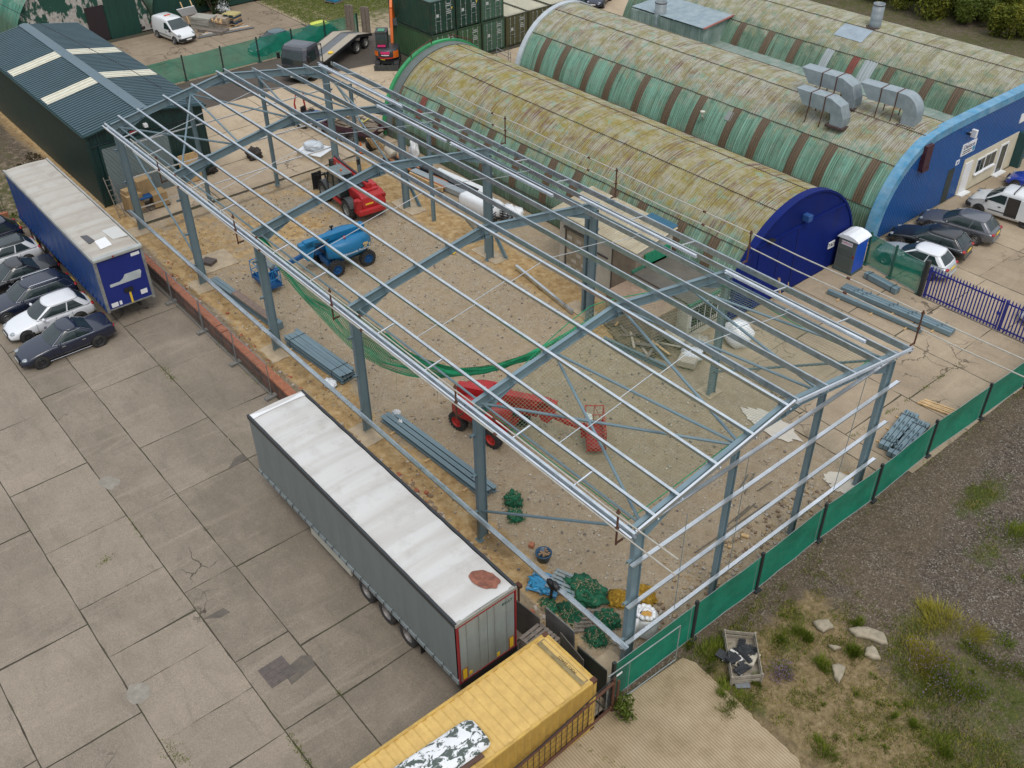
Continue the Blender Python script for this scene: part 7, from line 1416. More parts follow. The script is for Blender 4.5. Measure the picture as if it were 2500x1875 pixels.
# boxes by the roller door, ladder, sheets
OSB = M('tan_boxes', (.36, .245, .12), .8, 0, .2, 3, (.25, .16, .08), .3, 5)
for lb, c, d_, rz in (('large tan box by the roller door', (43.6, -.85, .12), (1.0, 1.0, 1.1), .05), ('tan box stacked highest by the roller door', (43.9, -1.75, .95), (.9, 1.0, .9), .1), ('tan box on the pallet end by the roller door', (43.3, -2.35, .12), (.9, .9, .85), -.05), ('small tan box on the large one by the roller door', (43.7, -.75, 1.22), (.6, .7, .25), .2)):
    b = B(); b.box((c[0], c[1], c[2] + d_[2] / 2), d_, rz); o = b.done('cardboard_box', OSB, None, bevel=.01); tag(o, lb, 'box', 'tan boxes by the roller door')
t = palletthing('long pallet under the tan boxes by the roller door', (43.5, -1.6), R(90), OLDWOOD, 0, 2.6, 1.2); b = B(); b.bx(42.9, 43.9, -2.2, -1.1, .86, .94); o = b.done('navy_board', LBD); tag(o, 'navy board laid across the tan boxes', 'board')
t = thing('ladder', 'old timber ladder leaning by the tan boxes at the roller door', 'ladder', (43.4, -.1, 0), 0, None, True); b = B()
for y in (-.05, .3): b.bar((43.2, y, 0), (44.4, y, 2.3), .05, .03)
for k in range(8): f = .08 + k * .12; b.bar((43.2 + 1.2 * f, -.05, 2.3 * f), (43.2 + 1.2 * f, .3, 2.3 * f), .03, .03)
b.done('frame', OLDWOOD, t); b = B(); b.bx(44.9, 45.0, -6.3, -4.7, .05, 2.0); o = b.done('chipboard_sheet', WOOD); tag(o, 'tall tan chipboard sheet standing against the green shed gable', 'board')
for s_, lb in (((622, 385), 'black heap of old machine parts on the sandy ground below the far rafters'), ((512, 420), 'dark earth and roots heaped by the far left post')):
    c = G(*s_); b = B(); b.blob((c.x, c.y, .25), (.55, .5, .4), 12, .8, 3, 7); o = b.done('dark_heap', M('dark_heap', (.04, .033, .028), .9, 0, .4, 7) if 'dark_heap' not in bpy.data.materials else bpy.data.materials['dark_heap'], None, True); tag(o, lb, 'heap')
t = thing('insulation_pack', 'pale insulation board pack under a clear plastic bag near the far gable', 'insulation pack', (43.3, -13.6, 0), R(205)); b = B(); b.bx(-.95, .95, -.75, .75, 0, .4); b.done('board_pack', M('pale_boards', (.55, .48, .36), .7, 0, .1, 4), t); b = B(); b.bx(-1.05, 1.05, -.85, .85, .4, .44); b.done('top_sheet', PLASTICW, t); b = B(); b.blob((-.1, .05, .68), (.75, .55, .32), 14, .25, 2.5, 2); b.done('plastic_bag', M('clear_bag', (.55, .60, .63), .2, 0, .15, 3, bump=.6, bsc=8), t, smooth=True)
t = B(); Mx = Matrix.Translation((40.5, -16.9, .75)) @ Matrix.Rotation(R(15), 4, 'Z') @ Matrix.Rotation(R(58), 4, 'X')
for j in range(7): t.boxm(Mx @ Matrix.Translation((0, -.5 + j / 6, .0)), 1.3, .1, .025)
for x in (-.6, 0, .6): t.boxm(Mx @ Matrix.Translation((x, 0, -.05)), .1, 1.1, .08)
o = t.done('pallet', WOOD); tag(o, 'clean pale pallet leaning against the pipe stack by the arched hut', 'pallet')
b = B(); b.lathe([(.28, -.16), (.5, -.16), (.55, -.08), (.55, .08), (.5, .16), (.28, .16), (.26, 0), (.28, -.16)], Matrix.Translation((41.4, -17.1, .55)) @ Matrix.Rotation(R(75), 4, 'Y') @ Matrix.Rotation(.3, 4, 'Z'), 24); o = b.done('tyre', RUBBER); tag(o, 'black tyre standing behind the leaning pallet', 'tyre')
t = thing('traffic_cone', 'orange and white traffic cone by the dropside trailer', 'traffic cone', (41.7, -16.3, 0)); b = B(); b.lathe([(.18, .03), (.03, .72), (0, .72)], Matrix(), 16); b.box((0, 0, .02), (.42, .42, .04)); b.done('cone', ORG, t); b = B(); b.lathe([(.132, .28), (.09, .46)], Matrix(), 16); b.done('white_sleeve', WHITE, t)
PIP = [M('black_pipe', (.02, .02, .022), .45), M('terracotta_pipe', (.36, .14, .055), .55, 0, .15), M('black_pipe_b', (.03, .03, .032), .5)]
for k in range(12):
    y = -16.75 - .19 * (k % 6); z = .12 + .19 * (k // 6); xa = 39.6 - (.4 * (k % 4)); b = B(); b.tube([(xa, y, z), (xa - 5.8, y - .25, z)], .085, 10); o = b.done('pipe', PIP[(k * 5 + k // 6) % 3]); tag(o, ('terracotta' if PIP[(k * 5 + k // 6) % 3] is PIP[1] else 'black') + ' plastic pipe in the stack beside the front arched hut', 'pipe', 'pipes stacked beside the arched hut')
b = B(); b.lathe([(.0, 0), (.28, 0), (.3, .05), (.3, .75), (.28, .8), (0, .8)], Matrix.Translation((38.6, -16.95, .62)) @ Matrix.Rotation(R(70), 4, 'Y'), 18); o = b.done('roll', M('tan_roll', (.40, .36, .29), .7, 0, .15, 3), None, True); tag(o, 'fat tan roll with a black band lying on the pipes', 'roll'); whitepile('white plastic sack propped against the arched hut behind the pipes', (38.4, -18.5), (.35, .3, .9), 8)
for k, (p, q, w_, z, m_, lb) in enumerate((((36.4, -16.95), (31.2, -17.5), .5, .35, M('grey_trim_pack', (.33, .37, .39), .4, .3, .12), 'pale grey metal trims in a long pack by the arched hut'), ((36.2, -17.5), (31.0, -18.1), .35, .5, BLACK, 'black strip pack between the pale trims by the arched hut'), ((35.2, -18.0), (30.6, -18.5), .6, .45, PLASTICW, 'long white wrapped pack by the arched hut'), ((36.3, -16.6), (33.0, -16.85), .12, .3, WOOD, 'pale timber edging beside the trim pack'))):
    b = B(); b.bar((*p, z / 2 + .05), (*q, z / 2 + .05), w_, z); o = b.done('trim_pack', m_, None, bevel=.015); tag(o, lb, 'building pack')
b = B(); rings = []
for i in range(12): f = i / 11; x = 30.7 - 2.9 * f; y = -16.9 - .35 * f; r_ = .55 * (1 if 0 < i < 11 else .8); rings.append([(x, y + r_ * 1.15 * math.copysign(abs(math.cos(a)) ** .5, math.cos(a)) + .03 * math.sin(i * 2.1), .55 + r_ * .95 * math.copysign(abs(math.sin(a)) ** .6, math.sin(a)) + .025 * math.sin(i * 3)) for a in [2 * PI * j / 16 for j in range(16)]])
b.loft(rings); o = b.done('wrapped_bale', PLASTICW, None, True); tag(o, 'big white shrink wrapped bale behind the third right column', 'bale'); whitepile('smaller white wrapped sheets behind the third right column', (27.6, -18.1), (.9, .5, .5), 11)
t = thing('black_crate', 'black plastic lattice crate beside the white bale', 'crate', (27.3, -17.1, 0), .4); b = B()
for z in (.08, .25, .42, .59):
    for s_ in (-1, 1): b.bx(-.5, .5, s_ * .4 - .02, s_ * .4 + .02, z, z + .05); b.bx(s_ * .5 - .02, s_ * .5 + .02, -.4, .4, z, z + .05)
for x in (-.5, -.17, .17, .5):
    for s_ in (-1, 1): b.bx(x - .025, x + .025, s_ * .4 - .03, s_ * .4 + .03, 0, .65)
b.done('lattice', BLACK, t)
for k in range(3): b = B(); b.bar((27.6 - .18 * k, -15.3, .02), (27.9 - .18 * k, -14.55, 1.25), .14, .03, (1, 0, 0)); o = b.done('leaning_channel', GALV); tag(o, 'short galvanised channel leaning upright by the third right column', 'steel channel', 'channels leaning by the third right column')
for xx in (32.35, 23.9): b = B(); b.ibeam((xx, -14.6, .0), (xx + .9, -14.25, 1.9), .2, .12); o = b.done('leaning_beam', STEEL); tag(o, 'short grey beam leaning beside the %s right column' % ('second' if xx > 30 else 'third'), 'steel beam')
# timber debris and packs under the net
t = thing('timber_debris', 'pile of broken planks, sheets and battens on earth under the net edge', 'debris pile', (13.4, -14.4, 0), 0, None, True); b = B(); b.blob((13.3, -14.4, .0), (2.0, .75, .35), 14, .5, 3, 9); b.done('earth', M('earth_heap', (.20, .155, .095), .95, 0, .35, 5, (.10, .09, .05), .5, 4), t, smooth=True)
for k in range(26): a = random.gauss(2.9, .6); c = Vector((random.uniform(11.7, 15.0), random.uniform(-14.95, -13.85), random.uniform(.25, .5))); dv = Vector((math.cos(a), math.sin(a), random.uniform(-.25, .25))) * random.uniform(.4, 1.0); b = B(); b.bar(c - dv, c + dv, random.uniform(.08, .4 if k % 5 == 0 else .16), .03); b.done('plank', (OLDWOOD, DKB, WOOD, CONC, M('dusty_plank', (.27, .225, .16), .8, 0, .25, 4) if k == 4 else OLDWOOD)[k % 5], t)
b = pallet(None, (0, 0), 0, 1.2, 1.0); b.xf(Matrix.Translation((13.0, -14.75, .3)) @ Matrix.Rotation(.5, 4, 'Z') @ Matrix.Rotation(.35, 4, 'X')); b.done('broken_pallet', OLDWOOD, t)
t = thing('slab_pack', 'pale paving pack in torn plastic on the gravel under the net', 'paving pack', (10.35, -14.95, 0), R(115)); b = B(); b.bx(-.6, .6, -.45, .45, .1, .45); b.done('slabs', M('pale_pack', (.45, .41, .33), .8, 0, .25, 4, (.40, .26, .12), .5, 4), t, bevel=.04); b = B(); b.blob((-.3, 0, .3), (.5, .55, .3), 10, .5, 2.5, 3); b.done('torn_plastic', PLASTICW, t, smooth=True)
b = B(); b.blob((9.95, -18.1, .55), (.75, .7, .72), 12, .22, 2, 12); o = b.done('wrapped_pallet_load', PLASTICW, None, True); tag(o, 'white plastic wrapped pallet load near the barred window', 'wrapped load')
b = B(); b.lathe([(0, 0), (.3, 0), (.32, .08), (.32, 1.3), (.3, 1.38), (0, 1.38)], Matrix.Translation((11.3, -15.6, .4)) @ Matrix.Rotation(R(90), 4, 'Y') @ Matrix.Rotation(.3, 4, 'Z'), 16); o = b.done('roll', M('cream_roll', (.50, .45, .35), .8, 0, .15), None, True); tag(o, 'cream roll of insulation below the barred window', 'roll'); b = B(); b.blob((10.9, -16.2, .35), (.7, .6, .3), 10, .5, 3, 5); o = b.done('offcut_heap', M('offcuts', (.35, .32, .26), .8, 0, .5, 5), None, True); tag(o, 'heap of pale offcuts and a blue lid beside the cream roll', 'heap')
for k, (x, y) in enumerate(((11.62, -24.0), (11.3, -22.9))): b = B(); b.bar((x - .3, y, 0), (x, y, 1.25), .12, .05, (0, 1, 0)); o = b.done('leaning_batten', WOOD); tag(o, 'pale batten leaning on the deep blue end wall', 'timber', 'battens leaning on the blue end wall')
# hoop rail behind the huts
b = B(); b.tube([(48.2, -35.2, 0), (48.2, -35.2, 1.0), (48.35, -35.2, 1.15), (48.5, -35.2, 1.0), (48.5, -35.2, 0)], .03, 8); b.tube([(48.3, -35.2, .8), (50.3, -35.4, .8)], .03, 8); b.tube([(48.3, -35.2, .5), (50.3, -35.4, .5)], .03, 8); b.tube([(50.3, -35.4, 0), (50.3, -35.4, .85)], .03, 8); o = b.done('hoop_rail', FEDGE); tag(o, 'grey tube hoop rail by the containers at the end of the huts', 'rail')
# ---------------------------------------------------------------- stores beside the white van at the back
def at(x, y, z=0): return G(370 + x * 300 / 1270, y * 300 / 1270, z)
c = at(430, 240); t = thing('blank_board', 'blank white board on two timber legs behind the white van', 'board', (c.x, c.y, 0), 0, None, True); b = B(); p, q = at(390, 235), at(490, 215); hh = Vector((.55, -.1, .0)); b.bar(p, p + Vector((1.2, 0, 1.6)), .1, .06); b.bar(q, q + Vector((1.2, 0, 1.6)), .1, .06); b.done('leg', WOOD, t); b = B(); P = [at(320, 175, .75), at(478, 137, .75), at(440, 60, 1.6), at(257, 102, 1.6)]; b.poly(P, (.03, 0, .03)); b.done('panel', WHITE, t)
def pile(lb, c, n_, d_, m_, rz, cat, nm, grp=None):
    t = thing(nm, lb, cat, (c.x, c.y, 0), rz, grp)
    for k in range(n_): b = B(); b.box((random.uniform(-.05, .05), random.uniform(-.05, .05), d_[2] * (k + .5)), (d_[0], d_[1], d_[2] * .88), random.uniform(-.06, .06)); b.done('layer', m_, t)
    return t
pile('stack of grey paving slabs with a hollow lid on top, beside the white van', at(560, 290), 5, (2.0, 1.3, .22), M('slab_grey', (.30, .29, .25), .9, 0, .2, 3), .5, 'slab stack', 'slab_stack'); pile('low spread of grey planks in front of the slab stack', at(640, 330), 2, (2.6, 1.2, .15), OLDWOOD, .45, 'plank stack', 'plank_stack'); pile('stack of grey and tan boards between slabs and pallets', at(735, 280), 6, (1.7, 1.0, .16), M('tan_boards', (.33, .27, .20), .85, 0, .3, 3), .5, 'board stack', 'board_stack')
for k in range(5): b = B(); c = at(650 + 22 * k, 205 + 6 * k, 1.0); b.bar(c + Vector((.5, -.3 * (k % 2), 0)), c - Vector((.5, -.4, -.1)), .13, .13); o = b.done('timber_baulk', M('orange_timber', (.45, .29, .14), .75, 0, .2, 5) if 'orange_timber' not in bpy.data.materials else bpy.data.materials['orange_timber']); tag(o, 'orange tan timber baulk tipped on the board stack', 'timber', 'timber baulks on the board stack')
c = at(850, 270)
for k in range(7): palletthing(('topmost yellow pallet of the stack by the bush' if k == 6 else 'pallet in the tall mixed stack by the bush'), (c.x, c.y), .45 + random.uniform(-.05, .05), (OLDWOOD, BPL if False else M('navy_pallet', (.02, .05, .10), .6) if 'navy_pallet' not in bpy.data.materials else bpy.data.materials['navy_pallet'], WOOD)[(k * 2) % 3] if k < 6 else M('yellow_pallet', (.50, .42, .18), .7), .17 * k + .02, 1.3, 1.1, 'pallets stacked by the bush')
for k in range(6): p, q = at(480 + 15 * k, 400 - 9 * k), at(1060 - 20 * k, 290 - 5 * k); b = B(); b.bar(p + Vector((0, 0, .08 + .05 * (k % 2))), q + Vector((0, 0, .08)), .22, .06); o = b.done('long_board', (M('pale_grey_board', (.42, .43, .42), .6, 0, .15), OLDWOOD, WOOD)[k % 3] if k else M('dark_grey_board', (.14, .145, .15), .6)); tag(o, 'long board lying in the row in front of the slab and pallet stacks', 'board', 'long boards in front of the stacks')
whitepile('grey white plastic heaped behind the pallet stack', at(745, 125), (.7, .6, .7), 14)
for k in range(7): c = G(366 + 3 * (k % 3), 70 + 1 * k); b = B(); b.lathe([(.2, -.12), (.36, -.12), (.4, 0), (.36, .12), (.2, .12), (.18, 0), (.2, -.12)], Matrix.Translation((c.x + .5, c.y + (.75 if k > 3 else 0), .13 + .25 * (k if k < 4 else k - 4))), 20); o = b.done('tyre', RUBBER); tag(o, 'old tyre in the stacks beside the white van', 'tyre', 'tyres stacked beside the white van')
c = G(815, 5); b = B(); b.box((c.x, c.y, .4), (1.3, 1.0, .5), .3); o = b.done('blue_tarpaulin_load', M('tarp_blue', (.03, .22, .38), .5), None, bevel=.08); tag(o, 'blue tarpaulin covered load on a pallet on the grass', 'covered load'); palletthing('pallet under the blue tarpaulin load on the grass', (c.x, c.y), .3, OLDWOOD, 0, 1.4, 1.2)
b = B(); pts = [G(385, 250, 3.5), G(0, 30, 6)]; b.tube([Vector((45.5, -7, 4.3)), Vector((52, -5.4, 5.6)), Vector((60, -3.8, 6.4)), Vector((74, -1, 7.6))], .022, 5); o = b.done('overhead_cable', BLACK); tag(o, 'thin black cable crossing the roof of the dark green shed', 'cable')
b = B(); b.bx(48.0, 48.16, -7.5, -7.34, 0, 3.4); b.box((48.08, -7.42, 2.7), (.24, .24, .9)); o = b.done('timber_post', M('post_brown', (.22, .15, .09), .8)); tag(o, 'brown post with a dark sleeve at the corner of the dark green shed', 'post')
# ---------------------------------------------------------------- plants, stones, rubble
def leafmat(name, a, b_, c_, sc=1.2):
    n = N(name); o = n.coord(); ge = n.n('ShaderNodeNewGeometry'); c = n.ramp(n.noise(o, sc, 5, .7), [(.3, a), (.5, b_), (.7, c_)]); c = n.mix(.35, c, n.ramp(n.noise(o, 9, 2), [(.3, mul(a, .7)), (.7, c_)])); tr = n.n('ShaderNodeBsdfTranslucent'); n.l(c, tr.inputs[0]); ms = n.n('ShaderNodeMixShader'); ms.inputs[0].default_value = .25; m_ = n.fin(c, .6, 0, .25); n.l(n.b.outputs[0], ms.inputs[1]); n.l(tr.outputs[0], ms.inputs[2]); n.l(ms.outputs[0], n.out.inputs[0]); return m_
LEAF = leafmat('bramble_leaf', (.04, .07, .010), (.085, .125, .016), (.17, .19, .03)); LEAF2 = leafmat('hedge_leaf', (.06, .09, .010), (.13, .16, .018), (.26, .24, .03)); LEAFD = leafmat('dark_shrub_leaf', (.010, .028, .008), (.022, .05, .014), (.05, .085, .022)); BARK = M('bark', (.07, .05, .035), .9, 0, .3, 5)
def crown(nl, R_, size, seed, mat, name='crown', lobes=9):
    rg = np.random.default_rng(seed); cs = [(rg.uniform(-.62, .62) * R_[0], rg.uniform(-.62, .62) * R_[1], rg.uniform(.25, .8) * R_[2], rg.uniform(.28, .5)) for _ in range(lobes)]
    ci = rg.integers(0, lobes, nl); C_ = np.array([c[:3] for c in cs])[ci]; rr = np.array([c[3] for c in cs])[ci]; d_ = rg.normal(size=(nl, 3)); d_ /= np.linalg.norm(d_, axis=1)[:, None]; q = rg.uniform(.35, 1.08, nl) ** .5; P = C_ + d_ * (rr * q)[:, None] * np.array(R_); P[:, 2] = np.abs(P[:, 2])
    a = rg.normal(size=(nl, 3)) + d_ * .4; a /= np.linalg.norm(a, axis=1)[:, None]; u = np.cross(a, rg.normal(size=(nl, 3))); u /= np.linalg.norm(u, axis=1)[:, None]; v = np.cross(a, u); s_ = size * rg.uniform(.55, 1.3, nl)[:, None]
    V = np.stack([P - u * s_, P - v * s_ * .45 + a * s_ * .15, P + u * s_, P + v * s_ * .45 + a * s_ * .15], 1).reshape(-1, 3); b = B(); b.v = [tuple(p) for p in V]; b.f = [[4 * i, 4 * i + 1, 4 * i + 2, 4 * i + 3] for i in range(nl)]; b.m = [0] * nl; return b
def shrub(lb, c, R_, nl, size, seed, mat, group, cat='shrub', name='shrub'):
    t = thing(name, lb, cat, c, 0, group); crown(nl, R_, size, seed, mat).done('crown', mat, t); b = B(); rnd = random.Random(seed)
    for k in range(5): a = rnd.uniform(0, 6.28); q = Vector((R_[0] * .45 * math.cos(a), R_[1] * .45 * math.sin(a), R_[2] * .6)); b.tube([(.05 * math.cos(a), .05 * math.sin(a), 0), q * .5 + Vector((0, 0, .1)), q], .07, 5, taper=[1, .7, .3])
    b.done('stem', BARK, t); return t
protos = [shrub('olive green bramble thicket behind the farthest hut', (30, -75, 0), (3.2, 2.6, 3.6), 5200, .17, 11 + k, (LEAF2, LEAF, LEAF2)[k], 'hedge behind the farthest hut') for k in range(3)]
rnd = random.Random(4); first = True; hl = ['olive green bramble thicket in the hedge behind the farthest hut', 'darker green bramble thicket in the hedge behind the farthest hut', 'yellowish bramble thicket in the hedge behind the farthest hut']; pos = []
for row, (yy, n_) in enumerate(((-73.5, 9), (-77.5, 9), (-82, 8))):
    for k in range(n_): pos.append((8 + row * 2 + (56 / n_) * k * .82 + rnd.uniform(-1, 1), yy + rnd.uniform(-1, 1)))
for i, (x, y) in enumerate(pos):
    k = i % 3; o = protos[k] if i < 3 else dup(protos[k]); o.location = (x, y, 0); o.rotation_euler = (0, 0, rnd.uniform(0, 6)); s_ = rnd.uniform(.8, 1.25); o.scale = (s_, s_, s_ * rnd.uniform(.85, 1.15)); o['label'] = hl[k]
shrub('dark leafy bush growing against the green hut behind the timber stacks', G(522, 33), (1.7, 1.7, 2.8), 3600, .13, 31, LEAFD, None, 'bush', 'bush'); shrub('leafy weed bush at the foot of the rusty barrier post', (-1.5, 1.55, 0), (.55, .5, .85), 520, .07, 33, LEAF, None, 'bush', 'bush'); shrub('dull brown bramble patch between the dark green shed and the blue trailer', (52, 2.2, 0), (3.5, 1.3, .9), 1900, .1, 34, leafmat('brown_bramble', (.03, .022, .01), (.07, .05, .025), (.12, .10, .04)), None, 'bush', 'bush'); shrub('green weeds along the brick wall beyond the blue trailer', (46.5, 4.6, 0), (1.0, 1.2, .7), 700, .08, 35, LEAF, None, 'bush', 'bush'); shrub('overgrown shrub by the brick railing wall behind the parked cars', (49, 8, 0), (1.6, 2.2, 1.6), 1600, .12, 36, LEAF, None, 'bush', 'bush')
b = B()
for j in range(40): x = 22 + .9 * j; b.bx(x, x + .82, -91.2, -91.1, 0, 2.4)
o = b.done('palisade_fence', M('grey_palisade', (.22, .24, .25), .5, .3, .2)); tag(o, 'grey palisade fence glimpsed behind the hedge beyond the farthest hut', 'fence')
t = thing('distant_shed', 'pale shed roof glimpsed above the hedge at the far right', 'shed', (23, -97, 0), 0, None, True); b = B(); b.bx(14, 34, -101, -94, 0, 3.4); b.done('wall', M('dull_wall', (.3, .26, .22), .8), t); b = B(); b.loft([[(x, y, z) for y, z in ((-101.3, 3.4), (-97.5, 4.4), (-93.7, 3.4))] for x in (13.7, 34.3)], closed=False, cap=False); b.done('roof', M('dull_roof', (.36, .35, .34), .7), t)
# grass: blades scattered where the ground is grassy
def blades(name, P, hgt, wd, lean, mat, cl=None):
    n_ = len(P); a = RNG.uniform(0, 2 * PI, n_); u = np.stack([np.cos(a), np.sin(a), np.zeros(n_)], 1); l_ = RNG.uniform(0, 2 * PI, n_); L_ = np.stack([np.cos(l_), np.sin(l_), np.zeros(n_)], 1) * (RNG.uniform(.1, 1, n_) * lean)[:, None]
    if cl is not None: L_ = L_ * .4 + cl
    h = hgt * RNG.uniform(.5, 1.15, n_); w_ = wd * RNG.uniform(.7, 1.3, n_); up = np.stack([np.zeros(n_), np.zeros(n_), h], 1)
    V = np.stack([P - u * w_[:, None], P + u * w_[:, None], P + u * (w_ * .7)[:, None] + up * .6 + L_ * (h * .35)[:, None], P - u * (w_ * .7)[:, None] + up * .6 + L_ * (h * .35)[:, None], P + up + L_ * h[:, None]], 1).reshape(-1, 3)
    me = bpy.data.meshes.new(name); k5 = np.arange(n_)[:, None] * 5; lp = np.concatenate([k5 + np.array([[0, 1, 2, 3]]), k5 + np.array([[3, 2, 4]])], 1).ravel(); ls = (np.arange(n_)[:, None] * 7 + np.array([[0, 4]])).ravel()
    me.vertices.add(len(V)); me.vertices.foreach_set('co', V.ravel()); me.loops.add(len(lp)); me.loops.foreach_set('vertex_index', lp.astype(np.int32)); me.polygons.add(len(ls)); me.polygons.foreach_set('loop_start', ls.astype(np.int32)); me.update(calc_edges=True)
    me.materials.append(mat); o = bpy.data.objects.new(name, me); COL.objects.link(o); return o
def sample(arr, x, y):
    i = np.clip(np.searchsorted(gx, x) - 1, 0, len(gx) - 1); j = np.clip(np.searchsorted(gy, y) - 1, 0, len(gy) - 1); return arr[i, j]
GR1 = leafmat('grass_green', (.065, .105, .010), (.13, .185, .018), (.26, .29, .04)); GR2 = leafmat('grass_dry', (.20, .15, .06), (.36, .28, .13), (.52, .42, .22)); GR3 = leafmat('grass_gold', (.20, .19, .02), (.36, .33, .04), (.50, .44, .09)); FLW = leafmat('clover_flower', (.16, .10, .15), (.32, .2, .31), (.5, .38, .5))
def scatter(n_, box, arr, thr, pw=1.5):
    x = RNG.uniform(box[0], box[1], n_); y = RNG.uniform(box[2], box[3], n_); m_ = sample(arr, x, y) + .25 * vn(x, y, 2.7, 4) * .5; k = RNG.uniform(0, 1, n_) < np.clip((m_ - thr) / (1 - thr), 0, 1) ** pw; return np.stack([x[k], y[k], sample(zz, x[k], y[k]) - .01], 1)
vn_a = vn(GX, GY, 1.9, 21) * .5; vn_b = vn(GX, GY, 4.3, 5) * .5
rough = smooth(-1.15, -1.7, GX) * smooth(-2.0, -2.7, GY) * smooth(-11, -8.5, GY + .3 * (GX + 3))
weedy = np.clip(grass * .75 + rough * (.34 + .42 * vn_a + .3 * vn_b), 0, 1)
P = scatter(420000, (-12, -1.25, -20, -1.6), weedy, .30, 1.3); P[:, 2] += 0
k_ = RNG.uniform(0, 1, len(P))
for lo_, hi_, h_, w_, m_, nm in ((0, .36, .10, .009, GR1, 'grass'), (.36, .50, .19, .009, GR1, 'tall_grass'), (.50, .68, .07, .017, LEAF, 'broadleaf_weeds'), (.68, .86, .16, .007, GR2, 'dry_stems'), (.86, 1, .13, .008, GR3, 'yellow_grass')):
    Q = P[(k_ >= lo_) & (k_ < hi_)]; Q = Q[vn(Q[:, 0], Q[:, 1], 1.1, hi_ * 9) > -.45]; tag(blades(nm, Q, h_, w_, .9, m_), None, None, None, 'stuff')
P = scatter(70000, (-12, -1.3, -12, -1.8), np.maximum(dry, grass * .7), .35, 2); P = P[: 30000]; tag(blades('dry_grass', P, .06, .007, 1.5, GR2), None, None, None, 'stuff')
P = scatter(90000, (67, 84, -48, -27), grass, .3); tag(blades('lawn_grass', P, .10, .02, .8, GR1), None, None, None, 'stuff')
# weeds in the joints
pts = []
for (xa, ya, xb, yb, n_, sp) in ((18.4, 10.33, 16.5, 10.32, 40, .03), (5.4, 8.2, 5.0, 8.2, 30, .05), (8.6, 16.9, 7.7, 16.9, 90, .06), (4.9, 10.3, 3.1, 10.35, 220, .07), (26.9, 4.92, 25.5, 4.9, 110, .1), (26.5, 1.9, 5, 1.85, 500, .08), (7.3, 13.6, 6.2, 13.3, 150, .15), (-1.2, -2, -1.3, -26, 500, .1), (16.4, 11.75, 16.2, 12.2, 60, .1), (1.7, -24.6, 1.9, -16, 260, .06), (-1, 3.5, -3.5, 2.6, 60, .05), (62.2, -27, 62.2, -8, 400, .2), (11.3, -32, 11.3, -39, 200, .15)):
    f = RNG.uniform(0, 1, n_); f = f - .06 * np.sin(f * 40); pts.append(np.stack([xa + (xb - xa) * f + RNG.normal(0, sp, n_), ya + (yb - ya) * f + RNG.normal(0, sp, n_), np.zeros(n_)], 1))
tag(blades('joint_weeds', np.concatenate(pts), .085, .012, 1.0, GR1), None, None, None, 'stuff')
def clump(lb, c, rx, ry, n_, h, wd, mat, group=None, cat='grass clump', fl=None):
    c = Vector(c); n_ = int(n_ * .8); sub_ = RNG.integers(0, 6, n_); ox = RNG.normal(0, .48, 6); oy = RNG.normal(0, .48, 6); os_ = RNG.uniform(.25, .6, 6); dx, dy = (ox[sub_] + RNG.normal(0, 1, n_) * os_[sub_] * .6) * rx, (oy[sub_] + RNG.normal(0, 1, n_) * os_[sub_] * .6) * ry; h = h * (RNG.uniform(.45, 1.15, 6))[sub_]; P = np.stack([dx, dy, np.full(n_, -.02)], 1); cl = np.clip(np.stack([dx / rx, dy / ry, np.zeros(n_)], 1), -1, 1) * .6
    t = thing('grass_clump', lb, cat, c, 0, group); o = blades('blade_tuft', P, h, wd, .8, mat, cl); o.parent = t; o['kind'] = 'stuff'
    if fl: fl = min(fl, n_); q = P[: fl] + np.stack([RNG.normal(0, .1, fl), RNG.normal(0, .1, fl), RNG.uniform(.5, 1.0, fl) * h[: fl]], 1); o = blades('flower_head', q, .05, .022, .5, FLW); o.parent = t; o['kind'] = 'stuff'
    return t
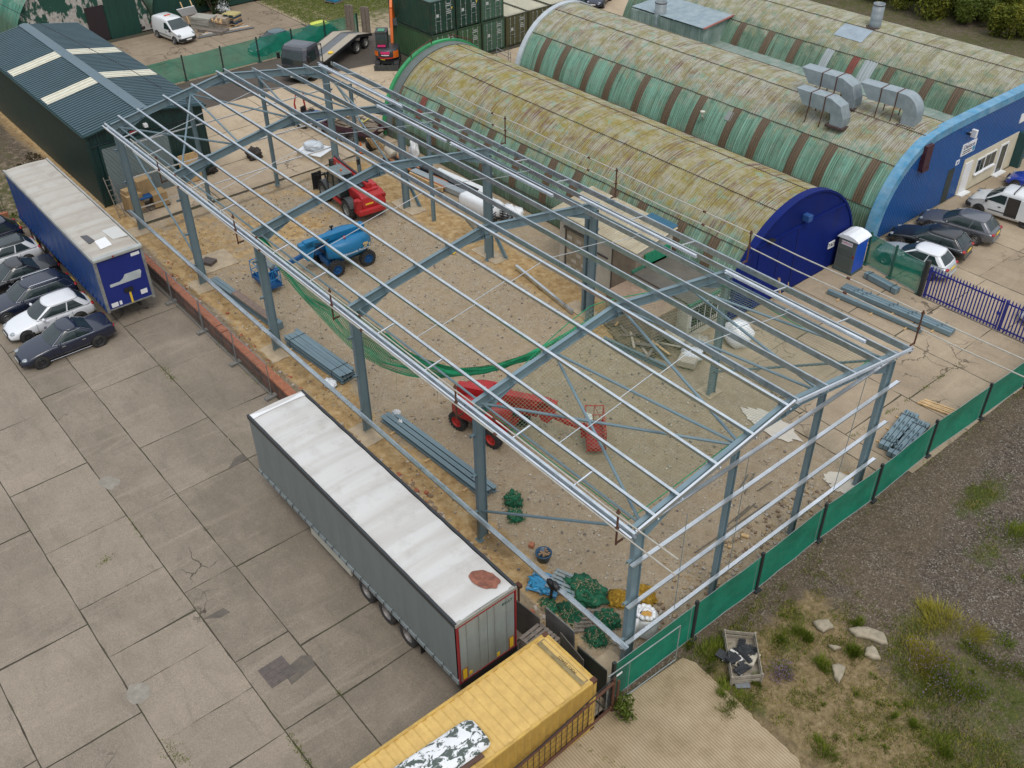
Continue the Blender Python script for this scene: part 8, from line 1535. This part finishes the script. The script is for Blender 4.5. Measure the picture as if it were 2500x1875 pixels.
for lb, s_, rx, ry, n_, h, m_, fl in (('tall green and rusty grass clump left of the pale rocks', (1962, 1550), .42, .36, 900, .42, GR1, None), ('low green clump left of the tall clump by the rocks', (1905, 1560), .4, .35, 500, .26, GR1, None), ('bright green grass clump in front of the largest pale rock', (2085, 1590), .42, .38, 1000, .42, GR1, None), ('small green clump above the largest pale rock', (2090, 1522), .35, .25, 450, .25, GR1, None), ('spiky green clump beside the lowest pale rock', (2005, 1630), .4, .35, 600, .34, GR1, None), ('broad golden grass stand at the right edge of the rough ground', (2330, 1520), 1.0, .8, 2000, .36, GR3, None), ('golden grass patch lower in the golden stand', (2420, 1600), 1.0, .9, 1900, .34, GR1, 200), ('golden and green mixed grass below the bluish gravel', (2260, 1600), .9, .9, 2600, .32, GR3, 300), ('pinkish flowering weeds between golden stand and bare soil', (2320, 1660), 1.0, .9, 2200, .28, GR1, 420), ('purple flowering clover patch right of the rubbish crate', (1893, 1650), .45, .6, 700, .16, GR1, 600), ('dark green clump at the right lower edge', (2350, 1690), .5, .45, 700, .24, GR1, None),
    ('grass bank along the edge of the ribbed pad, by the crate', (1735, 1610), .45, .8, 1100, .28, GR1, None), ('grass bank along the edge of the ribbed pad, below the crate', (1800, 1720), .6, .5, 1000, .26, GR1, None), ('green clump directly below the rubbish crate', (1855, 1668), .25, .25, 400, .26, GR1, None), ('upright pointed green weed on the bare soil', (2232, 1773), .22, .22, 420, .34, GR1, None), ('small dark weed on bare soil near the pointed weed', (2175, 1750), .18, .18, 250, .2, GR1, None), ('bluish green thistle patch at the bottom edge', (2300, 1830), .7, .55, 900, .24, GR1, None), ('green clump on the bottom edge near the pad corner', (2010, 1840), .5, .4, 700, .22, GR1, None), ('green growth at the right edge on the gravel', (2480, 1310), .8, .9, 1300, .24, GR1, None), ('green growth at the right edge beside the bluish gravel', (2490, 1420), .7, .7, 800, .22, GR1, None), ('grass clump against the fence foot beside the gate frame', (1690, 1570), .3, .45, 600, .24, GR1, None)):
    clump(lb, G(*s_), rx, ry, n_, h, .009, m_, None, 'grass clump', fl)
for k, s_ in enumerate(((2133, 1652), (2088, 1692), (2152, 1718), (2185, 1722), (2210, 1722), (2097, 1802), (2008, 1720), (2045, 1798), (2160, 1825), (2005, 1690), (1910, 1505), (2370, 1640))): clump('tiny dark green weed dotted over the bare soil', G(*s_), .12, .12, 130, .13, .010, GR1, 'tiny weeds on the bare soil', 'weed')
ROCK = M('pale_rock', (.31, .265, .19), .9, 0, .25, 3, (.20, .165, .11), .4, 5, .7, 12)
for lb, P in (('pale flat rock slab, uppermost of the group in the grass', [(430, 430), (470, 412), (560, 405), (605, 470), (520, 508), (470, 480)]), ('largest pale flat rock slab in the grass', [(728, 482), (800, 470), (890, 474), (1030, 520), (1066, 612), (1010, 610), (900, 565), (800, 550)]), ('brownish rock slab below the largest pale one', [(880, 645), (925, 628), (960, 650), (1003, 742), (940, 735), (862, 705)]), ('pale broken rock slab, lowest of the group', [(588, 795), (640, 782), (705, 812), (690, 870), (652, 940), (610, 890)]), ('small pale stone between the rock slabs', [(560, 625), (620, 630), (672, 652), (610, 662)])):
    b = B(); pts = [G(1860 + x * .28933, 1395 + y * .28933, .05) for x, y in P]; c = sum(pts, Vector()) / len(pts); fine = []
    for i in range(len(pts)):
        p, q = pts[i], pts[(i + 1) % len(pts)]
        for j in range(5): m_ = p.lerp(q, j / 5); fine.append(m_ + (m_ - c) * .06 * mnoise.noise(m_ * 6))
    def ring(f, z): return [(c.x + (p.x - c.x) * f, c.y + (p.y - c.y) * f, z + .03 * mnoise.noise(p * 3)) for p in fine]
    b.loft([ring(1.06, -.05), ring(1.0, .07), ring(.93, .12), ring(.55, .13), ring(.1, .125)]); o = b.done('rock_slab', ROCK, None, True); tag(o, lb, 'rock')
# crate of rubbish
cr_ = [G(1240 + x * .28933, 1395 + y * .28933, .35) for x, y in ((1828, 508), (2085, 535), (2145, 880), (1893, 905))]; c0 = sum(cr_, Vector()) / 4; t = thing('rubbish_crate', 'open weathered timber crate of black plastic offcuts and white sheet in the grass', 'crate', (c0.x, c0.y, 0), 0, None, True); b = B()
for i in range(4):
    p, q = cr_[i], cr_[(i + 1) % 4]
    for z in (.14, .36): b.bar((p.x, p.y, z), (q.x, q.y, z), .03, .14)
    b.bar((p.x, p.y, 0), (p.x, p.y, .46), .08, .08)
b.poly([(p.x, p.y, .04) for p in cr_], (0, 0, .02)); b.done('crate_board', M('crate_wood', (.27, .235, .185), .85, 0, .3, 5), t); rn = random.Random(12); SHW = [M('rubbish_white', (.60, .59, .56), .6, 0, .12, 4), M('rubbish_black', (.03, .032, .035), .45, 0, .3, 6), M('rubbish_cream', (.48, .43, .34), .7, 0, .15, 4)]
for nm, mi, cnt in (('white_sheet', 0, 7), ('black_offcut', 1, 17), ('cream_offcut', 2, 5)):
    b = B()
    for k in range(cnt):
        c = c0 + Vector((rn.uniform(-.45, .45), rn.uniform(-.5, .5), rn.uniform(-.22, .06))); Mx = Matrix.Translation(c) @ Matrix.Rotation(rn.uniform(0, 6), 4, 'Z') @ Matrix.Rotation(rn.uniform(-.5, .5), 4, 'X'); b.boxm(Mx, rn.uniform(.25, .6), rn.uniform(.14, .34), .03 if mi == 0 else .07)
        if mi == 1:
            for j in range(6): b.boxm(Mx @ Matrix.Translation((-.2 + .08 * j, 0, .04)), .02, .24, .03)
    b.done(nm, SHW[mi], t)
c = G(1812, 1672); b = B(); b.box((c.x, c.y, .03), (.5, .3, .05), .9); o = b.done('grey_slab', M('dark_slab', (.16, .17, .18), .8)); tag(o, 'dark grey slab lying below the rubbish crate', 'slab')
# rubble along the wall and gravel stones
def rubble(name, P, smin, smax, mats):
    b = B(); k = 0
    for x, y, z in P:
        s_ = random.uniform(smin, smax); Mx = Matrix.Translation((x, y, z)) @ Matrix.Rotation(random.uniform(0, 6), 4, 'Z') @ Matrix.Rotation(random.uniform(-.6, .6), 4, 'X'); o = len(b.v); b.boxm(Mx, s_ * random.uniform(1, 1.8), s_, s_ * random.uniform(.5, .9), random.randrange(len(mats)))
        for i in range(o, len(b.v)): v = Vector(b.v[i]); b.v[i] = tuple(v + Vector((random.uniform(-.2, .2), random.uniform(-.2, .2), random.uniform(-.2, .2))) * s_ * .7)
    o = b.done(name, mats); o['kind'] = 'stuff'; return o
RB = [M('rubble_brick', (.30, .10, .055), .9, 0, .3, 6), M('rubble_tan', (.36, .27, .16), .9, 0, .3, 6), M('rubble_grey', (.35, .31, .26), .9, 0, .25, 6), M('rubble_brown', (.20, .14, .09), .9, 0, .3, 6)]
x = RNG.uniform(2.5, 38, 900); x = np.where(RNG.uniform(0, 1, 900) < .45, RNG.normal(10.2, 1.7, 900), x); x = x.clip(1.5, 40); y = RNG.normal(.95, .25, 900).clip(.2, 1.34); rubble('wall_rubble', [(a, c_, float(sample(zz, np.array([a]), np.array([c_]))[0]) + .03) for a, c_ in zip(x, y)], .05, .17, RB)
x = RNG.uniform(.2, 40, 2600); y = RNG.uniform(-13.5, .2, 2600); rubble('gravel_stones', [(a, c_, .0) for a, c_ in zip(x, y)], .025, .075, [RB[2], RB[1], M('stone_pale', (.46, .41, .34), .9, 0, .2, 6), M('stone_dark', (.17, .15, .135), .9, 0, .2, 6)])
x = RNG.uniform(-.6, 1.6, 500); y = RNG.uniform(-12.5, 0, 500); rubble('edge_rubble', [(a, c_, .0) for a, c_ in zip(x, y)], .04, .11, [RB[2], RB[1], RB[3]])
# peeling van roof lying on the yellow container
def flake():
    n = N('flaking_white_paint'); o = n.coord(); pk = n.ramp(n.noise(n.mapp(o, (1.3, .8, 1)), 3.2, 8, .68, .6), [(.47, 0), (.50, 1)]); g = n.mix(n.noise(o, 3, 4), (.035, .07, .055), (.10, .105, .09)); c = n.mix(pk, g, n.mix(n.noise(o, 5, 4), (.62, .64, .65), (.74, .75, .75))); n.bump(pk, .3, .01); return n.fin(c, .5)
t = thing('peeling_roof_panel', 'old vehicle roof panel with white paint flaking off green, lying on the yellow container', 'roof panel', (-.3, 8.4, 2.62), R(-2), None); b = B(); wv = .58; Ln = 2.2
def pp(u, v):
    y = -1.95 + 2 * Ln * u * 1.0; e = min(1, (u * 2 * Ln) / .4); w_ = wv * (.80 + .20 * math.sqrt(max(0, 1 - (1 - e) ** 2))); x = (2 * v - 1) * w_; edge = max(abs(2 * v - 1) - .86, 0) / .14; return (x, y, .20 + .07 * (1 - (2 * v - 1) ** 2) - .12 * edge ** 2 - .10 * (1 - e) ** 2)
b.grid(pp, 40, 18); b.done('panel', flake(), t, smooth=True); b = B(); b.bx(-.72, .1, -1.55, .9, .0, .06); b.done('brown_board', M('dark_brown_board', (.09, .05, .035), .8, 0, .3, 4), t)
